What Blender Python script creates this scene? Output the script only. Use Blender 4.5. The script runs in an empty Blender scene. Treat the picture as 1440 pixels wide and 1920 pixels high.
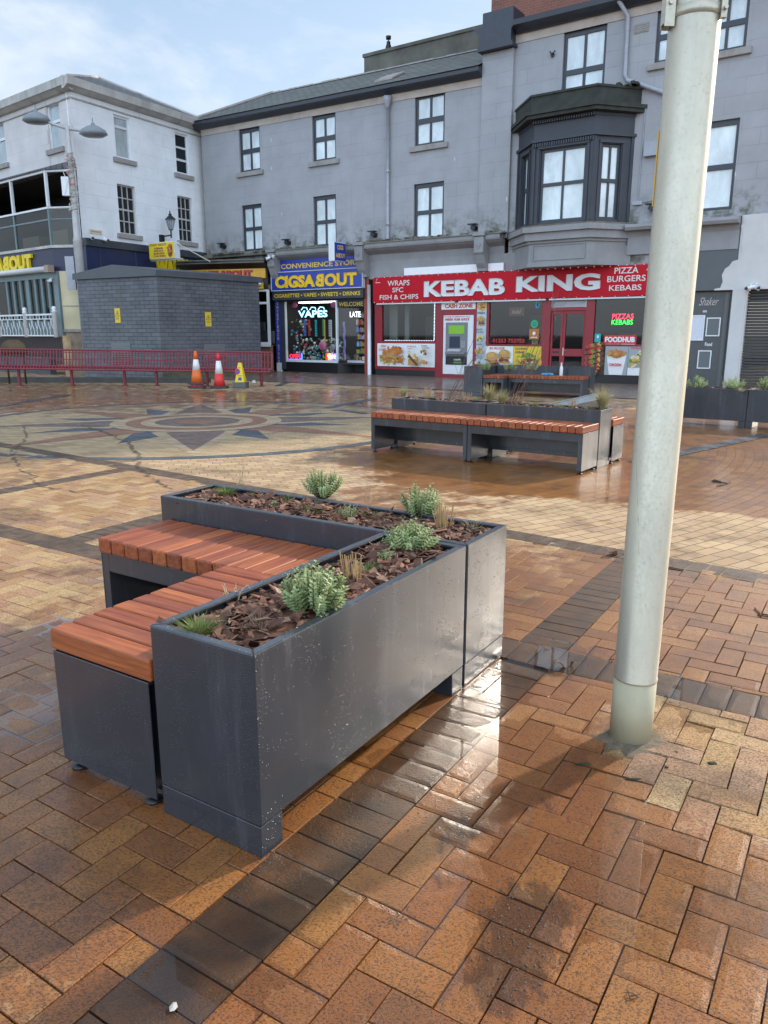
import bpy, math, random
from mathutils import Vector, Matrix, noise as mnoise
R = math.radians
rnd = random.Random(11)
SC = bpy.context.scene
# ------------------------------------------------------------------ camera, world, sun, exposure
F_PX, W_PX, H_PX, EYE = 1424.0, 1440.0, 1920.0, 1.5
PITCH = math.atan((960 - 625) / F_PX)
cam = bpy.data.cameras.new("camera"); camo = bpy.data.objects.new("camera", cam)
SC.collection.objects.link(camo); SC.camera = camo
cam.sensor_fit = 'VERTICAL'; cam.sensor_height = 36.0; cam.sensor_width = 27.0
cam.lens = 36.0 * F_PX / H_PX
cam.clip_start = 0.05; cam.clip_end = 2000
camo.location = (0, 0, EYE); camo.rotation_euler = (R(90) - PITCH, 0, 0)
SUN_B, SUN_E = R(53), R(27)
SUN_STR, SKY_STR, EXPO = 2.7, 0.115, 0.92
w = bpy.data.worlds.new("World"); SC.world = w; w.use_nodes = True
wt = w.node_tree; wt.nodes.clear()
sun = bpy.data.lights.new("sun", 'SUN'); suno = bpy.data.objects.new("sun", sun); SC.collection.objects.link(suno)
sun.energy = SUN_STR; sun.angle = R(2); sun.color = (1.0, 0.90, 0.76)
sd = Vector((math.sin(SUN_B) * math.cos(SUN_E), math.cos(SUN_B) * math.cos(SUN_E), math.sin(SUN_E)))
suno.rotation_euler = (-sd).to_track_quat('-Z', 'Y').to_euler(); suno.location = (20, 15, 30)
SC.view_settings.view_transform = 'Standard'; SC.view_settings.look = 'None'
SC.view_settings.gamma = 1; SC.view_settings.exposure = EXPO
SC.render.engine = 'CYCLES'
SC.cycles.use_denoising = True
SC.cycles.max_bounces = 8; SC.cycles.transparent_max_bounces = 12
SC.cycles.sample_clamp_indirect = 6.0; SC.cycles.caustics_reflective = False; SC.cycles.caustics_refractive = False

# ------------------------------------------------------------------ node helper
class NT:
    def __init__(s, tree): s.t = tree
    def film(s, f0=.02, k=1.0):
        nd = s.t.nodes.new('ShaderNodeNewGeometry'); d = s.t.nodes.new('ShaderNodeVectorMath'); d.operation = 'DOT_PRODUCT'
        s.t.links.new(nd.outputs[1], d.inputs[0]); s.t.links.new(nd.outputs[4], d.inputs[1])
        q = s.m('POWER', s.m('SUBTRACT', 1.0, s.m('ABSOLUTE', d.outputs['Value'])), 5.0)
        return s.m('MULTIPLY', s.m('ADD', s.m('MULTIPLY', q, 1 - f0), f0), k, clamp=True)
    def put(s, sock, v):
        if isinstance(v, bpy.types.NodeSocket): s.t.links.new(v, sock)
        elif v is not None:
            if isinstance(v, (tuple, list)) and len(v) == 3 and len(sock.default_value) == 4: v = (*v, 1)
            sock.default_value = v
    def n(s, typ, ins=None, out=0, **kw):
        nd = s.t.nodes.new(typ)
        for k, v in kw.items(): setattr(nd, k, v)
        for k, v in (ins or {}).items(): s.put(nd.inputs[k], v)
        return nd.outputs[out] if out is not None else nd
    def m(s, op, a, b=None, c=None, clamp=False):
        ins = {0: a}
        if b is not None: ins[1] = b
        if c is not None: ins[2] = c
        return s.n('ShaderNodeMath', ins, operation=op, use_clamp=clamp)
    def mix(s, f, a, b, mode='MIX'):
        nd = s.t.nodes.new('ShaderNodeMix'); nd.data_type = 'RGBA'; nd.blend_type = mode
        s.put(nd.inputs[0], f); s.put(nd.inputs[6], a); s.put(nd.inputs[7], b)
        return nd.outputs[2]
    def mr(s, v, a, b, c=0.0, d=1.0, smooth=False):
        return s.n('ShaderNodeMapRange', {0: v, 1: a, 2: b, 3: c, 4: d}, interpolation_type='SMOOTHSTEP' if smooth else 'LINEAR')
    def noise(s, scale, detail=4, rough=.55, vec=None, dist=0.0):
        ins = {'Scale': scale, 'Detail': detail, 'Roughness': rough, 'Distortion': dist}
        if vec is not None: ins['Vector'] = vec
        return s.n('ShaderNodeTexNoise', ins)
    def ramp(s, f, stops, interp='LINEAR'):
        nd = s.t.nodes.new('ShaderNodeValToRGB'); s.put(nd.inputs[0], f); cr = nd.color_ramp; cr.interpolation = interp
        while len(cr.elements) < len(stops): cr.elements.new(0.5)
        for e, (p, c) in zip(cr.elements, stops): e.position = p; e.color = (*c, 1)
        return nd.outputs[0]
    def pos(s): return s.n('ShaderNodeNewGeometry', out=0)
    def island(s): return s.n('ShaderNodeNewGeometry', out=8)
    def obj(s): return s.n('ShaderNodeTexCoord', out=3)
    def scale(s, v, sc, rot=(0, 0, 0)): return s.n('ShaderNodeMapping', {0: v, 3: sc, 2: rot})
    def attr(s, name): return s.n('ShaderNodeAttribute', out=2, attribute_name=name)
    def xyz(s, v): nd = s.n('ShaderNodeSeparateXYZ', {0: v}, out=None); return nd.outputs
    def bump(s, h, strength=.3, dist=.01): return s.n('ShaderNodeBump', {'Height': h, 'Strength': strength, 'Distance': dist})

wn = NT(wt)
sky = wn.n('ShaderNodeTexSky', out=0, sky_type='NISHITA', sun_disc=False, sun_elevation=SUN_E, sun_rotation=SUN_B, dust_density=1.6, ozone_density=1.0)
gc = wn.n('ShaderNodeTexCoord', out=0)
cz = wn.xyz(gc)
zz = wn.m('MAXIMUM', wn.m('ADD', cz[2], .18), .05)
cv = wn.n('ShaderNodeCombineXYZ', {0: wn.m('DIVIDE', cz[0], zz), 1: wn.m('DIVIDE', cz[1], zz), 2: 0.0})
c1 = wn.noise(1.3, 7, .6, cv, .35)
cl = wn.mr(c1, .40, .70, 0, 1, True)
hz = wn.mr(cz[2], 0.0, .45, .62, 0.0, True)
cl = wn.m('MAXIMUM', cl, hz)
c2 = wn.noise(2.7, 5, .6, cv, .2)
cwhite = wn.mix(c2, (4.6, 5.1, 5.8), (6.9, 7.1, 7.4))
skyc = wn.mix(wn.m('MULTIPLY', cl, .74), wn.mix(.45, sky, (3.6, 4.9, 6.4)), cwhite)
back = wn.mr(cz[1], .30, -.70, .80, 2.05, True)   # sky dimmed ahead and brightened behind the camera, added to lift the facades
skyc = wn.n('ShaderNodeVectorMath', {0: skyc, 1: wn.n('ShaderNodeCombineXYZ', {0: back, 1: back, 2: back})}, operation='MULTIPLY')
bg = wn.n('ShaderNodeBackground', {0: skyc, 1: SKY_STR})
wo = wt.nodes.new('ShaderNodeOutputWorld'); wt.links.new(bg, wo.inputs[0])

# ------------------------------------------------------------------ materials
MATS = {}
def mat_new(name):
    m = bpy.data.materials.new(name); m.use_nodes = True
    t = m.node_tree; t.nodes.clear(); N = NT(t)
    b = t.nodes.new('ShaderNodeBsdfPrincipled'); o = t.nodes.new('ShaderNodeOutputMaterial'); t.links.new(b.outputs[0], o.inputs[0])
    MATS[name] = m
    return m, N, b
def paint(name, c, rough=.5, var=.12, scale=6.0, bump=.0, metal=0.0, spec=.5, dirt=0.0, dirtc=(.12, .11, .09), bscale=60.0):
    if name in MATS: return MATS[name]
    m, N, b = mat_new(name)
    p = N.obj()
    f = N.noise(scale, 5, .6, p)
    d = tuple(x * (1 - var) for x in c); l = tuple(min(1, x * (1 + var)) for x in c)
    col = N.mix(N.mr(f, .3, .7), d, l)
    if dirt:
        s = N.noise(scale * .5, 6, .65, N.scale(p, (1, 1, .18)))
        col = N.mix(N.mr(s, .5, .75, 0, dirt, True), col, dirtc)
    N.put(b.inputs['Base Color'], col)
    N.put(b.inputs['Roughness'], N.mr(f, .2, .8, max(.02, rough - .08), min(1, rough + .08)))
    b.inputs['Metallic'].default_value = metal
    b.inputs['Specular IOR Level'].default_value = spec
    if bump: N.put(b.inputs['Normal'], N.bump(N.noise(bscale, 4, .6, p), bump, .004))
    return m
def flat(c):
    k = "colour_%02d_%02d_%02d" % tuple(int(x * 99) for x in c)
    return paint(k, c, .5, .1, 25.0)
def glow(name, c, s):
    if name in MATS: return MATS[name]
    m, N, b = mat_new(name)
    b.inputs['Base Color'].default_value = (*[x * .5 for x in c], 1)
    b.inputs['Emission Color'].default_value = (*c, 1); b.inputs['Emission Strength'].default_value = s
    return m
def glassy(name, tint=(.8, .85, .85), rough=.02, fac=1.0):
    if name in MATS: return MATS[name]
    m, N, b = mat_new(name); t = m.node_tree
    tr = N.n('ShaderNodeBsdfTransparent', {0: tint}); gl = N.n('ShaderNodeBsdfGlossy', {0: (1, 1, 1), 1: rough})
    fr = N.film(.045, 1.1 * fac)
    mx = N.n('ShaderNodeMixShader', {0: fr, 1: tr, 2: gl})
    t.links.new(mx, t.nodes['Material Output'].inputs[0]); t.nodes.remove(b)
    return m
def powder():
    m, N, b = mat_new('dark_powder_coat')
    p = N.obj()
    f = N.noise(3.0, 6, .6, p)
    st = N.noise(9.0, 5, .7, N.scale(p, (1, 1, .12)))
    col = N.mix(N.mr(f, .3, .7), (.022, .027, .035), (.032, .038, .048))
    col = N.mix(N.mr(st, .50, .78, 0, .34, True), col, (.15, .16, .175))
    v = N.n('ShaderNodeTexVoronoi', {'Vector': p, 'Scale': 120.0, 'Randomness': 1.0}, out=None)
    keep = N.m('GREATER_THAN', N.noise(7.0, 3, .6, p), .50)
    keep2 = N.m('GREATER_THAN', N.n('ShaderNodeSeparateColor', {0: v.outputs[1]}), .45)
    drop = N.m('MULTIPLY', N.m('MULTIPLY', N.mr(v.outputs[0], .12, .30, 1, 0), keep), keep2)
    N.put(b.inputs['Base Color'], col)
    N.put(b.inputs['Roughness'], N.m('SUBTRACT', N.mr(st, .3, .75, .32, .50), N.m('MULTIPLY', drop, .22)))
    b.inputs['Metallic'].default_value = .0; b.inputs['Specular IOR Level'].default_value = .25
    b.inputs['Coat Weight'].default_value = 1.0; b.inputs['Coat IOR'].default_value = 1.5; N.put(b.inputs['Coat Roughness'], N.mr(st, .3, .7, .10, .30))
    h = N.m('ADD', N.m('MULTIPLY', drop, 1.0), N.m('MULTIPLY', N.noise(240, 3, .6, p), .10))
    bp = N.bump(h, .8, .003); N.put(b.inputs['Normal'], bp)
    cb = N.bump(N.noise(2.2, 2, .5, p), .10, .02); N.put(b.inputs['Coat Normal'], N.bump(drop, .8, .003))
    return m
def timber():
    m, N, b = mat_new('oiled_hardwood')
    p = N.obj(); r = N.island()
    g = N.noise(1.0, 8, .65, N.n('ShaderNodeVectorMath', {0: N.scale(N.attr_vec('grain'), (3.0, 55.0, 55.0)), 1: N.n('ShaderNodeCombineXYZ', {0: N.m('MULTIPLY', r, 37.0), 1: N.m('MULTIPLY', r, 91.0), 2: 0.0})}, operation='ADD'), .4)
    base = N.ramp(r, [(0, (.24, .046, .022)), (.25, (.42, .090, .026)), (.5, (.31, .058, .024)), (.75, (.48, .125, .038)), (1, (.20, .050, .032))])
    col = N.mix(N.mr(g, .35, .7), N.mix(.62, base, (.075, .020, .012)), N.mix(.25, base, (.62, .25, .10)))
    N.put(b.inputs['Base Color'], col)
    N.put(b.inputs['Roughness'], N.mr(g, .3, .7, .38, .55)); b.inputs['Coat Weight'].default_value = .08; b.inputs['Coat Roughness'].default_value = .3; b.inputs['Specular IOR Level'].default_value = .3
    N.put(b.inputs['Normal'], N.bump(g, .25, .002))
    return m
NT.attr_vec = lambda s, name: s.n('ShaderNodeAttribute', out=1, attribute_name=name)
def wet_mask(N, p, lo=.38, hi=.62):
    a = N.attr('wet')
    nz = N.noise(3.1, 7, .62, p); nz2 = N.noise(17.0, 4, .6, p)
    v = N.m('ADD', N.m('ADD', a, N.m('MULTIPLY', N.m('SUBTRACT', nz, .5), 1.15)), N.m('MULTIPLY', N.m('SUBTRACT', nz2, .5), .28))
    return N.mr(v, lo, hi, 0, 1, True)
def brick_shade(N, b, p, rid, stops, darkspeck=.62, far=False):
    base = N.ramp(rid, stops)
    v1 = N.noise(9.0, 5, .6, p)
    base = N.mix(N.mr(v1, .35, .70, 0, .55), base, N.mix(.5, base, (.46, .30, .15)))
    v2 = N.noise(5.3, 3, .5, N.scale(p, (1, 1, 1), (0, 0, 1.1)))
    base = N.mix(N.mr(v2, .52, .72, 0, .45), base, N.mix(.6, base, (.20, .10, .075)))
    wet = wet_mask(N, p)
    h = v1
    if not far:
        sp = N.noise(1.0, 3, .6, N.scale(p, (120, 215, 120), (0, 0, R(57.6))), .35)
        spm = N.mr(sp, .49, .60, 0, 1)
        sp2 = N.noise(34.0, 4, .7, p); grime = N.mr(sp2, .56, .76, 0, .6)
        base = N.mix(N.m('MULTIPLY', spm, darkspeck), base, (.055, .038, .030))
        base = N.mix(grime, base, N.mix(.6, base, (.06, .042, .033)))
        h = N.m('ADD', N.m('MULTIPLY', N.m('SUBTRACT', 1.0, spm), .8), N.m('MULTIPLY', sp2, .35))
    dirt = N.noise(1.35, 7, .66, p)
    base = N.mix(N.mr(dirt, .50, .66, 0, .70, True), base, N.mix(.74, base, (.060, .040, .030)))
    mud = N.mr(N.m('ADD', N.attr('mud'), N.m('MULTIPLY', N.m('SUBTRACT', N.noise(14.0, 7, .72, N.scale(p, (1, .45, 1), (0, 0, R(30)))), .5), 1.5)), .42, .62, 0, .80, True)
    base = N.mix(mud, base, N.mix(.82, base, (.050, .030, .022)))
    wetc = N.mix(1.0, base, (.64, .385, .175), 'MULTIPLY')
    N.put(b.inputs['Base Color'], N.mix(wet, base, wetc))
    N.put(b.inputs['Roughness'], N.mr(wet, 0, 1, .86, .42))
    N.put(b.inputs['Coat Weight'], N.m('MULTIPLY', wet, .85)); b.inputs['Coat IOR'].default_value = 1.33
    N.put(b.inputs['Coat Roughness'], N.mr(N.noise(6.0, 4, .6, p), .3, .7, .05, .24))
    b.inputs['Specular IOR Level'].default_value = .35
    N.put(b.inputs['Normal'], N.bump(h, .55 if not far else .25, .0035))
    N.put(b.inputs['Coat Normal'], N.bump(h, .10, .0030))
    return wet
BUFF = [(0, (.31, .165, .080)), (.18, (.42, .235, .100)), (.36, (.49, .315, .150)), (.55, (.53, .365, .185)), (.72, (.40, .215, .110)), (.87, (.46, .275, .165)), (1, (.30, .175, .110))]
DARK = [(0, (.056, .044, .038)), (.4, (.066, .051, .044)), (.7, (.082, .062, .052)), (1, (.072, .049, .039))]
def paver(name, stops):
    m, N, b = mat_new(name); brick_shade(N, b, N.pos(), N.island(), stops, .62 if name == 'buff_paver' else .5); return m
def polar_paving(name, cx, cy):
    # courses laid in rings about the star, as bricks: radius rows x arc lengths
    m, N, b = mat_new(name); p = N.pos(); q = N.xyz(p)
    dx = N.m('SUBTRACT', q[0], cx); dy = N.m('SUBTRACT', q[1], cy)
    rr = N.m('SQRT', N.m('ADD', N.m('MULTIPLY', dx, dx), N.m('MULTIPLY', dy, dy)))
    row = N.m('DIVIDE', rr, .108); ri = N.m('FLOOR', row); rf = N.m('FRACT', row)
    an = N.m('ARCTAN2', dx, N.m('MULTIPLY', dy, -1.0))
    arc = N.m('ADD', N.m('DIVIDE', N.m('MULTIPLY', an, N.m('MULTIPLY', N.m('ADD', ri, .5), .108)), .222), N.m('MULTIPLY', N.m('MODULO', ri, 2.0), .5))
    ai = N.m('FLOOR', arc); af = N.m('FRACT', arc)
    rid = N.n('ShaderNodeTexWhiteNoise', {0: N.n('ShaderNodeCombineXYZ', {0: ri, 1: ai, 2: 3.0})}, out=0)
    e1 = N.m('MULTIPLY', N.m('MINIMUM', rf, N.m('SUBTRACT', 1.0, rf)), .108); e2 = N.m('MULTIPLY', N.m('MINIMUM', af, N.m('SUBTRACT', 1.0, af)), .222)
    ed = N.m('MINIMUM', e1, e2); joint = N.mr(ed, .002, .006, 1, 0)
    brick_shade(N, b, p, rid, [(0, (.36, .245, .145)), (.3, (.46, .32, .185)), (.6, (.51, .365, .215)), (.85, (.43, .295, .185)), (1, (.34, .23, .15))], .6, True)
    bc = b.inputs['Base Color'].links[0].from_socket
    N.put(b.inputs['Base Color'], N.mix(N.m('MULTIPLY', joint, .85), bc, (.045, .038, .032)))
    N.put(b.inputs['Normal'], N.bump(N.m('SUBTRACT', N.m('MULTIPLY', rid, .3), joint), .25, .002)); b.inputs['Specular IOR Level'].default_value = .15
    cw = b.inputs['Coat Weight'].links[0].from_socket
    N.put(b.inputs['Coat Weight'], N.m('MULTIPLY', cw, N.m('SUBTRACT', 1.0, N.m('MULTIPLY', joint, .8))))
    return m
def mosaic(name, c):
    if name in MATS: return MATS[name]
    m, N, b = mat_new(name); p = N.pos()
    br = N.n('ShaderNodeTexBrick', {'Vector': N.scale(p, (1, 1, 1), (0, 0, R(12.5))), 'Color1': tuple(x * .82 for x in c), 'Color2': tuple(min(1, x * 1.15) for x in c), 'Mortar': tuple(x * .45 for x in c), 'Scale': 1.0, 'Mortar Size': .004, 'Brick Width': .21, 'Row Height': .105, 'Mortar Smooth': .2})
    wet = wet_mask(N, p); d = N.noise(1.4, 6, .65, p)
    col = N.mix(N.mr(d, .52, .72, 0, .5, True), br, tuple(x * .4 for x in c))
    N.put(b.inputs['Base Color'], N.mix(wet, col, N.mix(1.0, col, (.6, .52, .46), 'MULTIPLY')))
    N.put(b.inputs['Roughness'], N.mr(wet, 0, 1, .82, .4)); N.put(b.inputs['Coat Weight'], N.m('MULTIPLY', wet, .6)); b.inputs['Coat IOR'].default_value = 1.33; b.inputs['Coat Roughness'].default_value = .16; b.inputs['Specular IOR Level'].default_value = .12
    return m
def brickwork(name, c1, c2, mortar, bw=.225, bh=.075, ms=.010, rough=.8):
    m, N, b = mat_new(name); p = N.obj(); q = N.xyz(p)
    u = N.m('ADD', q[0], q[1])
    vec = N.n('ShaderNodeCombineXYZ', {0: u, 1: q[2], 2: 0.0})
    br = N.n('ShaderNodeTexBrick', {'Vector': vec, 'Color1': c1, 'Color2': c2, 'Mortar': mortar, 'Scale': 1.0, 'Mortar Size': ms, 'Brick Width': bw, 'Row Height': bh, 'Mortar Smooth': .2, 'Bias': 0.0}, out=None)
    f = N.noise(1.1, 6, .65, p); s = N.noise(2.2, 5, .6, N.scale(p, (1, 1, .25)))
    col = N.mix(N.mr(f, .4, .7, 0, .35), br.outputs[0], tuple(min(1, x * 1.6) for x in c2))
    col = N.mix(N.mr(s, .58, .8, 0, .45, True), col, (.11, .115, .085))
    N.put(b.inputs['Base Color'], col); b.inputs['Roughness'].default_value = rough
    N.put(b.inputs['Normal'], N.bump(N.m('SUBTRACT', N.m('MULTIPLY', N.noise(40, 3, .6, p), .3), br.outputs[1]), .6, .006))
    return m
def stucco(name, c, lines=True, course=.42, length=.95, stain=.35, moss=.0, z0=4.7):
    # painted render scored into blocks, weather streaks and green growth above the cornice
    m, N, b = mat_new(name); p = N.obj(); q = N.xyz(p)
    f = N.noise(1.2, 6, .62, p); s = N.noise(3.0, 6, .7, N.scale(p, (1, 1, .10)))
    col = N.mix(N.mr(f, .3, .72), tuple(x * .90 for x in c), tuple(min(1, x * 1.08) for x in c))
    col = N.mix(N.mr(s, .55, .80, 0, stain, True), col, tuple(x * .55 for x in c))
    h = N.m('MULTIPLY', N.noise(30, 4, .6, p), .25)
    if lines:
        vec = N.n('ShaderNodeCombineXYZ', {0: q[0], 1: q[2], 2: 0.0})
        br = N.n('ShaderNodeTexBrick', {'Vector': vec, 'Color1': (1, 1, 1), 'Color2': (.95, .95, .96), 'Mortar': (.55, .55, .57), 'Scale': 1.0, 'Mortar Size': .008, 'Brick Width': length, 'Row Height': course, 'Mortar Smooth': .4}, out=None)
        fade = N.mr(N.noise(.9, 4, .6, p), .40, .60, .05, .60)
        col = N.mix(fade, col, N.mix(1.0, col, br.outputs[0], 'MULTIPLY'))
        h = N.m('SUBTRACT', h, N.m('MULTIPLY', br.outputs[1], .7))
    bird = N.n('ShaderNodeTexVoronoi', {'Vector': N.scale(p, (1, 1, .35)), 'Scale': 1.6}, out=0)
    col = N.mix(N.mr(bird, .028, .05, .85, 0), col, (.62, .63, .62))
    if moss:
        g = N.m('MULTIPLY', N.mr(q[2], z0, z0 + .8, 1, 0), N.mr(N.noise(2.3, 6, .7, p), .42, .62, 0, 1, True))
        col = N.mix(N.m('MULTIPLY', g, moss), col, (.075, .078, .040))
    N.put(b.inputs['Base Color'], col); b.inputs['Roughness'].default_value = .78
    N.put(b.inputs['Normal'], N.bump(h, .4, .008))
    return m
def slate(name, c, axis_scale=(1, 1, 1)):
    m, N, b = mat_new(name); p = N.obj(); q = N.xyz(p)
    vec = N.n('ShaderNodeCombineXYZ', {0: q[0], 1: N.m('MULTIPLY', q[1], 1.15), 2: 0.0})
    br = N.n('ShaderNodeTexBrick', {'Vector': vec, 'Color1': tuple(x * .75 for x in c), 'Color2': tuple(x * 1.25 for x in c), 'Mortar': tuple(x * .28 for x in c), 'Scale': 1.0, 'Mortar Size': .018, 'Brick Width': .34, 'Row Height': .21, 'Mortar Smooth': .3}, out=None)
    f = N.noise(1.4, 6, .65, p)
    col = N.mix(N.mr(f, .48, .68, 0, .6, True), br.outputs[0], (.085, .088, .045))
    N.put(b.inputs['Base Color'], col); b.inputs['Roughness'].default_value = .62
    N.put(b.inputs['Normal'], N.bump(N.m('SUBTRACT', 1.0, br.outputs[1]), .9, .02))
    return m
def pane_white(name, c=(.68, .745, .755)):
    # pane coloured pale for blinds and the sky reflected in it: streaky, glossy
    m, N, b = mat_new(name); p = N.obj()
    f = N.noise(1.3, 5, .65, N.scale(p, (1, 1, .55)), .5); g = N.noise(9.0, 4, .6, p)
    col = N.mix(N.mr(f, .35, .7), tuple(x * .78 for x in c), tuple(min(1, x * 1.28) for x in c))
    col = N.mix(N.mr(g, .66, .76, 0, .35), col, (.2, .22, .22))
    N.put(b.inputs['Base Color'], col); b.inputs['Roughness'].default_value = .12; b.inputs['Specular IOR Level'].default_value = .7
    return m
def leafy(name, a, c, tip=None, rough=.5):
    m, N, b = mat_new(name); t = m.node_tree; r = N.island(); p = N.obj()
    col = N.mix(r, a, c); col = N.mix(N.mr(N.noise(30, 3, .6, p), .45, .7, 0, .5), col, tip or c)
    N.put(b.inputs['Base Color'], col); b.inputs['Roughness'].default_value = rough
    tl = N.n('ShaderNodeBsdfTranslucent', {0: col}); mx = N.n('ShaderNodeMixShader', {0: .28, 1: b.outputs[0], 2: tl})
    t.links.new(mx, t.nodes['Material Output'].inputs[0])
    return m
def bark_mat():
    m, N, b = mat_new('bark_chip'); r = N.island(); p = N.obj()
    col = N.ramp(r, [(0, (.055, .023, .014)), (.25, (.14, .053, .029)), (.5, (.26, .098, .050)), (.7, (.16, .070, .043)), (.86, (.36, .16, .088)), (1, (.52, .34, .22))])
    f = N.noise(1, 5, .7, N.scale(p, (40, 40, 140)))
    N.put(b.inputs['Base Color'], N.mix(N.mr(f, .35, .7), N.mix(.6, col, (.012, .008, .006)), col)); b.inputs['Roughness'].default_value = .7
    N.put(b.inputs['Normal'], N.bump(f, .7, .004)); return m
def galv(name, c=(.56, .505, .39)):
    m, N, b = mat_new(name); p = N.obj()
    f = N.noise(5.0, 6, .6, N.scale(p, (1, 1, .35))); s = N.n('ShaderNodeTexVoronoi', {'Vector': p, 'Scale': 300.0}, out=0); k = N.noise(90, 3, .7, p)
    col = N.mix(N.mr(f, .3, .7), tuple(x * .82 for x in c), tuple(min(1, x * 1.15) for x in c))
    col = N.mix(N.mr(k, .60, .70, 0, .26), col, tuple(x * .42 for x in c))
    N.put(b.inputs['Base Color'], col); N.put(b.inputs['Roughness'], N.mr(k, .35, .65, .30, .48)); b.inputs['Metallic'].default_value = .5
    N.put(b.inputs['Normal'], N.bump(N.m('ADD', k, N.m('MULTIPLY', s, .4)), .12, .003)); return m
M_POWDER = powder(); M_WOOD = timber(); M_BARK = bark_mat()
M_BUFF = paver('buff_paver', BUFF); M_DARK = paver('dark_paver', DARK)
M_GALV = galv('galvanised_steel'); M_PUTTY = paint('putty_paint', (.46, .415, .275), .55, .06, 8, .05, spec=.2, dirt=.3, dirtc=(.18, .17, .13))
M_GLASS = glassy('window_glass'); M_GLASSD = glassy('dim_window_glass', (.50, .55, .55), .03, .8)
M_BLACK = paint('black_plastic', (.012, .012, .013), .4); M_DARKROOM = paint('dim_interior', (.035, .033, .032), .8)
M_WHITE = paint('white_gloss', (.74, .75, .76), .35, .05); M_RED = paint('red_gloss', (.27, .012, .022), .35, .12)
M_FRAME = paint('charcoal_frame', (.040, .044, .055), .42, .15); M_CHAR = paint('charcoal_paint', (.045, .050, .062), .55, .2, 3, .1, dirt=.25, dirtc=(.10, .10, .09))
# ------------------------------------------------------------------ geometry helpers
COL = SC.collection
class Frame:
    def __init__(s, ox, oy, deg):
        s.o = Vector((ox, oy, 0)); s.a = R(deg); s.e = Vector((math.cos(s.a), math.sin(s.a), 0)); s.n = Vector((-math.sin(s.a), math.cos(s.a), 0))
    def w(s, x, y, z=0.0): return s.o + s.e * x + s.n * y + Vector((0, 0, z))
    def loc(s, p): d = Vector((p[0], p[1], 0)) - s.o; return d.dot(s.e), d.dot(s.n)
    def at(s, px, py, y=0.0):
        """where the sight line through a photo point meets the upright plane local y"""
        r = ray(px, py); c = Vector((0, 0, EYE)); t = ((s.o + s.n * y - c).dot(s.n)) / r.dot(s.n); p = c + r * t
        return (p - s.o).dot(s.e), p.z
def ray(px, py):
    u = (px - 720) / F_PX; v = (py - 960) / F_PX; c, s = math.cos(PITCH), math.sin(PITCH)
    return Vector((u, c - v * s, -s - v * c))
def gp(px, py, z=0.0):
    r = ray(px, py); t = (z - EYE) / r.z; return (r.x * t, r.y * t)
WORLD = Frame(0, 0, 0)
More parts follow.
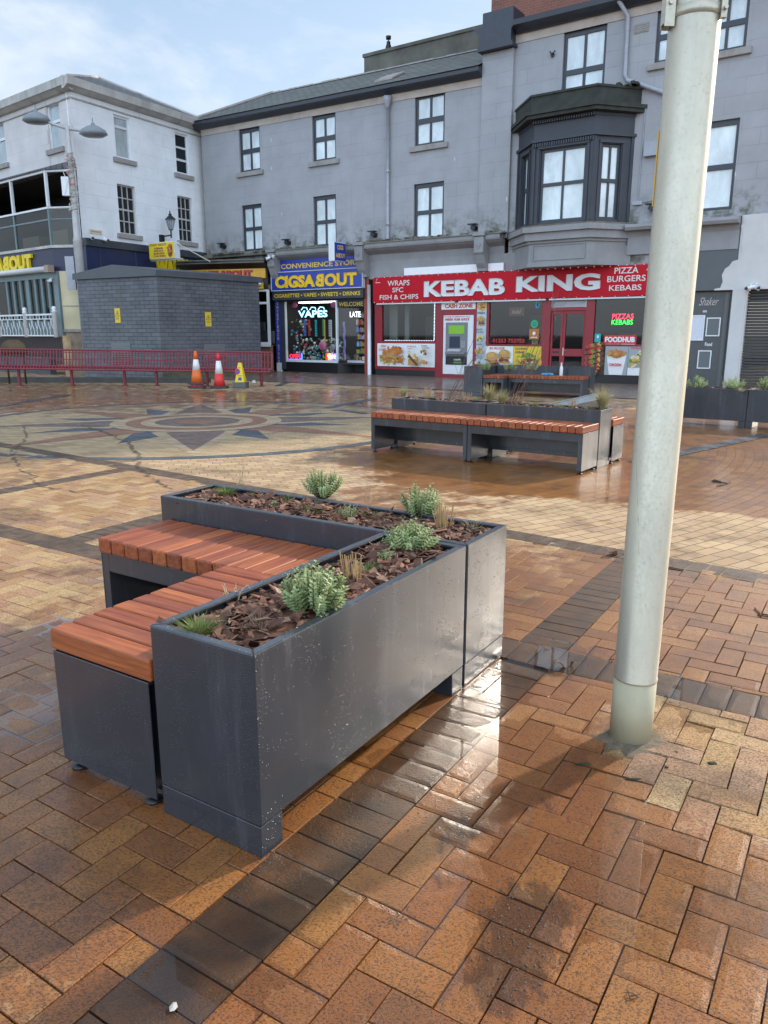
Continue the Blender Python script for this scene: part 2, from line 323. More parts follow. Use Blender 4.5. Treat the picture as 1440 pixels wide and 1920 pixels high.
class MB:
    """collects shapes in design coordinates of a frame; build() links them as one mesh object"""
    def __init__(s): s.v = []; s.f = []; s.m = []; s.g = []; s.sm = []; s.cur = 0; s.smooth = False; s.gr = None
    def add(s, vs, fs, grain=None):
        k = len(s.v); s.v += [tuple(p) for p in vs]
        for f in fs: s.f.append([k + i for i in f]); s.m.append(s.cur); s.sm.append(s.smooth)
        s.g += grain if grain else [(0, 0, 0)] * len(vs)
        return s
    def box(s, x0, x1, y0, y1, z0, z1):
        return s.add([(x0, y0, z0), (x1, y0, z0), (x1, y1, z0), (x0, y1, z0), (x0, y0, z1), (x1, y0, z1), (x1, y1, z1), (x0, y1, z1)],
                     [(0, 3, 2, 1), (4, 5, 6, 7), (0, 1, 5, 4), (1, 2, 6, 5), (2, 3, 7, 6), (3, 0, 4, 7)])
    def quad(s, a, b, c, d): return s.add([a, b, c, d], [(0, 1, 2, 3)])
    def prism(s, poly, d, axis='y', at=0.0):
        """poly of 2-D points extruded: axis y -> poly is (x,z), axis z -> (x,y), axis x -> (y,z)"""
        def P(p, k): return {'y': (p[0], k, p[1]), 'z': (p[0], p[1], k), 'x': (k, p[0], p[1])}[axis]
        n = len(poly); vs = [P(p, at) for p in poly] + [P(p, at + d) for p in poly]
        fs = [tuple(range(n))[::-1], tuple(range(n, 2 * n))] + [(i, (i + 1) % n, n + (i + 1) % n, n + i) for i in range(n)]
        return s.add(vs, fs)
    def tube(s, pts, r, n=8, cap=True):
        pts = [Vector(p) for p in pts]; rs = r if isinstance(r, (list, tuple)) else [r] * len(pts)
        vs = []; up = None
        for i, p in enumerate(pts):
            d = (pts[min(i + 1, len(pts) - 1)] - pts[max(i - 1, 0)]).normalized()
            if up is None or abs(d.dot(up)) > .98: up = Vector((0, 0, 1)) if abs(d.z) < .9 else Vector((1, 0, 0))
            a = d.cross(up).normalized(); b = d.cross(a).normalized(); up = -b if False else up
            vs += [p + (a * math.cos(2 * math.pi * k / n) + b * math.sin(2 * math.pi * k / n)) * rs[i] for k in range(n)]
        fs = [(i * n + k, i * n + (k + 1) % n, (i + 1) * n + (k + 1) % n, (i + 1) * n + k) for i in range(len(pts) - 1) for k in range(n)]
        if cap: fs += [tuple(range(n)), tuple(range((len(pts) - 1) * n, len(pts) * n))[::-1]]
        return s.add(vs, fs)
    def lathe(s, prof, cx, cy, n=24, zoff=0.0, ax='z'):
        vs = []
        for r, z in prof:
            for k in range(n):
                a = 2 * math.pi * k / n
                vs.append((cx + r * math.cos(a), cy + r * math.sin(a), z + zoff) if ax == 'z' else (cx + r * math.cos(a), z, cy + r * math.sin(a) + zoff))
        fs = [(i * n + k, i * n + (k + 1) % n, (i + 1) * n + (k + 1) % n, (i + 1) * n + k) for i in range(len(prof) - 1) for k in range(n)]
        fs += [tuple(range(n))[::-1], tuple(range((len(prof) - 1) * n, len(prof) * n))]
        return s.add(vs, fs)
    def disc(s, cx, cz, rx, rz, y, n=14, ph=0.0, jit=0.0):
        vs = [(cx + rx * (1 + rnd.uniform(-jit, jit)) * math.cos(2 * math.pi * k / n + ph), y, cz + rz * (1 + rnd.uniform(-jit, jit)) * math.sin(2 * math.pi * k / n + ph)) for k in range(n)]
        return s.add(vs, [tuple(range(n))])
    def mesh(s, name, mats, org=(0, 0, 0), bevel=0):
        me = bpy.data.meshes.new(name)
        me.from_pydata([(p[0] - org[0], p[1] - org[1], p[2] - org[2]) for p in s.v], [], s.f)
        for mm in (mats if isinstance(mats, (list, tuple)) else [mats]): me.materials.append(mm)
        me.polygons.foreach_set('material_index', s.m); me.polygons.foreach_set('use_smooth', s.sm)
        if any(g != (0, 0, 0) for g in s.g):
            at = me.attributes.new('grain', 'FLOAT_VECTOR', 'POINT'); at.data.foreach_set('vector', [c for g in s.g for c in g])
        me.update(); return me
def bev(o, w, seg=2):
    md = o.modifiers.new('bevel', 'BEVEL'); md.width = w; md.segments = seg; md.limit_method = 'ANGLE'; md.angle_limit = R(40); md.harden_normals = False
    return o
ORG = {}
def thing(name, label, cat, fr, org=(0, 0, 0), group=None):
    o = bpy.data.objects.new(name, None); COL.objects.link(o); o.empty_display_size = .2
    o.location = fr.w(*org); o.rotation_euler = (0, 0, fr.a); o['label'] = label; o['category'] = cat
    if group: o['group'] = group
    ORG[o] = org; return o
def part(name, mb, mats, parent, bevel=0, label=None, seg=2):
    org = ORG[parent]; o = bpy.data.objects.new(name, mb.mesh(name, mats, org)); COL.objects.link(o); o.parent = parent; ORG[o] = org
    if bevel: bev(o, bevel, seg)
    if label: o['label'] = label
    return o
def solid(name, label, cat, fr, mb, mats, org=(0, 0, 0), group=None, bevel=0, kind=None, seg=2):
    o = bpy.data.objects.new(name, mb.mesh(name, mats, org)); COL.objects.link(o)
    o.location = fr.w(*org); o.rotation_euler = (0, 0, fr.a)
    if label: o['label'] = label
    if cat: o['category'] = cat
    if group: o['group'] = group
    if kind: o['kind'] = kind
    if bevel: bev(o, bevel, seg)
    ORG[o] = org; return o
def structure(name, fr, mb, mats, **k): return solid(name, None, None, fr, mb, mats, kind='structure', **k)
def raw_text(s, bold=.0, shear=0.0, spacing=1.0):
    cu = bpy.data.curves.new('lettering', 'FONT'); cu.body = s; cu.size = 1.0; cu.offset = bold; cu.shear = shear; cu.space_character = spacing; cu.resolution_u = 3
    ob = bpy.data.objects.new('lettering', cu); me = ob.to_mesh()
    vs = [v.co.copy() for v in me.vertices]; fs = [tuple(p.vertices) for p in me.polygons]
    ob.to_mesh_clear(); bpy.data.objects.remove(ob); bpy.data.curves.remove(cu)
    return vs, fs
def text(mb, s, x0, x1, z0, z1, y, bold=.02, shear=0.0, flip=None, depth=0.0, axis='y', spacing=1.0, slope=0.0):
    """letters fitted to a box on the plane local y (axis x: on the plane local x, running along y)"""
    vs, fs = raw_text(s, bold, shear, spacing)
    if flip == -1:
        for v in vs: v.x = -v.x
        fs = [f[::-1] for f in fs]
    elif flip is not None:
        ps = [q for q in ((s[:flip], None), (s[flip], -1), (s[flip + 1:], None)) if q[0]]; wd = []
        for q, _ in ps: xs = [v.x for v in raw_text(q, bold, shear, spacing)[0]]; wd.append(max(xs) - min(xs))
        k = (x1 - x0) / (sum(wd) + .035 * (len(ps) - 1)); a = x0
        for (q, fl), d in zip(ps, wd): text(mb, q, a, a + d * k, z0, z1, y, bold, shear, fl, depth, axis, spacing); a += (d + .035) * k
        return mb
    xa = min(v.x for v in vs); xb = max(v.x for v in vs); ya = min(v.y for v in vs); yb = max(v.y for v in vs)
    def P(v, d):
        q = (v.x - xa) / (xb - xa); a = x0 + q * (x1 - x0); c = z0 + (v.y - ya) / (yb - ya) * (z1 - z0) + q * slope
        return (a, y + d, c) if axis == 'y' else (y + d, a, c)
    k = len(vs); mb.add([P(v, 0) for v in vs], fs)
    if depth:
        ed = {}
        for f in fs:
            for i in range(len(f)): e = (f[i], f[(i + 1) % len(f)]); ed[e] = ed.get(e, 0) + 1
        side = [e for e in ed if (e[1], e[0]) not in ed]
        pv = [P(v, 0) for v in vs] + [P(v, depth) for v in vs]; mb.add(pv, [(a, b, b + k, a + k) for a, b in side])
    return mb
def wall(mb, x0, x1, z0, z1, holes, y=0.0, deep=.22):
    xs = sorted({x0, x1, *[h[0] for h in holes], *[h[1] for h in holes]}); zs = sorted({z0, z1, *[h[2] for h in holes], *[h[3] for h in holes]})
    for i in range(len(xs) - 1):
        for j in range(len(zs) - 1):
            cx, cz = (xs[i] + xs[i + 1]) / 2, (zs[j] + zs[j + 1]) / 2
            if any(h[0] < cx < h[1] and h[2] < cz < h[3] for h in holes): continue
            mb.quad((xs[i], y, zs[j]), (xs[i + 1], y, zs[j]), (xs[i + 1], y, zs[j + 1]), (xs[i], y, zs[j + 1]))
    for a, b, c, d in holes:
        mb.quad((a, y, c), (a, y + deep, c), (a, y + deep, d), (a, y, d)); mb.quad((b, y, c), (b, y, d), (b, y + deep, d), (b, y + deep, c))
        mb.quad((a, y, d), (a, y + deep, d), (b, y + deep, d), (b, y, d)); mb.quad((a, y, c), (b, y, c), (b, y + deep, c), (a, y + deep, c))
    return mb
def window(T, x0, x1, z0, z1, y, fm, gm, cols=2, rows=2, fw=.09, bar=.05, rail=None, sill=None, mid=None, top=None):
    f = MB(); d0, d1 = y, y + .07; top = top or fw
    f.box(x0, x0 + fw, d0, d1, z0, z1); f.box(x1 - fw, x1, d0, d1, z0, z1)
    f.box(x0 + fw, x1 - fw, d0 + .003, d1, z0, z0 + fw); f.box(x0 + fw, x1 - fw, d0 + .003, d1, z1 - top, z1)
    iz0, iz1, ix0, ix1 = z0 + fw, z1 - top, x0 + fw, x1 - fw
    for r in range(1, rows):
        zc = (mid if mid and rows == 2 else iz0 + (iz1 - iz0) * r / rows); h = (rail or bar) / 2 if (rows == 2 or r == rows // 2) else bar / 2
        f.box(ix0, ix1, d0 + .006, d1, zc - h, zc + h)
    for c in range(1, cols):
        xc = ix0 + (ix1 - ix0) * c / cols; f.box(xc - bar / 2, xc + bar / 2, d0 + .012, d1 - .005, iz0, iz1)
    W = part('window', f, fm, T)
    g = MB(); g.quad((ix0, y + .045, iz0), (ix1, y + .045, iz0), (ix1, y + .045, iz1), (ix0, y + .045, iz1)); part('pane', g, gm, W)
    if sill:
        s = MB(); s.box(x0 - .16, x1 + .16, -.09, y + .02, z0 - .17, z0 - .004); part('sill', s, sill, W, .008)
    return W
# ------------------------------------------------------------------ ground
L = Frame(-0.357, 1.929, 57.64)          # along and across the dark paver bands; origin at the near planter's corner
STAR = (-3.24, 13.22)
WETP = [(100,1850,.62),(350,1850,.85),(300,1600,.78),(60,1450,.72),(60,1250,.72),(100,1080,.36),(60,1000,.12),(200,930,.10),(0,900,.15),
 (400,870,.16),(600,880,.2),(250,830,.22),(500,800,.2),(60,800,.28),(700,870,.72),(900,900,.95),(1100,900,.88),(820,935,.5),
 (1000,960,.26),(1350,1000,.22),(1350,930,.75),(1300,860,.9),(1050,1120,.70),(1350,1150,.66),(1000,1260,.9),(1120,1100,.66),(1050,1400,.85),
 (1300,1390,.0),(1420,1450,.05),(1360,1350,.1),(1100,1550,.78),(1300,1650,.72),(900,1600,.72),(1200,1850,.78),(700,1800,.70),(620,1700,.75),(640,1580,.8),
 (380,745,.6),(700,740,.6),(100,745,.62),(1000,730,.4),(560,720,.35),(1400,800,.75),(1400,1300,.85)]
WETW = [(gp(a, b), c) for a, b, c in WETP]
def wetness(x, y):
    s = t = 0.0
    for (q, c) in WETW:
        d2 = ((x - q[0]) ** 2 + (y - q[1]) ** 2) / (0.02 + (0.10 * max(1.2, q[1])) ** 2)
        k = 1.0 / (0.05 + d2 * d2); s += k * c; t += k
    return s / t
PUD = [(985,1400,.22,8),(940,1290,.13,7),(1090,1490,.17,5.2),(1030,1620,.2,5),(1180,1660,.22,5.6),(1340,1700,.2,4.2),(245,1070,.22,3.6),(60,1330,.25,2.8),
 (1310,1312,.2,4),(1060,1240,.2,4.5),(720,1420,.14,3.4),(430,1800,.2,3.6),(985,1480,.15,6),(1230,1500,.1,2.5),(880,1760,.16,3.0),(120,1180,.2,3.0)]
PUDW = [(gp(a, b), r, d) for a, b, r, d in PUD]
def dip(x, y): return sum(d * math.exp(-((x - q[0]) ** 2 + (y - q[1]) ** 2) / (r * r)) for q, r, d in PUDW)
def top_z(x, y):
    n = mnoise.noise(Vector((x * 1.3, y * 1.3, 4.2))) * 1.6 + mnoise.noise(Vector((x * 3.7, y * 3.7, 9.1))) * .9
    return (2.6 + n - dip(x, y)) * .001
g = MB(); g.quad((-400, -400, -.014), (400, -400, -.014), (400, 400, -.014), (-400, 400, -.014))
structure('ground', WORLD, g, paint('bedding_sand', (.060, .050, .042), .9, .25, 3, .3))
def v1(v): return 3.64 + .09 * v
pav = MB(); wets = []
def brick(u0, u1, v0, v1_, dark, gap=.0013, jit=.0014):
    u0 += gap; u1 -= gap; v0 += gap; v1_ -= gap
    if u1 - u0 < .014 or v1_ - v0 < .014: return
    cu, cv = (u0 + u1) / 2, (v0 + v1_) / 2; c = L.w(cu, cv)
    z = top_z(c.x, c.y) + rnd.gauss(0, .0006); lo_s = 1 + 4.5 * math.exp(-((c.x - 1.15) ** 2 + (c.y - 2.42) ** 2) / .16); z += abs(rnd.gauss(0, .0007)) * (lo_s - 1); tx, ty = rnd.gauss(0, .006) * lo_s, rnd.gauss(0, .006) * lo_s
    b = .0024; vs = []
    J = [(rnd.uniform(-jit, jit), rnd.uniform(-jit, jit)) for _ in range(4)]
    base = [(u0, v0), (u1, v0), (u1, v1_), (u0, v1_)]; sg = [(1, 1), (-1, 1), (-1, -1), (1, -1)]
    for k, (ins, dz) in enumerate(((b, 0), (.0008, -.0026), (0, -.013))):
        for (p, q, j) in zip(base, sg, J):
            x, y = p[0] + q[0] * ins + j[0], p[1] + q[1] * ins + j[1]
            vs.append((x, y, z + tx * (x - cu) + ty * (y - cv) + dz))
    if dip(c.x, c.y) > .25:      # bricks in the puddles: worn, uneven tops
        nx, ny = max(2, round((u1 - u0) / .018)), max(2, round((v1_ - v0) / .018)); vs = []; rim = []
        for i in range(nx + 1):
            for j in range(ny + 1):
                x, y = u0 + .001 + (u1 - u0 - .002) * i / nx, v0 + .001 + (v1_ - v0 - .002) * j / ny; q = L.w(x, y); e = i in (0, nx) or j in (0, ny)
                vs.append((x, y, top_z(q.x, q.y) + (z - top_z(c.x, c.y)) + tx * (x - cu) + ty * (y - cv) + (.0003 if dark else .0008) * mnoise.noise(Vector((x * 26, y * 26, 3))) + (.0001 if dark else .0004) * mnoise.noise(Vector((x * 70, y * 70, 8))) - (.0016 if e else 0)))
        id_ = lambda i, j: i * (ny + 1) + j
        fs = [(id_(i, j), id_(i + 1, j), id_(i + 1, j + 1), id_(i, j + 1)) for i in range(nx) for j in range(ny)]
        rim = [id_(i, 0) for i in range(nx)] + [id_(nx, j) for j in range(ny)] + [id_(i, ny) for i in range(nx, 0, -1)] + [id_(0, j) for j in range(ny, 0, -1)]
        k0 = len(vs); vs += [(vs[r][0], vs[r][1], -.013) for r in rim]; m_ = len(rim)
        fs += [(rim[a], k0 + a, k0 + (a + 1) % m_, rim[(a + 1) % m_]) for a in range(m_)]
        pav.cur = 1 if dark else 0; pav.add(vs, fs); w_ = wetness(c.x, c.y); wets.extend([w_] * len(vs)); return
    fs = [(0, 1, 2, 3)] + [(4 * k + i, 4 * k + 4 + i, 4 * k + 4 + (i + 1) % 4, 4 * k + (i + 1) % 4) for k in range(2) for i in range(4)]
    fs = [fs[0]] + [f for f in fs[1:]]
    pav.cur = 1 if dark else 0; pav.add(vs, fs)
    for p in vs[:4]: q = L.w(p[0], p[1]); wets.append(wetness(q.x, q.y))
    wets.extend(wets[-4:]); wets.extend(wets[-4:])
S = .1065; U0, V0 = -.28, -.45
VA, VB = 1.700, 1.925                    # dark band across (V2)
UB = [(-.245, -.005, -9, 99), (3.42, 3.655, VB, 99), (5.57, 5.80, VB, 99)]
def zones():
    ub = sorted(UB, key=lambda q: q[0])
    for (ua, ue, bands) in ((-9, VA, [UB[0]]), (VB, 9, ub)):
        edge = -99
        for b0, b1, _, _ in bands: yield (ua, ue, edge, b0); edge = b1
        yield (ua, ue, edge, 99)
ZN = list(zones())
umin, umax, vmin, vmax = -1.35, 4.6, -2.5, 9.4
for j in range(int((vmin - V0) / S) - 1, int((vmax - V0) / S) + 1):
    for i in range(int((umin - U0) / S) - 1, int((umax - U0) / S) + 1):
        k = (i - j) % 4
        if k == 0: a = (U0 + i * S, U0 + (i + 2) * S, V0 + j * S, V0 + (j + 1) * S)
        elif k == 3: a = (U0 + i * S, U0 + (i + 1) * S, V0 + j * S, V0 + (j + 2) * S)
        else: continue
        if (a[0] + a[1]) / 2 > v1((a[2] + a[3]) / 2) + .05: continue
        for z in ZN:
            lo, hi, l2, h2 = max(a[0], z[0]), min(a[1], z[1]), max(a[2], z[2]), min(a[3], z[3])
            if lo < hi and l2 < h2: brick(lo, hi, l2, h2, False)
def course(fixed0, fixed1, a, b, along_u, pitch=.1075):
    n = int((b - a) / pitch)
    for i in range(n):
        p, q = a + i * pitch, a + (i + 1) * pitch
        if along_u:
            if p > v1((fixed0 + fixed1) / 2): continue
            brick(p, q, fixed0, fixed1, True)
        else: brick(fixed0, fixed1, p, q, True)
course(VA, VB, vmin, vmax, False)
for b0, b1, a, _ in UB:
    course(b0, b1, VB, 4.6, True)
    if b0 < 0: course(b0, b1, umin, VA, True)
gpav = structure('brick_paving', L, pav, [M_BUFF, M_DARK])
MUD = [(gp(a, b), r, k) for a, b, r, k in [(1010,1690,.13,.62),(975,1765,.13,.66),(930,1860,.13,.6),(700,1480,.14,.45),(870,1570,.16,.5),(1130,1560,.12,.42),(800,1650,.08,.5),(1270,1480,.12,.35),(600,1600,.10,.4),(1000,1500,.12,.45),(1050,1255,.12,.6),(950,1290,.16,.4),(1150,1250,.15,.4),(130,1700,.10,.3),(1250,1800,.14,.35),(1400,1700,.12,.3),(1300,1170,.2,.3)]]
am = gpav.data.attributes.new('mud', 'FLOAT', 'POINT'); mv = []
for p in pav.v:
    q = L.w(p[0], p[1]); mv.append(min(.8, sum(k * math.exp(-((q.x - c[0]) ** 2 + (q.y - c[1]) ** 2) / (r * r)) for c, r, k in MUD)))
am.data.foreach_set('value', mv)
at = gpav.data.attributes.new('wet', 'FLOAT', 'POINT'); at.data.foreach_set('value', wets)
# dark soldier course that bounds the herringbone field, slightly askew to the other bands
bd = MB(); bw = []; FB = Frame(*L.w(v1(-2.6), -2.6).xy, 57.64 + 90 - math.degrees(math.atan(.09)))
for i in range(125):
    p = i * .1075; z = .0045 + rnd.gauss(0, .0005)
    bd.add([(p + .003, -.215, z), (p + .1045, -.215, z + rnd.gauss(0, .0006)), (p + .1045, .003, z), (p + .003, .003, z + rnd.gauss(0, .0006)), (p + .003, -.218, -.012), (p + .1045, -.218, -.012), (p + .1045, .006, -.012), (p + .003, .006, -.012)],
           [(0, 1, 2, 3), (0, 4, 5, 1), (1, 5, 6, 2), (2, 6, 7, 3), (3, 7, 4, 0)])
    q = FB.w(p, 0); bw += [wetness(q.x, q.y)] * 8
gb = structure('paver_band', FB, bd, M_DARK); at = gb.data.attributes.new('wet', 'FLOAT', 'POINT'); at.data.foreach_set('value', bw)
# plaza beyond: courses laid round the star
pz = MB(); pw = []; nv, nu = 200, 110
for i in range(nv + 1):
    v = -30 + 62 * i / nv
    for j in range(nu + 1):
        u = v1(v) - .02 + 34 * (j / nu) ** 1.5; q = L.w(u, v); pz.v.append((u, v, .0)); pz.g.append((0, 0, 0)); pw.append(wetness(q.x, q.y))
pz.f = [[i * (nu + 1) + j, i * (nu + 1) + j + 1, (i + 1) * (nu + 1) + j + 1, (i + 1) * (nu + 1) + j] for i in range(nv) for j in range(nu)]
pz.m = [0] * len(pz.f); pz.sm = [False] * len(pz.f)
gz = structure('plaza_paving', L, pz, polar_paving('ring_paving', *STAR)); at = gz.data.attributes.new('wet', 'FLOAT', 'POINT'); at.data.foreach_set('value', pw)
# compass star laid in the plaza
ST = Frame(STAR[0], STAR[1], 12.5)
def pol(r, a): return (r * math.cos(R(a)), r * math.sin(R(a)))
starm = MB(); C_BUFF, C_CREAM, C_GREY, C_RED, C_BLUE = range(5)
def ring(r0, r1, z, c, n=96, a0=0, a1=360):
    starm.cur = c
    for k in range(n):
        a, b = a0 + (a1 - a0) * k / n, a0 + (a1 - a0) * (k + 1) / n
        p = [pol(r0, a), pol(r1, a), pol(r1, b), pol(r0, b)]; starm.add([(*q, z) for q in p], [(0, 1, 2, 3)])
def kite(a, tip, base, half, z, c, tail=0.0):
    starm.cur = c; p = [pol(tail, a), pol(base, a - half), pol(tip, a), pol(base, a + half)]
    starm.add([(*q, z) for q in p], [(0, 1, 2, 3)])
ring(0, 3.9, .004, C_BUFF); ring(3.9, 4.11, .004, C_BLUE)
for k in range(8): kite(22.5 + 45 * k, 2.75, 1.62, 13, .008, C_BLUE, .8)
for k in range(4):
    kite(45 + 90 * k, 3.72, 1.6, 14, .012, C_RED, .8)
    kite(90 * k, 3.88, 1.55, 26, .016, C_CREAM, .8); kite(90 * k, 3.45, 1.55, 17, .020, C_GREY, .8); kite(90 * k, 2.9, 1.5, 9.5, .0235, C_GREY, .8)
ring(0, 1.45, .027, C_RED); ring(1.2, 1.45, .031, C_CREAM); ring(.95, 1.2, .031, C_RED); ring(.72, .95, .035, C_CREAM); ring(.35, .72, .035, C_GREY); ring(0, .35, .035, C_RED)
starm.v = [(x, y, z * .22 + .002) for x, y, z in starm.v]
so = structure('compass_star', ST, starm, [mosaic('buff_mosaic', (.39, .285, .17)), mosaic('cream_mosaic', (.40, .30, .195)), mosaic('grey_mosaic', (.19, .14, .118)), mosaic('red_mosaic', (.27, .15, .105)), mosaic('blue_mosaic', (.105, .115, .13))])
at = so.data.attributes.new('wet', 'FLOAT', 'POINT'); at.data.foreach_set('value', [wetness(*ST.w(p[0], p[1]).xy) for p in starm.v])
# dark lines crossing the plaza
ln = MB()
def strip(pts, wd, z):
    P = [Vector((*gp(*p), 0)) for p in pts]
    for i in range(len(P) - 1):
        d = (P[i + 1] - P[i]).normalized(); n = Vector((-d.y, d.x, 0)) * wd / 2
        ln.quad(tuple((P[i] - n) + Vector((0, 0, z))), tuple(P[i + 1] - n + Vector((0, 0, z))), tuple(P[i + 1] + n + Vector((0, 0, z))), tuple(P[i] + n + Vector((0, 0, z))))
strip([(610, 766), (700, 748)], .22, .006); strip([(630, 769), (690, 776)], .22, .0065)
strip([(0, 762), (130, 740)], .22, .006); strip([(1190, 868), (1440, 815)], .22, .006)
strip([(500, 716), (700, 722), (860, 726)], .16, .008); strip([(520, 724), (568, 706)], .2, .009)
lo_ = structure('plaza_band', WORLD, ln, MATS['blue_mosaic']); at = lo_.data.attributes.new('wet', 'FLOAT', 'POINT'); at.data.foreach_set('value', [.5] * len(ln.v))
# standing water
wm = MB(); cell = .045; seen = {}
def wv(i, j):
    if (i, j) not in seen: seen[(i, j)] = len(wm.v); wm.v.append((i * cell, j * cell, 0)); wm.g.append((0, 0, 0))
    return seen[(i, j)]
for i in range(-60, 80):
    for j in range(10, 150):
        x, y = (i + .5) * cell, (j + .5) * cell
        if dip(x, y) > .62 and L.loc((x, y))[0] < 3.6: wm.f.append([wv(i, j), wv(i + 1, j), wv(i + 1, j + 1), wv(i, j + 1)]); wm.m.append(0); wm.sm.append(False)
def water_mat():
    m, N, b = mat_new('puddle_water'); t = m.node_tree
    bp = N.bump(N.noise(9, 2, .5, N.pos()), .05, .004)
    tr = N.n('ShaderNodeBsdfTransparent', {0: (.93, .905, .87)}); gl = N.n('ShaderNodeBsdfGlossy', {0: (1, 1, 1), 1: .015, 'Normal': bp})
    mx = N.n('ShaderNodeMixShader', {0: N.film(.025, 1.7), 1: tr, 2: gl}); t.links.new(mx, t.nodes['Material Output'].inputs[0]); t.nodes.remove(b); return m
structure('puddle_water', WORLD, wm, water_mat())
# meandering wet trails over the dry pavers
tr = MB()
def trail(pts, w0):
    P = []
    for k in range(len(pts) - 1):
        for s in range(8):
            t = s / 8; x = pts[k][0] * (1 - t) + pts[k + 1][0] * t; y = pts[k][1] * (1 - t) + pts[k + 1][1] * t
            q = gp(x, y); P.append(Vector((q[0] + rnd.gauss(0, .02), q[1] + rnd.gauss(0, .03), .0125 if L.loc(q)[0] > v1(L.loc(q)[1]) - .25 else .0065)))
    for i in range(len(P) - 1):
        a, b = P[i], P[i + 1]; d = (b - a).normalized(); n = Vector((-d.y, d.x, 0)) * w0 * rnd.uniform(.35, 1.3)
        if i == 0: last = (a - n, a + n)
        tr.quad(tuple(last[0]), tuple(b - n), tuple(b + n), tuple(last[1])); last = (b - n, b + n)
trail([(150, 797), (205, 815), (235, 828), (258, 850), (262, 878), (290, 900), (325, 922)], .024)
trail([(45, 800), (50, 822), (22, 845), (25, 868), (60, 895), (78, 912), (130, 922), (170, 928)], .02)
def trail_mat():
    m, N, b = mat_new('wet_trail'); t = m.node_tree
    b.inputs['Base Color'].default_value = (.05, .042, .036, 1); b.inputs['Roughness'].default_value = .3
    mx = N.n('ShaderNodeMixShader', {0: N.mr(N.noise(11, 5, .7, N.pos()), .35, .6, .0, .75), 1: N.n('ShaderNodeBsdfTransparent', {}), 2: b.outputs[0]}); t.links.new(mx, t.nodes['Material Output'].inputs[0]); return m
structure('water_trail', WORLD, tr, trail_mat())

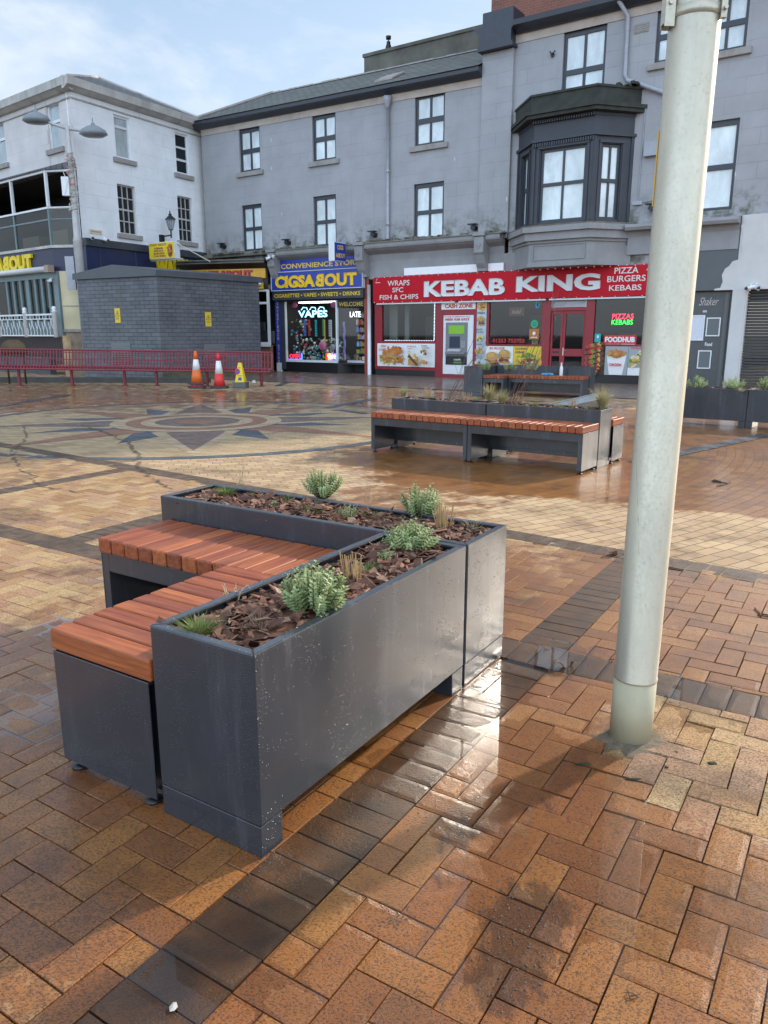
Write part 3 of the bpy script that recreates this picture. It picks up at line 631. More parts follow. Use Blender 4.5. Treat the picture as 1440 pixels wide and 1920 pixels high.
# ------------------------------------------------------------------ planters and benches
def trough(name, label, fr, x0, x1, y0, y1, h, group, mulch_label, feet='x', chips=900):
    T = thing(name, label, 'planter', fr, ((x0 + x1) / 2, (y0 + y1) / 2, 0), group)
    th, fz, gpz = .012, .105, .003
    b = MB()
    b.box(x0 + gpz, x1 - gpz, y0, y0 + th, fz + .004, h - .004); b.box(x0 + gpz, x1 - gpz, y1 - th, y1, fz + .004, h - .004)
    b.box(x0, x0 + th, y0 + gpz, y1 - gpz, fz + .004, h - .004); b.box(x1 - th, x1, y0 + gpz, y1 - gpz, fz + .004, h - .004)
    b.box(x0 + th + .004, x1 - th - .004, y0 + th + .004, y1 - th - .004, fz + .004, fz + .02)
    part('body', b, M_POWDER, T, .003)
    r = MB(); rw = .034
    A = [(x0, y0), (x1, y0), (x1, y1), (x0, y1)]; B = [(x0 + rw, y0 + rw), (x1 - rw, y0 + rw), (x1 - rw, y1 - rw), (x0 + rw, y1 - rw)]
    for k in range(4):
        n = (k + 1) % 4; d = Vector((A[n][0] - A[k][0], A[n][1] - A[k][1])).normalized() * .0012
        q = [(A[k][0] + d.x, A[k][1] + d.y), (A[n][0] - d.x, A[n][1] - d.y), (B[n][0] - d.x, B[n][1] - d.y), (B[k][0] + d.x, B[k][1] + d.y)]
        r.prism(q, .012, 'z', h - .010)
    part('rim', r, M_POWDER, T, .004)
    f = MB(); fw = .10
    if feet == 'x':
        for a, c in ((x0 + .002, x0 + fw), (x1 - fw, x1 - .002)):
            f2 = MB(); f2.box(a, c, y0 + .002, y1 - .002, .002, fz); part('foot', f2, M_POWDER, T, .003)
    else:
        for a, c in ((y0 + .002, y0 + fw), (y1 - fw, y1 - .002)):
            f2 = MB(); f2.box(x0 + .002, x1 - .002, a, c, .002, fz); part('foot', f2, M_POWDER, T, .003)
    # bark mulch: a lumpy bed and loose chips
    mb = MB(); X0, X1, Y0, Y1 = x0 + .016, x1 - .016, y0 + .016, y1 - .016; nx, ny = max(3, int((X1 - X0) / .05)), max(3, int((Y1 - Y0) / .05))
    def hz_(x, y): return h - .040 + .022 * mnoise.noise(Vector((x * 4 + x0 * 7, y * 4, 2.0))) + .02 * (1 - (2 * (y - Y0) / (Y1 - Y0) - 1) ** 4) * (1 - (2 * (x - X0) / (X1 - X0) - 1) ** 6)
    k0 = len(mb.v); mb.add([(X0 + (X1 - X0) * i / nx, Y0 + (Y1 - Y0) * j / ny, hz_(X0 + (X1 - X0) * i / nx, Y0 + (Y1 - Y0) * j / ny)) for i in range(nx + 1) for j in range(ny + 1)],
        [(i * (ny + 1) + j, (i + 1) * (ny + 1) + j, (i + 1) * (ny + 1) + j + 1, i * (ny + 1) + j + 1) for i in range(nx) for j in range(ny)])
    for _ in range(chips):
        x, y = rnd.uniform(X0 + .012, X1 - .012), rnd.uniform(Y0 + .012, Y1 - .012); ln_ = rnd.choice((.022, .035, .05, .06, .075, .09)) * rnd.uniform(.7, 1.25); wd = ln_ * rnd.uniform(.22, .62); tk = rnd.uniform(.0015, .005)
        M = Matrix.Translation((x, y, hz_(x, y) + rnd.uniform(.0, .016))) @ Matrix.Rotation(rnd.uniform(0, 6.28), 4, 'Z') @ Matrix.Rotation(rnd.gauss(0, .45), 4, 'X') @ Matrix.Rotation(rnd.gauss(0, .34), 4, 'Y')
        n = rnd.choice((4, 5, 5, 6)); poly = [(ln_ / 2 * math.cos(6.283 * q / n + .3) * rnd.uniform(.75, 1.2), wd / 2 * math.sin(6.283 * q / n + .3) * rnd.uniform(.7, 1.25)) for q in range(n)]
        c = rnd.uniform(-.006, .006)
        vs = [M @ Vector((p[0], p[1], c * (p[0] / ln_ * 2) ** 2)) for p in poly] + [M @ Vector((p[0] * .93, p[1] * .9, tk + c * (p[0] / ln_ * 2) ** 2)) for p in poly]
        mb.add([tuple(q) for q in vs], [tuple(range(n))[::-1], tuple(range(n, 2 * n))] + [(i, (i + 1) % n, n + (i + 1) % n, n + i) for i in range(n)])
    solid('bark_mulch', mulch_label, 'mulch', fr, mb, M_BARK, ((x0 + x1) / 2, (y0 + y1) / 2, h - .05), kind='stuff')
    return T
def bench(name, label, fr, ln_, dep, group, pitch=.0905, sz=.4455, st=.077, front=True, backpanel=False):
    """x along the bench, y from the open front towards the planter"""
    T = thing(name, label, 'bench', fr, (ln_ / 2, dep / 2, 0), group)
    n = round(ln_ / pitch); p = ln_ / n; s = MB()
    for i in range(n):
        a, c = i * p + .003, (i + 1) * p - .003; dz = rnd.gauss(0, .0008)
        vs = [(a, -.014, sz + .002 + dz), (c, -.014, sz + .002 + dz), (c, dep, sz + .002 + dz), (a, dep, sz + .002 + dz), (a, -.014, sz + st + dz), (c, -.014, sz + st + dz), (c, dep, sz + st + dz), (a, dep, sz + st + dz)]
        s.add(vs, [(0, 3, 2, 1), (4, 5, 6, 7), (0, 1, 5, 4), (1, 2, 6, 5), (2, 3, 7, 6), (3, 0, 4, 7)], [(q[1] + i * .7, q[0], q[2]) for q in vs])
    part('seat', s, M_WOOD, T, .009, seg=3)
    f = MB(); lw, rh, t = .052, .092, .006; zb = .038
    f.box(0, t, 0, dep - .01, zb, sz); f.box(ln_ - t, ln_, 0, dep - .01, zb, sz)                      # end panels
    f.box(t, lw, .0015, .0015 + t, zb, sz - .001); f.box(ln_ - lw, ln_ - t, .0015, .0015 + t, zb, sz - .001)   # front legs
    f.box(lw - t, lw, t + .002, dep - .012, zb, sz - .002); f.box(ln_ - lw, ln_ - lw + t, t + .002, dep - .012, zb, sz - .002)
    f.box(lw, ln_ - lw, .0015, .0015 + t, sz - rh, sz - .001); f.box(lw, ln_ - lw, t + .002, dep - .012, sz - rh - .006, sz - rh)
    f.box(t + .001, ln_ - t - .001, t + .002, dep - .012, sz - .012, sz - .004)
    f.box(lw + .001, ln_ - lw - .001, dep - .02, dep - .014, .16, sz - rh - .008)
    part('frame', f, M_POWDER, T, .002)
    for x in (.03, ln_ - .03):
        for y in (.045, dep - .06):
            q = MB(); q.smooth = True; q.lathe([(.030, .003), (.030, .010), (.012, .014), (.006, .018), (.006, .04)], x, y, 16); part('levelling_foot', q, M_BLACK, T)
    return T
GP_, GB_ = 'grey metal planters of the plaza seating', 'timber slat benches of the plaza seating'
trough('planter_trough', 'nearest long charcoal planter with scratched wet side, beside the two slat benches', L, 0, 1.305, 0, .4165, .6415, GP_, 'bark chips filling the nearest long planter', 'x', 950)
trough('planter_trough', 'charcoal planter standing across behind the nearest long planter', L, 1.316, 1.722, -.002, 1.85, .6415, GP_, 'bark chips in the planter across behind the nearest one', 'y', 1100)
bench('slatted_bench', 'orange-brown slat bench running along the nearest planter, square end facing the viewer', Frame(*L.w(.862, .918).xy, 57.64 + 180), .862, .485, GB_, .0865)
bench('slatted_bench', 'red-brown slat bench with open frame below, in the corner of the nearest planters', Frame(*L.w(.868, 1.79).xy, 57.64 - 90), 1.355, .442, GB_, .0935)
# ------------------------------------------------------------------ plants
M_HEBE = leafy('grey_green_leaf', (.25, .34, .135), (.41, .49, .225), (.55, .61, .34)); M_HSTEM = paint('plant_stem', (.10, .075, .045), .7)
M_GRASS = leafy('green_blade', (.075, .130, .025), (.17, .235, .05), (.26, .25, .09)); M_STRAW = leafy('straw_stalk', (.42, .27, .12), (.60, .43, .22), (.35, .21, .10), .6)
M_STIPA = leafy('pale_grass', (.28, .26, .12), (.45, .38, .19), (.20, .22, .08)); M_DEAD = leafy('bleached_stalk', (.52, .42, .27), (.66, .56, .38), (.40, .32, .2), .6)
M_TWIG = paint('red_twig', (.115, .055, .048), .6, .3, 30)
def leaf(mb, p, d, up, ln_, wd):
    s = d.cross(up).normalized(); up = s.cross(d).normalized(); a = p + d * ln_ * .5 + s * wd / 2 + up * wd * .12; b = p + d * ln_ * .5 - s * wd / 2 + up * wd * .12
    t = p + d * ln_ - up * wd * .10; mb.add([tuple(p), tuple(a), tuple(t), tuple(b)], [(0, 1, 2), (0, 2, 3)])
def hebe(px, py, z, wd, ht, n, ll, label, group='grey-green shrubs in the planters', nodes=11, name='hebe_shrub', fr=None):
    x, y = gp(px, py, z); T = thing(name, label, 'shrub', WORLD, (x, y, z), group); lv, st = MB(), MB()
    for i in range(n):
        a = rnd.uniform(0, 6.28); q = math.sqrt(rnd.random()); tip = Vector((math.cos(a) * wd / 2 * q, math.sin(a) * wd / 2 * q, ht * (1.0 - .50 * q * q) * rnd.uniform(.58, 1.10)))
        b0 = Vector((math.cos(a) * wd * .10 * q, math.sin(a) * wd * .10 * q, -.02)); c = Vector((tip.x * .75, tip.y * .75, tip.z * .35)); O = Vector((x, y, z))
        pts = [b0 * (1 - t) ** 2 + c * 2 * t * (1 - t) + tip * t * t for t in [k / 6 for k in range(7)]]
        st.tube([O + p for p in pts], [.0022 * (1 - .6 * k / 6) for k in range(7)], 4, False)
        for k in range(nodes):
            t = .30 + .70 * k / (nodes - 1); p = b0 * (1 - t) ** 2 + c * 2 * t * (1 - t) + tip * t * t; d = ((c - b0) * (1 - t) + (tip - c) * t).normalized()
            s = d.orthogonal().normalized(); s = Matrix.Rotation(k * 1.5708 + a, 3, d) @ s
            for sg in (1, -1):
                o = (s * sg * 1.0 + d * rnd.uniform(.45, .8)).normalized(); leaf(lv, O + p, o, d, ll * rnd.uniform(.75, 1.1) * (1 if k < nodes - 2 else .65), ll * .42)
    part('foliage', lv, M_HEBE, T); part('stem', st, M_HSTEM, T); return T
def blades(mb, x, y, z, n, h, spread, w_, curve=.5, top=1.0, r0=.02):
    for _ in range(n):
        a = rnd.uniform(0, 6.28); q = rnd.random() ** .6; d = Vector((math.cos(a), math.sin(a), 0)); hh = h * rnd.uniform(.55, 1.05); s = Vector((-d.y, d.x, 0)) * w_ / 2; s = Matrix.Rotation(rnd.uniform(-.8, .8), 3, 'Z') @ s
        b0 = Vector((x, y, z - .015)) + d * r0 * rnd.random(); prev = None
        for k in range(5):
            t = k / 4; p = b0 + d * spread * q * t ** (1 + curve) + Vector((0, 0, hh * (t - .35 * curve * q * t * t))); ww = s * (1 - .92 * t ** 1.5)
            if prev: mb.add([tuple(prev[0]), tuple(prev[1]), tuple(p + ww), tuple(p - ww)], [(0, 1, 2, 3)])
            prev = (p - ww, p + ww)
def tuft(px, py, z, n, h, spread, w_, mat, label, group='grass tufts in the planters', cat='grass tuft', name='grass_tuft', r0=.03, curve=.5):
    x, y = gp(px, py, z); mb = MB(); blades(mb, x, y, z, n, h, spread, w_, curve, 1, r0); return solid(name, label, cat, WORLD, mb, mat, (x, y, z), group)
def stubble(px, py, z, n, h, r, label, group='cut-back straw clumps in the planters'):
    x, y = gp(px, py, z); mb = MB()
    for _ in range(n):
        a, q = rnd.uniform(0, 6.28), rnd.random() ** .5 * r; b0 = Vector((x + q * math.cos(a), y + q * math.sin(a), z - .015)); t = b0 + Vector((math.cos(a) * h * .16 * q / r + rnd.gauss(0, h * .05), math.sin(a) * h * .16 * q / r + rnd.gauss(0, h * .05), h * rnd.uniform(.65, 1.05)))
        mb.tube([b0, (b0 + t) / 2 + Vector((rnd.gauss(0, .003), rnd.gauss(0, .003), 0)), t], [rnd.uniform(.0016, .0034)] * 2 + [.0016], 5)
    return solid('straw_stubble', label, 'cut grass', WORLD, mb, M_STRAW, (x, y, z), group)
def stalks(px, py, z, n, h, lean, label, mat=M_DEAD, name='dead_stalk', cat='dead stalk', r=.0014, group=None, wander=.16, fork=True):
    x, y = gp(px, py, z); mb = MB()
    for _ in range(n):
        sp_ = .05 if h > 1 else .015; p = Vector((x + rnd.gauss(0, sp_), y + rnd.gauss(0, sp_), z - .01)); d = Vector((lean[0] + rnd.gauss(0, wander), lean[1] + rnd.gauss(0, wander), 1)).normalized(); pts = [p.copy()]; m_ = 7; L_ = h * rnd.uniform(.6, 1.05)
        for k in range(m_): d = (d + Vector((rnd.gauss(0, wander * .5), rnd.gauss(0, wander * .5), rnd.gauss(-.02, .05)))).normalized(); p = p + d * L_ / m_; pts.append(p.copy())
        mb.tube(pts, [r * (1 - .75 * k / m_) for k in range(m_ + 1)], 4, False)
        if fork and rnd.random() < .7:
            k = rnd.randint(3, 5); e = (d + Vector((rnd.gauss(0, .6), rnd.gauss(0, .6), .2))).normalized(); mb.tube([pts[k], pts[k] + e * L_ * .2, pts[k] + e * L_ * .36 + Vector((0, 0, -.02))], [r * .5, r * .4, r * .2], 4, False)
    return solid(name, label, cat, WORLD, mb, mat, (x, y, z), group)
ZT = .625
hebe(588, 1145, ZT, .225, .165, 62, .026, 'grey-green shrub with upright leafy shoots, nearest the viewer in the front planter', nodes=13)
hebe(770, 1030, ZT, .235, .125, 60, .024, 'grey-green shrub at the far end of the nearest long planter', nodes=11)
hebe(606, 928, ZT, .235, .155, 80, .022, 'rounded pale green shrub in the middle of the rear planter', nodes=11)
hebe(788, 966, ZT, .225, .165, 62, .024, 'grey-green shrub in the rear planter next to dry straw stubble', nodes=11)
stubble(664, 1090, ZT, 24, .125, .034, 'golden straw stubble between the two shrubs of the nearest planter')
stubble(831, 990, ZT, 24, .135, .038, 'golden straw stubble beside the last shrub of the rear planter')
tuft(372, 1182, ZT, 260, .060, .085, .0030, M_GRASS, 'dark green grass tuft in the near corner of the front planter')
tuft(424, 926, ZT, 240, .062, .075, .0032, M_GRASS, 'bright green grass tuft at the far left end of the rear planter')
tuft(590, 962, ZT, 240, .055, .080, .0032, M_GRASS, 'green grass tuft below the rounded shrub in the rear planter')
hebe(656, 972, ZT, .11, .075, 26, .012, 'small olive spindly herb beside the green tuft in the rear planter', 'small herbs among the bark', 9, 'herb')
hebe(727, 1052, ZT, .085, .055, 20, .012, 'small green herb between straw and shrub in the nearest planter', 'small herbs among the bark', 8, 'herb')
hebe(514, 948, ZT, .04, .03, 9, .012, 'tiny lime green seedling in the bark of the rear planter', 'small herbs among the bark', 5, 'herb')
hebe(603, 1166, ZT, .05, .03, 10, .012, 'tiny lime green sprig under the nearest big shrub', 'small herbs among the bark', 5, 'herb')
for a_, b_, n_, lb in [(540, 940, 130, 'low grass tuft left of the rounded shrub in the rear planter'), (700, 968, 120, 'low grass tuft right of the spindly herb in the rear planter'), (690, 1068, 110, 'low grass tuft beside the straw of the nearest planter'), (482, 930, 90, 'small grass tuft beside the tall bleached stalks')]:
    tuft(a_, b_, ZT, n_, .045, .055, .0028, M_GRASS, lb)
stalks(452, 905, ZT, 9, .20, (.1, 0), 'tall bleached grass stalks rising from the left end of the rear planter', wander=.20)
stalks(689, 940, ZT, 4, .15, (.1, 0), 'thin bleached stalks in the middle of the rear planter', wander=.22)
stalks(441, 1118, ZT, 7, .065, (-.1, 0), 'bleached broken root sticking out beside the bench seat', r=.004, wander=.5)
tuft(886, 986, ZT, 110, .06, .06, .0016, M_DEAD, 'wispy dry tan grass at the right end of the rear planter', curve=.2)
tuft(488, 1180, ZT, 70, .055, .05, .0013, M_DEAD, 'wispy grey dead grass in front of the nearest big shrub', curve=.2)

# ------------------------------------------------------------------ the near steel lamp column
px_, py_ = 0.928, 2.33
PB = gp(1186, 1388); PC = Frame(PB[0], PB[1] + .03, 0)   # stands a hair off plumb
LEAN = R(.45)
T = thing('lamp_column', 'thick galvanised steel lamp column standing close on the right', 'lamp post', PC, (0, 0, 0)); T.rotation_euler = (0, LEAN, 0)
a = MB(); a.smooth = True; a.lathe([(.0775, -.012), (.0775, .245)], 0, 0, 48); part('painted_base', a, M_PUTTY, T)
a = MB(); a.smooth = True; a.lathe([(.0792, .2455), (.0796, .250), (.0775, .254), (.0765, 3.2), (.055, 8.0)], 0, 0, 48); part('shaft', a, M_GALV, T)
zt = 2.438
a = MB(); a.smooth = True; a.lathe([(.0772, zt), (.0795, zt + .001), (.0795, zt + .030), (.0772, zt + .031)], 0, 0, 48)
a.smooth = False; a.box(.052, .070, -.070, -.052, zt - .012, zt + .045); a.tube([(.062, -.082, zt + .012), (.062, -.05, zt + .012)], .006, 8); part('clamp_band', a, M_GALV, T)
a = MB(); a.box(-.104, -.074, -.035, -.030, zt - .025, zt + .4); a.box(-.104, -.074, .000, .005, zt - .025, zt + .4); a.box(-.104, -.100, -.030, .0, zt - .015, zt + .4); a.tube([(-.09, -.042, zt + .04), (-.09, .01, zt + .04)], .007, 8); part('sign_bracket', a, M_GALV, T)
a = MB(); vb = R(21); pp = Vector((-math.cos(vb), math.sin(vb))) * .0765; tt = Vector((math.sin(vb), math.cos(vb))); nn_ = Vector((-math.cos(vb), math.sin(vb))) * .004
a.prism([tuple(pp + tt * -.014), tuple(pp + tt * .03), tuple(pp + tt * .03 + nn_), tuple(pp + tt * -.014 + nn_)], .225, 'z', 1.905); a.v = [(v[0] + v[2] * math.tan(R(.45)), v[1], v[2]) for v in a.v]; solid('sticker_plate', 'yellow plate edge on the left side of the steel lamp column', 'sign', PC, a, paint('yellow_plate', (.75, .42, .03), .5, .1), (-.08, .04, 2.0))
a = MB(); k = [(-.0775 + 0, 0)]
pts = []
for i in range(13):
    t = i / 12; ang = R(180 + 4 + 62 * math.sin(t * 1.75) ** 1.2 if t < .9 else 180 + 60); z = 1.12 - .62 * t if t < .8 else .624 - (t - .8) * .9
    pts.append((.0768 * math.cos(ang), .0768 * math.sin(ang), z))
for i in range(13):
    t = i / 12; ang = R(180 + 8 + 46 * math.sin(math.pi * min(1, t * 1.0) * .62)); z = 1.14 - .66 * t; pts[i] = (.0764 * math.cos(ang), .0764 * math.sin(ang), z)
a.tube(pts, .0011, 4); part('scratch', a, paint('scratch_dark', (.10, .085, .06), .7), T)
# cement collar, moss, leaves and bits on the ground
def blob(name, label, cat, px, py, rx, ry, h, mat, n=22, kind=None, z0=.0035):
    x, y = gp(px, py); mb = MB(); vs = [(x, y, z0 + h)]
    for ring_, q in ((.55, .8), (1, 0)):
        for k in range(n): a = 6.283 * k / n; j = rnd.uniform(.78, 1.2) * ring_; vs.append((x + rx * j * math.cos(a), y + ry * j * math.sin(a), z0 + h * q - (.006 if ring_ == 1 else 0)))
    mb.add(vs, [(0, 1 + k, 1 + (k + 1) % n) for k in range(n)] + [(1 + k, 1 + n + k, 1 + n + (k + 1) % n, 1 + (k + 1) % n) for k in range(n)])
    return solid(name, label, cat, WORLD, mb, mat, (x, y, 0), kind=kind)
blob('cement_collar', None, None, 1192, 1388, .15, .115, .006, paint('old_cement', (.15, .115, .075), .95, .3, 30, .8, bscale=90), kind='structure')
M_MOSS = paint('moss', (.036, .036, .018), .98, .4, 60, .9, bscale=200)
for i, (a, b, rx, ry) in enumerate([(1336, 1432, .028, .018), (1190, 1462, .05, .008), (1095, 1433, .04, .007), (1250, 1440, .012, .01), (1268, 1412, .010, .022)]):
    blob('moss', None, None, a, b, rx * .8, ry * .7, .0025, M_MOSS, kind='stuff')
def curled_leaf(px, py, ln_, wd, rot, label, c=(.16, .095, .06)):
    x, y = gp(px, py); mb = MB(); mb.smooth = True; n = 7; M = Matrix.Translation((x, y, .012)) @ Matrix.Rotation(rot, 4, 'Z') @ Matrix.Rotation(.25, 4, 'Y')
    rows = []
    for i in range(n + 1):
        t = i / n; hw = wd / 2 * math.sin(math.pi * t) ** .7 * rnd.uniform(.8, 1.15) + .0006
        rows.append([M @ Vector(((t - .5) * ln_, s * hw, .55 * abs(s) * hw + .012 * math.sin(t * 5) + (.004 if s == 0 else 0))) for s in (-1, -.5, 0, .5, 1)])
    vs = [tuple(p) for r_ in rows for p in r_]; mb.add(vs, [(i * 5 + k, i * 5 + 5 + k, i * 5 + 6 + k, i * 5 + 1 + k) for i in range(n) for k in range(4)])
    o = solid('dead_leaf', label, 'leaf', WORLD, mb, leafy('brown_leaf', c, tuple(q * .6 for q in c), tuple(q * 1.4 for q in c), .8) if 'brown_leaf' not in MATS else MATS['brown_leaf'], (x, y, .01), 'dead leaves on the pavers'); return o
curled_leaf(1148, 1042, .10, .07, .8, 'pale curled dead leaf left of the lamp column on the paver band')
curled_leaf(1048, 1252, .09, .04, .2, 'dark wet leaf lying on the raised corner brick near the puddle')
curled_leaf(1075, 1250, .05, .03, 2.2, 'smaller leaf scrap beside the dark wet leaf')
curled_leaf(573, 1180, .055, .03, 1.0, 'crisp brown leaf on the rim of the nearest planter') .location.z = .648
def sticks(px, py, n, ln_, r, label, name='twig', cat='twig'):
    x, y = gp(px, py); mb = MB()
    for _ in range(n):
        a = rnd.uniform(0, 6.28); o = Vector((x + rnd.gauss(0, ln_ * .3), y + rnd.gauss(0, ln_ * .3), .007)); d = Vector((math.cos(a), math.sin(a), 0)) * ln_ * rnd.uniform(.5, 1) / 2
        mb.tube([o - d, o + Vector((rnd.gauss(0, .004), rnd.gauss(0, .004), .002)), o + d], r, 4)
    return solid(name, label, cat, WORLD, mb, paint('dark_twig', (.05, .035, .025), .8), (x, y, 0))
sticks(1432, 1152, 3, .10, .004, 'dark twig lying on the bricks at the right edge behind the column')
sticks(1350, 905, 5, .16, .006, 'black twigs lying on the wet paving right of the column')
sticks(1185, 1866, 4, .03, .0012, 'crossed fine twigs on the bricks at the bottom edge')
x, y = gp(325, 1892); mb = MB(); mb.add([(x + .010 * math.cos(k * 1.05) * rnd.uniform(.6, 1.1), y + .015 * math.sin(k * 1.05) * rnd.uniform(.7, 1.1), .006) for k in range(6)] + [(x, y, .010)], [(k, (k + 1) % 6, 6) for k in range(6)])
solid('litter_scrap', 'pale scrap of litter on the dark paver band at the bottom', 'litter', WORLD, mb, paint('pale_scrap', (.45, .42, .38), .8), (x, y, 0))
gr = MB()
for (cx, cy, sg, n) in [(500, 1612, .03, 70), (930, 1255, .09, 160), (860, 1300, .05, 70), (1010, 1690, .10, 240), (960, 1800, .08, 160), (1180, 1240, .07, 120), (700, 1500, .07, 110), (1400, 1080, .10, 120), (740, 1720, .03, 90), (1300, 1480, .08, 60)]:
    for _ in range(n):
        q = gp(cx, cy); x, y, r_ = q[0] + rnd.gauss(0, sg), q[1] + rnd.gauss(0, sg), rnd.choice((.0012, .0018, .003)); z = top_z(x, y) + .0005
        gr.add([(x + r_, y, z), (x, y + r_ * 1.2, z), (x - r_, y, z), (x, y - r_, z), (x, y, z + r_ * 1.2)], [(0, 1, 4), (1, 2, 4), (2, 3, 4), (3, 0, 4)])
solid('grit', None, None, WORLD, gr, paint('grit_stone', (.13, .095, .072), .8, .5, 90), (0, 0, 0), kind='stuff')

# ------------------------------------------------------------------ the middle seating group
MF = Frame(-.165, 9.79, -35.9)
trough('planter_trough', 'left half of the long planter behind the middle double bench', MF, -.02, 1.395, .478, .86, .66, GP_, 'bark chips in the left half of the middle planter', 'x', 380)
trough('planter_trough', 'right half of the long planter behind the middle double bench', MF, 1.408, 2.845, .478, .86, .66, GP_, 'bark chips in the right half of the middle planter', 'x', 380)
bench('slatted_bench', 'left module of the front double bench in the middle of the plaza', MF, 1.415, .47, GB_)
bench('slatted_bench', 'right module of the front double bench in the middle of the plaza', Frame(*MF.w(1.422, 0).xy, -35.9), 1.42, .47, GB_)
bench('slatted_bench', 'rear bench showing only its right end behind the middle planter', Frame(*MF.w(2.865, 1.235).xy, -35.9 + 180), 1.42, .37, GB_)
bench('slatted_bench', 'second rear bench hidden mostly behind the left half of the middle planter', Frame(*MF.w(1.44, 1.235).xy, -35.9 + 180), 1.42, .37, GB_)
ZM = .645
def mid(px, py): return gp(px, py, ZM)
for (x, y, h, sp, n, lb) in [(757, 742, .13, .07, 170, 'small brown-tipped pale tuft at the left end of the middle planter'), (918, 753, .22, .10, 260, 'taller pale feathery tuft near the centre of the middle planter'), (941, 758, .18, .11, 240, 'leaning pale feathery tuft just right of the taller one'), (1128, 768, .25, .15, 320, 'largest feathery tuft at the right end of the middle planter')]:
    tuft(x, y, ZM, int(n * 1.3), h * 1.3, sp * 1.35, .004, M_STIPA, lb, 'feathery grass tufts of the middle planter', curve=.6)
for (x, y, h, lb) in [(802, 746, .16, 'pinkish straw stubble at the left of the middle planter'), (874, 752, .13, 'short straw stubble left of the feathery tufts'), (971, 758, .17, 'dense straw stubble right of the feathery tufts'), (1074, 764, .13, 'orange-tipped straw stubble in front of the barrow tray')]:
    stubble(x, y, ZM, 20, h, .05, lb)
for (x, y, lb) in [(809, 747, 'low green tuft under the pinkish stubble'), (893, 752, 'low olive tuft beside the short stubble'), (1050, 765, 'wide low green tuft in front of the barrow'), (1002, 761, 'scrubby low tuft in the right half of the middle planter'), (1105, 768, 'dark low tuft beside the largest feathery tuft')]:
    tuft(x, y, ZM, 110, .075, .09, .004, M_GRASS, lb, 'low green tufts of the middle planter')
def shrub_twigs(px, py, n, h, lean, label):
    return stalks(px, py, ZM, n, h, lean, label, M_TWIG, 'bare_shrub', 'bare shrub', .0034, 'bare twiggy shrubs of the middle planter', .10)
shrub_twigs(850, 748, 9, 1.35, (.42, .1), 'bare twiggy shrub leaning right in the left half of the middle planter')
shrub_twigs(962, 760, 12, 1.55, (.42, .1), 'taller bare red-twigged shrub in front of the red shop doors')
# barrow left behind the planter
b0 = gp(1030, 800); BW = Frame(2.52, 11.05, 8); BWG = (0, 0, 0)
def sc(mb, k=.74): mb.v = [tuple(c * k for c in v) for v in mb.v]; return mb
T = thing('wheelbarrow', 'grey steel wheelbarrow parked behind the middle planter', 'wheelbarrow', BW, (0, 0, 0))
a = MB(); A = [(-.18, -.36, .62), (.98, -.33, .86), (.98, .33, .86), (-.18, .36, .62)]; B = [(.02, -.24, .36), (.58, -.2, .42), (.58, .2, .42), (.02, .24, .36)]
for k in range(4):
    n = (k + 1) % 4; a.quad(B[k], B[n], A[n], A[k])
a.quad(*B[::-1]); a.tube([*A, A[0]], .014, 6)
for k in range(4):
    n = (k + 1) % 4; C_ = [tuple(Vector(A[k]) * .965 + Vector((.012, 0, .02))), tuple(Vector(A[n]) * .965 + Vector((.012, 0, .02)))]
part('tray', sc(a), paint('worn_tray_grey', (.30, .31, .30), .55, .2, 5, .1, .3, dirt=.4, dirtc=(.14, .14, .13)), T)
for y in (-.27, .27):
    a = MB(); a.tube([(-.72, y, .70), (-.45, y, .62), (.0, y * .85, .38), (.75, y * .25, .22)], .016, 8); a.tube([(-.15, y * .9, .44), (-.2, y * .95, .02), (-.02, y * .9, .02), (.05, y * .85, .38)], .012, 6); h_ = part('handle', sc(a), M_GALV, T)
    a = MB(); a.tube([(-.80, y, .72), (-.62, y, .665)], .022, 8); part('grip', sc(a), M_BLACK, h_)
a = MB(); a.smooth = True; a.lathe([(.10, -.04), (.18, -.05), (.20, 0), (.18, .05), (.10, .04)], .86, .20, 24, 0, 'y'); wh = part('wheel', sc(a), M_BLACK, T)
a = MB(); a.lathe([(.10, -.045), (.105, 0), (.10, .045)], .86, .20, 20, 0, 'y'); part('rim', sc(a), paint('yellow_hub', (.75, .45, .03), .5), wh)

# ------------------------------------------------------------------ planter on the right and the seating by the red shop
RF = Frame(*gp(1396, 803), -36)
trough('planter_trough', 'left module of the long dark planter at the right edge', RF, -1.30, -.006, 0, .48, .62, GP_, 'bark chips in the left module of the right edge planter', 'x', 200)
trough('planter_trough', 'right module of the long dark planter at the right edge', RF, .006, 1.6, 0, .48, .62, GP_, 'bark chips in the right module of the right edge planter', 'x', 120)
for (x, y, wd, lb) in [(1307, 727, .34, 'low grey-green shrub beside the column in the right edge planter'), (1375, 729, .36, 'low grey-green shrub in front of the white pier'), (1436, 728, .28, 'grey-green shrub cut by the right edge of the picture')]:
    hebe(x, y, .6, wd, .22, 34, .040, lb, 'shrubs of the right edge planter', 9)
stalks(1356, 730, .6, 6, .34, (0, 0), 'tan dead stems standing before the white pier', r=.003, wander=.12)
tuft(1392, 733, .6, 90, .08, .12, .004, M_STIPA, 'short brownish tuft right of the shrub before the white pier', 'grass tufts of the right edge planter')
tuft(1420, 733, .6, 90, .09, .12, .004, M_STIPA, 'short brownish tuft at the far right planter module', 'grass tufts of the right edge planter')
b0 = gp(905, 744); BF = Frame(b0[0], b0[1], -30)
trough('planter_trough', 'planter standing end-on at the left of the seating by the red shopfront', BF, -.50, -.012, -.02, 1.30, .72, GP_, 'bark chips in the end-on planter by the red shopfront', 'y', 120)
trough('planter_trough', 'long planter behind the seating by the red shopfront', BF, .0, 2.35, .86, 1.30, .72, GP_, 'bark chips in the long planter by the red shopfront', 'x', 160)
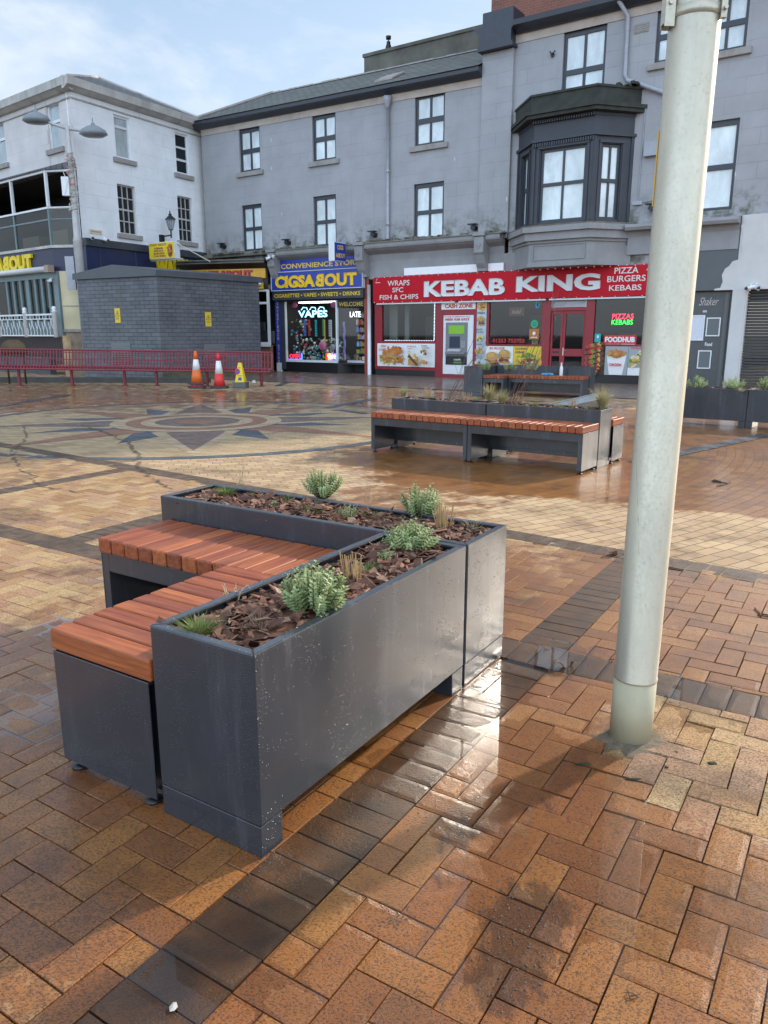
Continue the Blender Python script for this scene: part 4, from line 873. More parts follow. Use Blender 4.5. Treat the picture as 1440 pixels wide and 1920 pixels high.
bench('slatted_bench', 'short left bench of the seating by the red shopfront', Frame(*BF.w(.0, .0).xy, -30), .52, .84, GB_)
bench('slatted_bench', 'long right bench of the seating by the red shopfront', Frame(*BF.w(.53, .30).xy, -30), 1.80, .54, GB_)
for (x, y, lb) in [(912, 694, 'dark green shrub at the left of the planter by the red shopfront'), (955, 692, 'dark green shrub between burger poster and kebab poster'), (995, 694, 'low dark shrub below the kebab poster')]:
    q = gp(x, 694, .70); hebe(x, 694, .70, .36, .20, 26, .045, lb, 'shrubs of the planter by the red shopfront', 8)
q = BF.w(1.72, .72); a = MB(); a.smooth = True
a.lathe([(.038, .525), (.040, .53), (.040, .68), (.036, .72), (.018, .76), (.016, .80), (.019, .802), (.019, .825), (.0, .826)], 1.72, .62, 16)
solid('bottle', 'white plastic bottle standing on the bench by the red shop doors', 'bottle', BF, a, M_WHITE, (1.72, .62, .525))
a = MB(); a.smooth = True
for i in range(5): a.lathe([(.0, .526), (.055, .528), (.05, .56), (.02, .58), (0, .582)], 1.30 + i * .05 + rnd.uniform(-.02, .02), .60 + rnd.uniform(-.05, .05), 9)
solid('crumpled_bag', 'crumpled blue bag lying on the bench by the red shop', 'bag', BF, a, paint('blue_bag', (.06, .27, .50), .5), (1.4, .6, .525))
# ------------------------------------------------------------------ the grey terrace
F = Frame(-.454, 28.55, -34.61)
M_GREY = stucco('grey_painted_render', (.372, .370, .382), moss=.85); M_SILL = paint('stone_sill', (.33, .30, .28), .8, .15, 4, .3, dirt=.4)
M_BAND = paint('peach_band', (.50, .42, .36), .8, .15, 2, .2, dirt=.5, dirtc=(.30, .27, .25)); M_GUT = paint('navy_gutter', (.035, .040, .055), .4, .2)
M_LEDGE = paint('mossy_ledge', (.17, .155, .125), .9, .35, 3, .6, dirt=.7, dirtc=(.070, .072, .035)); M_MOSSY = paint('green_black_stone', (.045, .048, .040), .9, .35, 4, .6)
M_APRON = paint('grey_apron', (.285, .28, .282), .6, .12, 2, .1, dirt=.45, dirtc=(.13, .12, .11)); M_PIPE = paint('grey_pipe', (.36, .37, .41), .45, .12)
M_PANE = pane_white('blind_and_sky_pane'); M_CONC = paint('weathered_concrete', (.150, .140, .115), .9, .35, 1.3, .5, dirt=.6, dirtc=(.06, .065, .045))
M_SLATE = slate('stone_slate', (.125, .128, .112)); M_SLATEB = slate('blue_slate', (.105, .110, .125))
M_REDBR = brickwork('red_brick', (.20, .062, .042), (.25, .085, .055), (.20, .15, .12))
T = thing('grey_terrace', 'grey painted three-storey terrace with charcoal sash windows above the shops', 'building', F, (2, 0, 0))
w = MB(); up = [(-6.32, -5.22, 7.64, 9.22), (-2.62, -1.54, 7.60, 9.18), (1.79, 2.94, 7.57, 9.17)]; lo = [(-6.32, -5.25, 4.70, 6.43), (-2.64, -1.57, 4.66, 6.42), (1.78, 2.96, 4.62, 6.40)]
wall(w, -8.42, 4.33, 3.38, 9.62, up + lo); w.box(-8.42, 4.33, .24, .3, 4.4, 9.62); part('wall', w, M_GREY, T)
for h in up: window(T, h[0], h[1], h[2], h[3], .07, M_FRAME, M_PANE, fw=.085, bar=.075, rail=.16, top=.16, sill=M_SILL)
for h in lo: window(T, h[0], h[1], h[2], h[3], .07, M_FRAME, M_PANE, fw=.085, bar=.075, rail=.13, top=.13)
w = MB(); w.box(4.33, 5.37, -.12, .2, 4.45, 9.86); part('pilaster', w, M_GREY, T)
w = MB(); hr = [(6.9, 8.18, 7.90, 10.0), (9.56, 10.62, 8.70, 10.05), (10.86, 11.88, 8.68, 10.05), (10.86, 11.92, 4.76, 7.02)]
wall(w, 5.37, 14.2, 3.38, 10.5, hr); w.box(5.37, 14.2, .24, .3, 4.4, 10.5); part('wall', w, M_GREY, T)
for i, h in enumerate(hr): window(T, h[0], h[1], h[2], h[3], .07, M_FRAME, M_PANE, cols=1 if i == 3 else 2, fw=.085, bar=.075, rail=.14, top=.14, sill=M_SILL if i in (1, 2) else None)
def shear(mb, k, x0): mb.v = [(v[0], v[1], v[2] + k * (x0 - v[0])) for v in mb.v]; return mb
w = MB(); w.box(-8.40, 4.33, -.025, -.002, 9.02, 9.25); part('eaves_band', shear(w, .017, 4.33), M_BAND, T)
w = MB(); w.box(5.38, 14.2, -.025, -.002, 9.98, 10.22); part('eaves_band', w, M_BAND, T)
w = MB(); w.prism([(-.003, 9.255), (-.12, 9.255), (-.28, 9.34), (-.38, 9.36), (-.38, 9.47), (-.003, 9.50)], 13.15, 'x', -8.82); part('gutter', shear(w, .017, 4.33), M_GUT, T)
w = MB(); w.prism([(-.003, 10.22), (-.14, 10.22), (-.22, 10.30), (-.40, 10.36), (-.42, 10.5), (-.003, 10.56)], 8.85, 'x', 5.45); part('gutter', w, M_GUT, T)
w = MB(); w.prism([(4.26, 9.87), (4.26, 9.95), (4.32, 10.0), (4.32, 10.32), (4.14, 10.46), (4.10, 10.52), (5.60, 10.52), (5.56, 10.46), (5.38, 10.32), (5.38, 10.0), (5.44, 9.95), (5.44, 9.87)], .62, 'y', -.36); w.box(4.34, 5.36, -.2, .6, 10.525, 10.95); part('pilaster_cap', w, M_GUT, T)
w = MB(); yr, zr = 3.0, 11.22; x0, xr = -8.85, -7.2
w.add([(x0, -.42, 9.72), (4.33, -.42, 9.49), (4.33, yr, zr - .1), (xr, yr, zr + .1), (x0, 6.6, 9.72), (4.33, 6.6, 9.49)], [(0, 1, 2, 3), (0, 3, 4), (3, 2, 5, 4)])
rf = part('roof', w, M_SLATE, T)
w = MB(); n = 26
for i in range(n): a = xr + (4.3 - xr) * i / n; w.prism([(yr - .14, zr - .04), (yr, zr + .05 + rnd.uniform(-.01, .02)), (yr + .14, zr - .04)], (4.3 - xr) / n - .02, 'x', a)
part('ridge', shear(w, .017, -1.4), M_SILL, rf); w = MB(); w.tube([(x0, -.42, 9.75), (xr, yr, zr + .12)], .08, 6); part('ridge', w, M_SILL, rf)
w = MB(); w.prism([(.2, 9.86), (1.0, 10.24), (1.0, 10.30), (.2, 9.92)], .75, 'x', .0); part('patched_flashing', w, paint('pale_mortar', (.36, .31, .29), .9, .2, 8, .5), rf)
w = MB(); w.prism([(4.8, 10.5), (14.2, 10.5), (14.2, 10.6), (4.8, 10.6)], 3, 'y', .3); part('roof', w, M_SLATE, T)
w = MB(); w.prism([(-.40, 4.40), (-.36, 4.40), (-.30, 4.34), (-.06, 4.22), (-.03, 3.98), (-.003, 3.98), (-.003, 4.60), (-.42, 4.56), (-.42, 4.46)], 9.75, 'x', -4.5); part('cornice', w, M_APRON, T)
w = MB(); w.prism([(-.46, 4.565), (-.44, 4.60), (-.003, 4.64), (-.003, 4.605)], 9.9, 'x', -8.40 + 3.85); w.prism([(-.30, 4.60), (-.003, 4.70), (-.003, 4.5), (-.30, 4.5)], 3.7, 'x', -8.38)
for _ in range(70): x = rnd.uniform(-8.2, 5.2); w.box(x, x + rnd.uniform(.05, .3), -.40, -.15, 4.60, 4.64 + rnd.uniform(0, .05))
part('cornice_ledge', w, M_LEDGE, T)
w = MB(); w.prism([(-.40, 4.36), (-.16, 4.36), (-.10, 4.20), (-.10, 3.72), (-.003, 3.72), (-.003, 4.56), (-.42, 4.52), (-.44, 4.44)], 3.0, 'x', 9.2); part('cornice', w, M_APRON, T)
w = MB(); w.box(-.2, 9.3, -.05, -.004, 3.40, 3.99); part('fascia_backing', w, M_APRON, T)
for x in (-4.42, -.22, 4.56):
    w = MB(); w.prism([(-.50, 4.50), (-.50, 4.02), (-.44, 3.95), (-.34, 3.70), (-.24, 3.55), (-.24, 3.46), (-.003, 3.46), (-.003, 4.50)], .34, 'x', x - .17)
    w.prism([(-.54, 4.52), (-.54, 4.63), (-.003, 4.66), (-.003, 4.52)], .44, 'x', x - .22); w.prism([(x - .09, 4.28), (x, 4.12), (x + .09, 4.28), (x + .05, 4.28), (x, 4.19), (x - .05, 4.28)], .02, 'y', -.52); part('corbel', w, M_APRON, T, .012)
# downpipes
w = MB(); w.smooth = True; w.tube([(.78, -.10, 9.0), (.78, -.10, 4.62)], .055, 10); w.lathe([(.06, 8.85), (.07, 8.95), (.14, 9.10), (.15, 9.24)], .78, -.13, 12)
for z in (6.9, 8.95, 5.2): w.lathe([(.07, z - .04), (.072, z + .04)], .78, -.10, 10)
part('downpipe', w, M_PIPE, T)
a1, b1 = F.at(1163, 4, -.1); a2, b2 = F.at(1176, 30, -.1); a3, b3 = F.at(1171, 148, -.1); a4, b4 = F.at(1265, 180, -.1)
w = MB(); w.smooth = True; w.tube([(a1 + .0, -.32, b1 + .28), (a1 + .02, -.30, b1 - .02), (a2 + .02, -.1, b2), (a3, -.1, b3 + .1), (a3 + .08, -.1, b3 - .05), (a4, -.1, b4), (a4 + .1, -.1, b4 - .2), (a4 + .12, -.1, 4.6)], .062, 10); part('downpipe', w, M_PIPE, T)
a, b = F.at(1215, 280, -.1); w = MB(); w.box(a - .1, a + .4, -.16, -.004, b - .18, b + .18); part('junction_box', w, M_PIPE, T)
a, b = F.at(1195, 380, -.05); w = MB(); w.box(a - .14, a + .14, -.08, -.004, b - .06, b + .04); w.tube([(a, -.03, b), (a + .03, -.03, b + 2.55)], .014, 6); w.tube([(a + .1, -.03, b), (a + .9, -.03, b + .08)], .014, 6); part('conduit', w, M_PIPE, T)
w = MB(); w.box(8.95, 9.35, -.02, -.003, 9.55, 9.78)
for i in range(4): w.box(8.98, 9.32, -.03, -.02, 9.58 + i * .05, 9.60 + i * .05)
part('air_brick', w, M_SILL, T)
for (px, py) in ((417, 462), (538, 455), (700, 440), (888, 427), (1222, 390)):
    a, b = F.at(px, py, -.15); w = MB(); w.tube([(a, -.004, b), (a, -.22, b)], .085, 10); w.box(a - .16, a + .12, -.30, -.10, b + .085, b + .12); part('vent_outlet', w, M_BLACK, T)
for (px, py) in ((1036, 103), (922, 400)):
    a, b = F.at(px, py, -.03); w = MB(); w.tube([(a - .08, -.05, b + .1), (a, -.07, b), (a + .08, -.05, b + .1)], .018, 6); w.lathe([(.06, -.05), (.06, -.004)], a, 0, 10, b, 'y'); part('tie_plate', w, M_BLACK, T)
# canted bay window over the red shop
BX = [(5.62, -.004), (6.52, -.90), (8.32, -.90), (9.13, -.004)]
def bayband(mb, out, z0, z1, cap=True):
    p = []
    for i, (x, y) in enumerate(BX):
        dx = (-out if i < 2 else out) * (1.0 if i in (0, 3) else .42); p.append((x + dx, y - (out if i in (1, 2) else 0)))
    mb.prism(p, z1 - z0, 'z', z0)
w = MB()
bayband(w, .02, 6.98, 7.42); bayband(w, .10, 6.90, 6.978); bayband(w, .05, 7.42, 7.50)
bw_ = part('bay_surround', w, M_CHAR, T); w = MB(); bayband(w, .0, 4.605, 4.66); part('bay_sill', w, M_CHAR, T); w = MB()
for i in range(26): x = 6.5 + i * .072; w.box(x, x + .04, -1.02, -.93, 7.40, 7.48)
part('dentil_course', w, M_CHAR, T); w = MB()
for i in range(26): x = 6.5 + i * .072; w.box(x, x + .045, -.985, -.925, 6.78, 6.88)
part('dentil_course', w, M_CHAR, T)
def bayface(p, q, hole, cols, rail):
    d = Vector((q[0] - p[0], q[1] - p[1])); L_ = d.length; fr = Frame(*F.w(*p).xy, math.degrees(F.a + math.atan2(d.y, d.x))); org = ORG[T]
    def conv(mb):   # face coordinates -> facade coordinates
        e = d.normalized(); n = Vector((-e.y, e.x)); mb.v = [(p[0] + e.x * v[0] + n.x * v[1], p[1] + e.y * v[0] + n.y * v[1], v[2]) for v in mb.v]; return mb
    m_ = MB(); wall(m_, 0, L_, 4.66, 6.92, [hole], 0, .14); m_.box(hole[0] - .09, hole[0] - .03, -.03, -.002, 4.66, 6.75); m_.box(hole[1] + .03, hole[1] + .09, -.03, -.002, 4.66, 6.75); m_.box(hole[0] - .09, hole[1] + .09, -.05, -.002, 6.72, 6.80); m_.box(-.03, .06, -.035, -.001, 4.66, 6.9); m_.box(L_ - .06, L_ + .03, -.035, -.001, 4.66, 6.9)
    part('bay_face', conv(m_), M_CHAR, T)
    x0, x1, z0, z1 = hole; f = MB(); fw, bar = .07, .055
    f.box(x0, x0 + fw, .06, .12, z0, z1); f.box(x1 - fw, x1, .06, .12, z0, z1); f.box(x0, x1, .063, .12, z0, z0 + fw); f.box(x0, x1, .063, .12, z1 - fw, z1); zc = z0 + (z1 - z0) * .52; f.box(x0 + fw, x1 - fw, .05, .12, zc - rail, zc + rail)
    for c in range(1, cols): xc = x0 + (x1 - x0) * c / cols; f.box(xc - bar / 2, xc + bar / 2, .055, .115, z0, z1)
    W_ = part('window', conv(f), M_FRAME, T); g = MB(); g.quad((x0, .10, z0), (x1, .10, z0), (x1, .10, z1), (x0, .10, z1)); part('pane', conv(g), M_PANE, W_)
bayface(BX[0], BX[1], (.35, .92, 4.70, 6.70), 2, .05); bayface(BX[1], BX[2], (.22, 1.60, 4.70, 6.70), 2, .045); bayface(BX[2], BX[3], (.26, .86, 4.70, 6.70), 2, .05)
w = MB(); bayband(w, .28, 7.505, 7.60); bayband(w, .34, 7.60, 7.70); bayband(w, .16, 7.70, 8.10); bayband(w, .20, 8.10, 8.16)
for _ in range(16): x = rnd.uniform(8.3, 9.2); w.box(x, x + .1, -.4 + rnd.uniform(-.2, .2), -.2, 8.16, 8.18 + rnd.uniform(0, .10))
part('bay_cornice', w, M_MOSSY, T)
w = MB(); bayband(w, .30, 4.40, 4.555); bayband(w, .20, 4.18, 4.40); bayband(w, .10, 4.10, 4.18); bayband(w, .04, 3.56, 4.10); bayband(w, .08, 3.44, 3.56)
w.box(6.62, 8.26, -.965, -.95, 3.62, 3.66); w.box(6.62, 8.26, -.965, -.95, 4.03, 4.07); w.box(6.62, 6.66, -.966, -.95, 3.66, 4.03); w.box(8.22, 8.26, -.966, -.95, 3.66, 4.03); part('bay_apron', w, M_APRON, T)
w = MB(); bayband(w, .30, 4.556, 4.60); part('bay_ledge', w, M_LEDGE, T)
# rear concrete parapet with its flue, and the red brick block
w = MB(); w.box(-3.9, 4.6, 5.0, 5.5, 0, 12.6); w.box(-3.95, 4.6, 4.95, 5.55, 12.6, 12.72); PB_ = solid('concrete_parapet', 'stained concrete gable wall rising behind the slate roof ridge', 'wall', F, w, M_CONC, (0, 5, 0))
w = MB(); w.smooth = True; w.lathe([(.15, 12.721), (.11, 12.9), (.08, 12.98), (.08, 13.06), (.02, 13.07), (.02, 13.14), (.10, 13.145), (.11, 13.26), (.0, 13.27)], -2.85, 5.25, 14); solid('flue_pot', 'small black flue pot standing on the concrete gable wall', 'flue', F, w, M_BLACK, (-2.85, 5.25, 12.72))
w = MB(); w.box(4.0, 13.0, 1.0, 42.0, 4.0, 36); solid('brick_block', 'plain red brick block rising above the terrace eaves', 'building', F, w, M_REDBR, (8, 2, 0))  # front is real; its depth and height are added to shade the white building
# pavement in front
w = MB(); nn = 40; pvw = []
for i in range(nn + 1):
    for j in range(9): w.v.append((-9 + 25 * i / nn, -5.2 + 5.2 * j / 8, .0145)); w.g.append((0, 0, 0)); q = F.w(w.v[-1][0], w.v[-1][1]); pvw.append(.55)
w.f = [[i * 9 + j, i * 9 + 9 + j, i * 9 + 10 + j, i * 9 + j + 1] for i in range(nn) for j in range(8)]; w.m = [0] * len(w.f); w.sm = [False] * len(w.f)
o = structure('pavement', F, w, mosaic('brown_mosaic', (.235, .175, .145))); at = o.data.attributes.new('wet', 'FLOAT', 'POINT'); at.data.foreach_set('value', pvw)

# ------------------------------------------------------------------ shopfronts
PAL = [flat(c) for c in [(.78, .78, .76), (.55, .03, .03), (.50, .27, .09), (.12, .25, .035), (.13, .045, .02), (.62, .36, .07), (.52, .17, .03), (.05, .022, .014), (.72, .62, .42), (.72, .50, .04), (.05, .05, .055), (.50, .58, .62), (.33, .36, .37), (.30, .06, .04)]]
WHT, RED_, BUN, GRN, BRN, GLD, ORA, DBR, CRM, YEL, BLK, LBL, GRY, MAR = range(14)
class Pic:
    def __init__(s, y): s.mb = MB(); s.y = y
    def up(s): s.y -= .0016; return s.y
    def rect(s, c, x0, x1, z0, z1): s.mb.cur = c; y = s.up(); s.mb.quad((x0, y, z0), (x1, y, z0), (x1, y, z1), (x0, y, z1))
    def el(s, c, x, z, rx, rz, jit=.12, n=14): s.mb.cur = c; s.mb.disc(x, z, rx, rz, s.up(), n, rnd.random(), jit)
    def bar_(s, c, x, z, l, wd, ang):
        s.mb.cur = c; y = s.up(); a = R(ang); e = Vector((math.cos(a), math.sin(a))) * l / 2; n = Vector((-math.sin(a), math.cos(a))) * wd / 2
        s.mb.add([(x + p.x, y, z + p.y) for p in (-e - n, e - n, e + n * .8, -e + n)], [(0, 1, 2, 3)])
    def tx(s, c, t, x0, x1, z0, z1, **k): s.mb.cur = c; text(s.mb, t, x0, x1, z0, z1, s.up(), **k)
    def heap(s, cols, x, z, rx, rz, n, r):
        for _ in range(n): a, q = rnd.uniform(0, 6.28), rnd.random() ** .5; s.el(rnd.choice(cols), x + rx * q * math.cos(a), z + rz * q * math.sin(a), r * rnd.uniform(.6, 1.2), r * rnd.uniform(.5, 1.0), .25, 9)
    def fries(s, x, z, rx, rz, n, l):
        for _ in range(n): s.bar_(rnd.choice((GLD, GLD, YEL, ORA, CRM)), x + rnd.uniform(-rx, rx), z + rnd.uniform(-rz, rz), l * rnd.uniform(.7, 1.2), l * .18, rnd.uniform(-60, 60))
    def burger(s, x, z, w_):
        s.el(BUN, x, z - w_ * .50, w_ * .46, w_ * .14); s.heap([BRN, DBR, MAR], x, z - w_ * .36, w_ * .42, w_ * .08, 12, w_ * .10); s.bar_(GLD, x, z - w_ * .24, w_ * .85, w_ * .07, 3)
        s.heap([RED_, CRM, MAR], x, z - w_ * .18, w_ * .40, w_ * .05, 9, w_ * .07); s.heap([GRN, GRN, YEL], x, z - w_ * .08, w_ * .46, w_ * .05, 14, w_ * .08)
        s.el(BUN, x, z + w_ * .12, w_ * .46, w_ * .30, .03, 20); s.el(GLD, x - w_ * .08, z + w_ * .2, w_ * .26, w_ * .14, .05, 16)
        for _ in range(12): s.el(CRM, x + rnd.uniform(-.32, .32) * w_, z + w_ * rnd.uniform(.10, .36), w_ * .022, w_ * .015, 0, 5)
    def skewer(s, x0, z0, x1, z1, r):
        for k in range(9): t = k / 8; s.el((MAR, BRN, RED_, ORA, GRN, BRN, MAR, GLD, BRN)[k], x0 + (x1 - x0) * t, z0 + (z1 - z0) * t, r * rnd.uniform(.8, 1.2), r * rnd.uniform(.7, 1.1), .3, 8)
def panel(name, label, cat, x0, x1, z0, z1, y, pic, th=.02, back=WHT, fr=F, group=None):
    m_ = pic.mb; f0 = MB(); f0.cur = back; f0.box(x0, x1, y, y + th, z0, z1)
    k = len(f0.v); f0.v += m_.v; f0.g += m_.g; f0.f += [[i + k for i in f] for f in m_.f]; f0.m += m_.m; f0.sm += m_.sm
    return solid(name, label, cat, fr, f0, PAL, ((x0 + x1) / 2, y, z0), group)
# --- the red takeaway
T = thing('takeaway_shopfront', 'dark red framed takeaway shopfront with double doors and three windows', 'shop', F, (5, 0, 0))
f = MB()
for a, b, c, d in [(.18, .50, .27, 2.52), (2.75, 3.05, .0, 2.52), (4.22, 4.34, .0, 2.52), (4.70, 4.79, .27, 2.52), (6.64, 6.93, .0, 2.52), (8.07, 8.34, .27, 2.52), (10.0, 10.25, 0, 2.52), (.50, 2.75, 1.15, 1.23), (4.79, 6.64, 1.09, 1.15), (8.34, 10.0, 1.13, 1.18), (3.05, 4.22, 2.10, 2.28), (3.05, 4.22, 0, .13)]: f.box(a, b, -.06, .06, c, d)
f.box(.18, 2.75, -.05, .05, .22, .32); f.box(6.93, 8.07, -.05, .05, 2.18, 2.28); part('shop_frame', f, M_RED, T, .006)
for a, b, c in ((.19, 2.75, .22), (4.34, 6.64, .27), (8.1, 10.2, .27)): f = MB(); f.box(a, b, -.03, .08, 0, c); part('stall_riser', f, M_BLACK, T)
for a, b, c in ((.50, 2.75, 1.23), (4.79, 6.64, 1.15), (8.34, 10.0, 1.18)):
    g_ = MB(); g_.quad((a, .0, c), (b, .0, c), (b, .0, 2.52), (a, .0, 2.52)); part('shop_window', g_, M_GLASSD, T)
for a, b in ((6.93, 7.34), (7.345, 8.07)):
    d = MB(); s_ = .075
    d.box(a, a + s_, .0, .05, .02, 2.18); d.box(b - s_, b, .0, .05, .02, 2.18); d.box(a + s_, b - s_, .0, .05, .02, .17); d.box(a + s_, b - s_, .0, .05, 2.08, 2.18); d.box(a + s_, b - s_, .0, .05, .80, 1.03); D = part('door', d, M_RED, T, .004)
    g_ = MB(); g_.quad((a + s_, .03, .17), (b - s_, .03, .17), (b - s_, .03, 2.08), (a + s_, .03, 2.08)); part('pane', g_, M_GLASSD, D)
    if a > 7.34: h_ = MB(); h_.box(a + .015, a + .055, -.015, -.001, .82, 1.06); h_.tube([(a + .035, -.01, .98), (a + .035, -.05, .98), (a + .13, -.05, .98)], .010, 6); part('handle', h_, M_GALV, D)
    else: h_ = MB(); h_.box(a + .10, b - .10, -.012, -.001, .90, .95); part('letter_slot', h_, M_BLACK, D)
f = MB()
for i in range(7): f.prism([(-.03, 2.29 + i * .032), (.03, 2.30 + i * .032), (.03, 2.315 + i * .032), (-.03, 2.305 + i * .032)], 1.26, 'x', 6.78)
f.box(6.74, 6.78, -.04, .04, 2.28, 2.52); f.box(8.04, 8.08, -.04, .04, 2.28, 2.52); part('vent_louvre', f, M_WHITE, T)
f = MB(); f.box(.2, 10.2, 3.0, 3.1, 0, 3.4); f.box(.2, 10.2, .1, 3.0, -.002, .012); f.box(.1, .2, .1, 3.1, 0, 3.4); f.box(10.2, 10.3, .1, 3.1, 0, 3.4); f.box(.2, 10.2, .1, 3.0, 2.75, 2.8); f.box(3.02, 4.25, .09, .12, .1, 2.3); f.box(4.34, 4.72, .09, .12, .1, 2.6); part('interior', f, M_DARKROOM, T)
f = MB(); f.box(.9, 1.02, 1.0, 1.1, 0, 2.7); f.box(1.5, 2.2, 1.3, 1.4, .9, 2.1); f.box(4.9, 6.3, 1.6, 1.7, 1.0, 1.3); f.box(5.3, 5.9, 2.0, 2.1, 1.5, 2.1); f.box(8.5, 9.8, 1.8, 1.9, .9, 1.5); part('interior_fitting', f, flat((.16, .12, .10)), T)
f = MB(); f.box(.52, .86, .4, .45, 1.2, 2.6); f.box(1.12, 1.3, .5, .55, 1.2, 2.6); part('curtain', f, flat((.40, .38, .34)), T)
f = MB(); f.box(1.2, 2.6, .25, .5, 1.16, 1.27); part('counter', f, M_RED, T)
f = MB()
for i in range(3): a = (.35, 3.7, 6.9)[i]; f.box(a, a + (3.2, 3.1, 3.2)[i], -.19, -.06, 2.50, 2.545)
part('light_batten', f, M_WHITE, T)
# sign over it
f = MB(); f.box(.23, 10.25, -.22, -.06, 2.56, 3.43); T = thing('shop_sign', 'long red sign board reading KEBAB KING in white letters', 'sign', F, (5, -.2, 2.56))
part('board', f, paint('sign_red', (.50, .006, .018), .5, .08, spec=.2), T)
f = MB(); text(f, 'KEBAB', 2.38, 5.42, 2.71, 3.23, -.225, .045, depth=-.03); part('lettering', f, paint('letter_white', (.70, .70, .70), .35, .05), T); f = MB(); text(f, 'KING', 5.80, 8.52, 2.76, 3.25, -.225, .045, depth=-.03); part('lettering', f, paint('letter_white', (.70, .70, .70), .35, .05), T)
for t, a, b, c, d in [('WRAPS', .86, 1.78, 3.12, 3.30), ('SFC', 1.06, 1.52, 2.90, 3.06), ('FISH & CHIPS', .52, 2.14, 2.66, 2.82), ('PIZZA', 8.92, 9.62, 3.20, 3.37), ('BURGERS', 8.72, 9.84, 2.97, 3.14), ('KEBABS', 8.79, 9.74, 2.72, 2.88)]: f = MB(); text(f, t, a, b, c, d, -.224, .012); part('small_lettering', f, flat((.68, .66, .62)), T)
for x, z in ((.36, 3.28), (9.86, 3.3)): f = MB(); f.tube([(x, -.225, z), (x + .06, -.225, z + .08), (x + .02, -.225, z + .1)], .008, 5); f.box(x - .02, x + .18, -.226, -.222, z - .04, z - .02); part('outline_emblem', f, flat((.68, .66, .62)), T)
f = MB(); f.lathe([(0, -.232), (.012, -.238), (0, -.262)], 0, 0, 6, 0, 'y'); f.v = [(v[0] + 5, v[1], v[2] + 2.56) for v in f.v]; B0 = part('bulb', f, glow('bulb_white', (1, .95, .85), .45), T)
for i, (a, z) in enumerate([(.25 + i * .244, 3.425 + .01 * math.sin(i * 2.1)) for i in range(42)] + [(.3 + i * .395, 2.565) for i in range(26)]):
    o = B0 if i == 0 else B0.copy(); o.location = (a - 5, 0, z - 2.56)
    if i: COL.objects.link(o); o.parent = T
f = MB(); f.box(1.48, 5.28, -.12, -.056, 3.46, 3.70)
for x in (2.75, 4.0): f.box(x - .004, x + .004, -.124, -.12, 3.46, 3.70)
solid('blank_board', 'blank white board fixed above the red sign', 'sign', F, f, paint('board_white', (.88, .88, .89), .5, .03), (3, -.1, 3.46))
# cash machine wall
T = thing('cash_machine', 'grey cash machine with green screen set in a white panel', 'cash machine', F, (3.6, 0, .13))
f = MB(); f.box(3.06, 4.215, -.05, .02, .135, 2.095); part('surround_panel', f, M_WHITE, T)
f = MB(); f.box(3.18, 4.0, -.10, -.052, .74, 1.86); f.box(3.22, 3.96, -.20, -.10, .80, .88); part('casing', f, flat((.20, .20, .21)), T, .012)
f = MB(); f.box(3.30, 3.90, -.112, -.102, 1.48, 1.76); part('header_screen', f, glow('screen_green', (.16, .38, .03), .35), T)
f = MB(); f.box(3.34, 3.74, -.112, -.102, 1.02, 1.40); part('screen', f, flat((.02, .03, .06)), T)
f = MB(); f.prism([(-.19, .90), (-.102, .98), (-.102, .90)], .5, 'x', 3.28)
for i in range(4):
    for j in range(3): f.box(3.80 + j * .05, 3.835 + j * .05, -.118, -.102, 1.03 + i * .06, 1.07 + i * .06)
part('keypad', f, flat((.42, .43, .44)), T)
f = MB(); f.box(3.17, 4.0, -.06, -.051, .45, .735); part('lower_panel', f, M_BLACK, T)
p = Pic(-.061); p.rect(GRN, 3.48, 3.80, .50, .56); p.tx(WHT, 'cash', 3.50, 3.76, .60, .67); p.tx(RED_, '0800 028 6923', 3.13, 4.05, 1.92, 2.0, bold=.02); p.tx(RED_, 'IN CASE OF DIFFICULTY CALL', 3.10, 4.10, 2.03, 2.065)
o = bpy.data.objects.new('lettering', p.mb.mesh('lettering', PAL, ORG[T])); COL.objects.link(o); o.parent = T; ORG[o] = ORG[T]
p = Pic(-.075); p.tx(RED_, 'CASH ZONE', 3.12, 4.18, 2.33, 2.47, bold=.035); panel('cash_sign', 'white sign reading CASH ZONE in red above the machine', 'sign', 2.98, 4.28, 2.285, 2.52, -.07, p)
# posters
p = Pic(-.066); x0, x1, z0, z1 = .30, 2.74, .34, 1.15
p.tx(RED_, 'FISH', .45, .70, 1.00, 1.09, shear=.2); p.tx(RED_, 'CHIPS', .37, .70, .88, .97, shear=.2); p.tx(RED_, '&', .74, .84, .93, 1.06, bold=.03)
p.fries(.98, .55, .46, .10, 40, .26); p.heap([ORA, ORA, BUN], .80, .74, .20, .13, 18, .11); p.heap([ORA, MAR, ORA], 1.16, .92, .28, .10, 22, .09); p.heap([BUN, ORA], 1.12, .74, .14, .10, 10, .09); p.heap([GRN], .52, .68, .05, .06, 6, .03)
p.tx(RED_, 'SAUSAGE &', 1.70, 2.06, 1.03, 1.08); p.tx(RED_, 'CHIPS', 1.70, 1.88, .95, 1.0); p.rect(BUN, 1.74, 2.16, .40, .70); p.fries(1.95, .68, .18, .06, 22, .2); p.bar_(BRN, 1.96, .58, .5, .08, -40); p.heap([MAR, CRM], 1.80, .86, .06, .04, 6, .05)
p.tx(BLK, 'FRIED', 2.32, 2.56, 1.05, 1.10); p.tx(BLK, 'CHICKEN', 2.32, 2.64, .98, 1.03); p.heap([ORA, BUN, BRN], 2.44, .86, .14, .08, 16, .05); p.tx(LBL, 'NUGGETS', 2.26, 2.66, .68, .74); p.heap([GLD, BUN], 2.40, .52, .15, .06, 16, .045); p.heap([GRN, RED_], 2.60, .50, .05, .05, 6, .03)
panel('menu_poster', 'wide white poster of fish and chips under the left takeaway window', 'poster', x0, x1, z0, z1, -.064, p, group='food posters of the red takeaway')
p = Pic(-.066); zt_ = [(2.30, ''), (1.98, ''), (1.52, ''), (1.06, ''), (.62, '')]
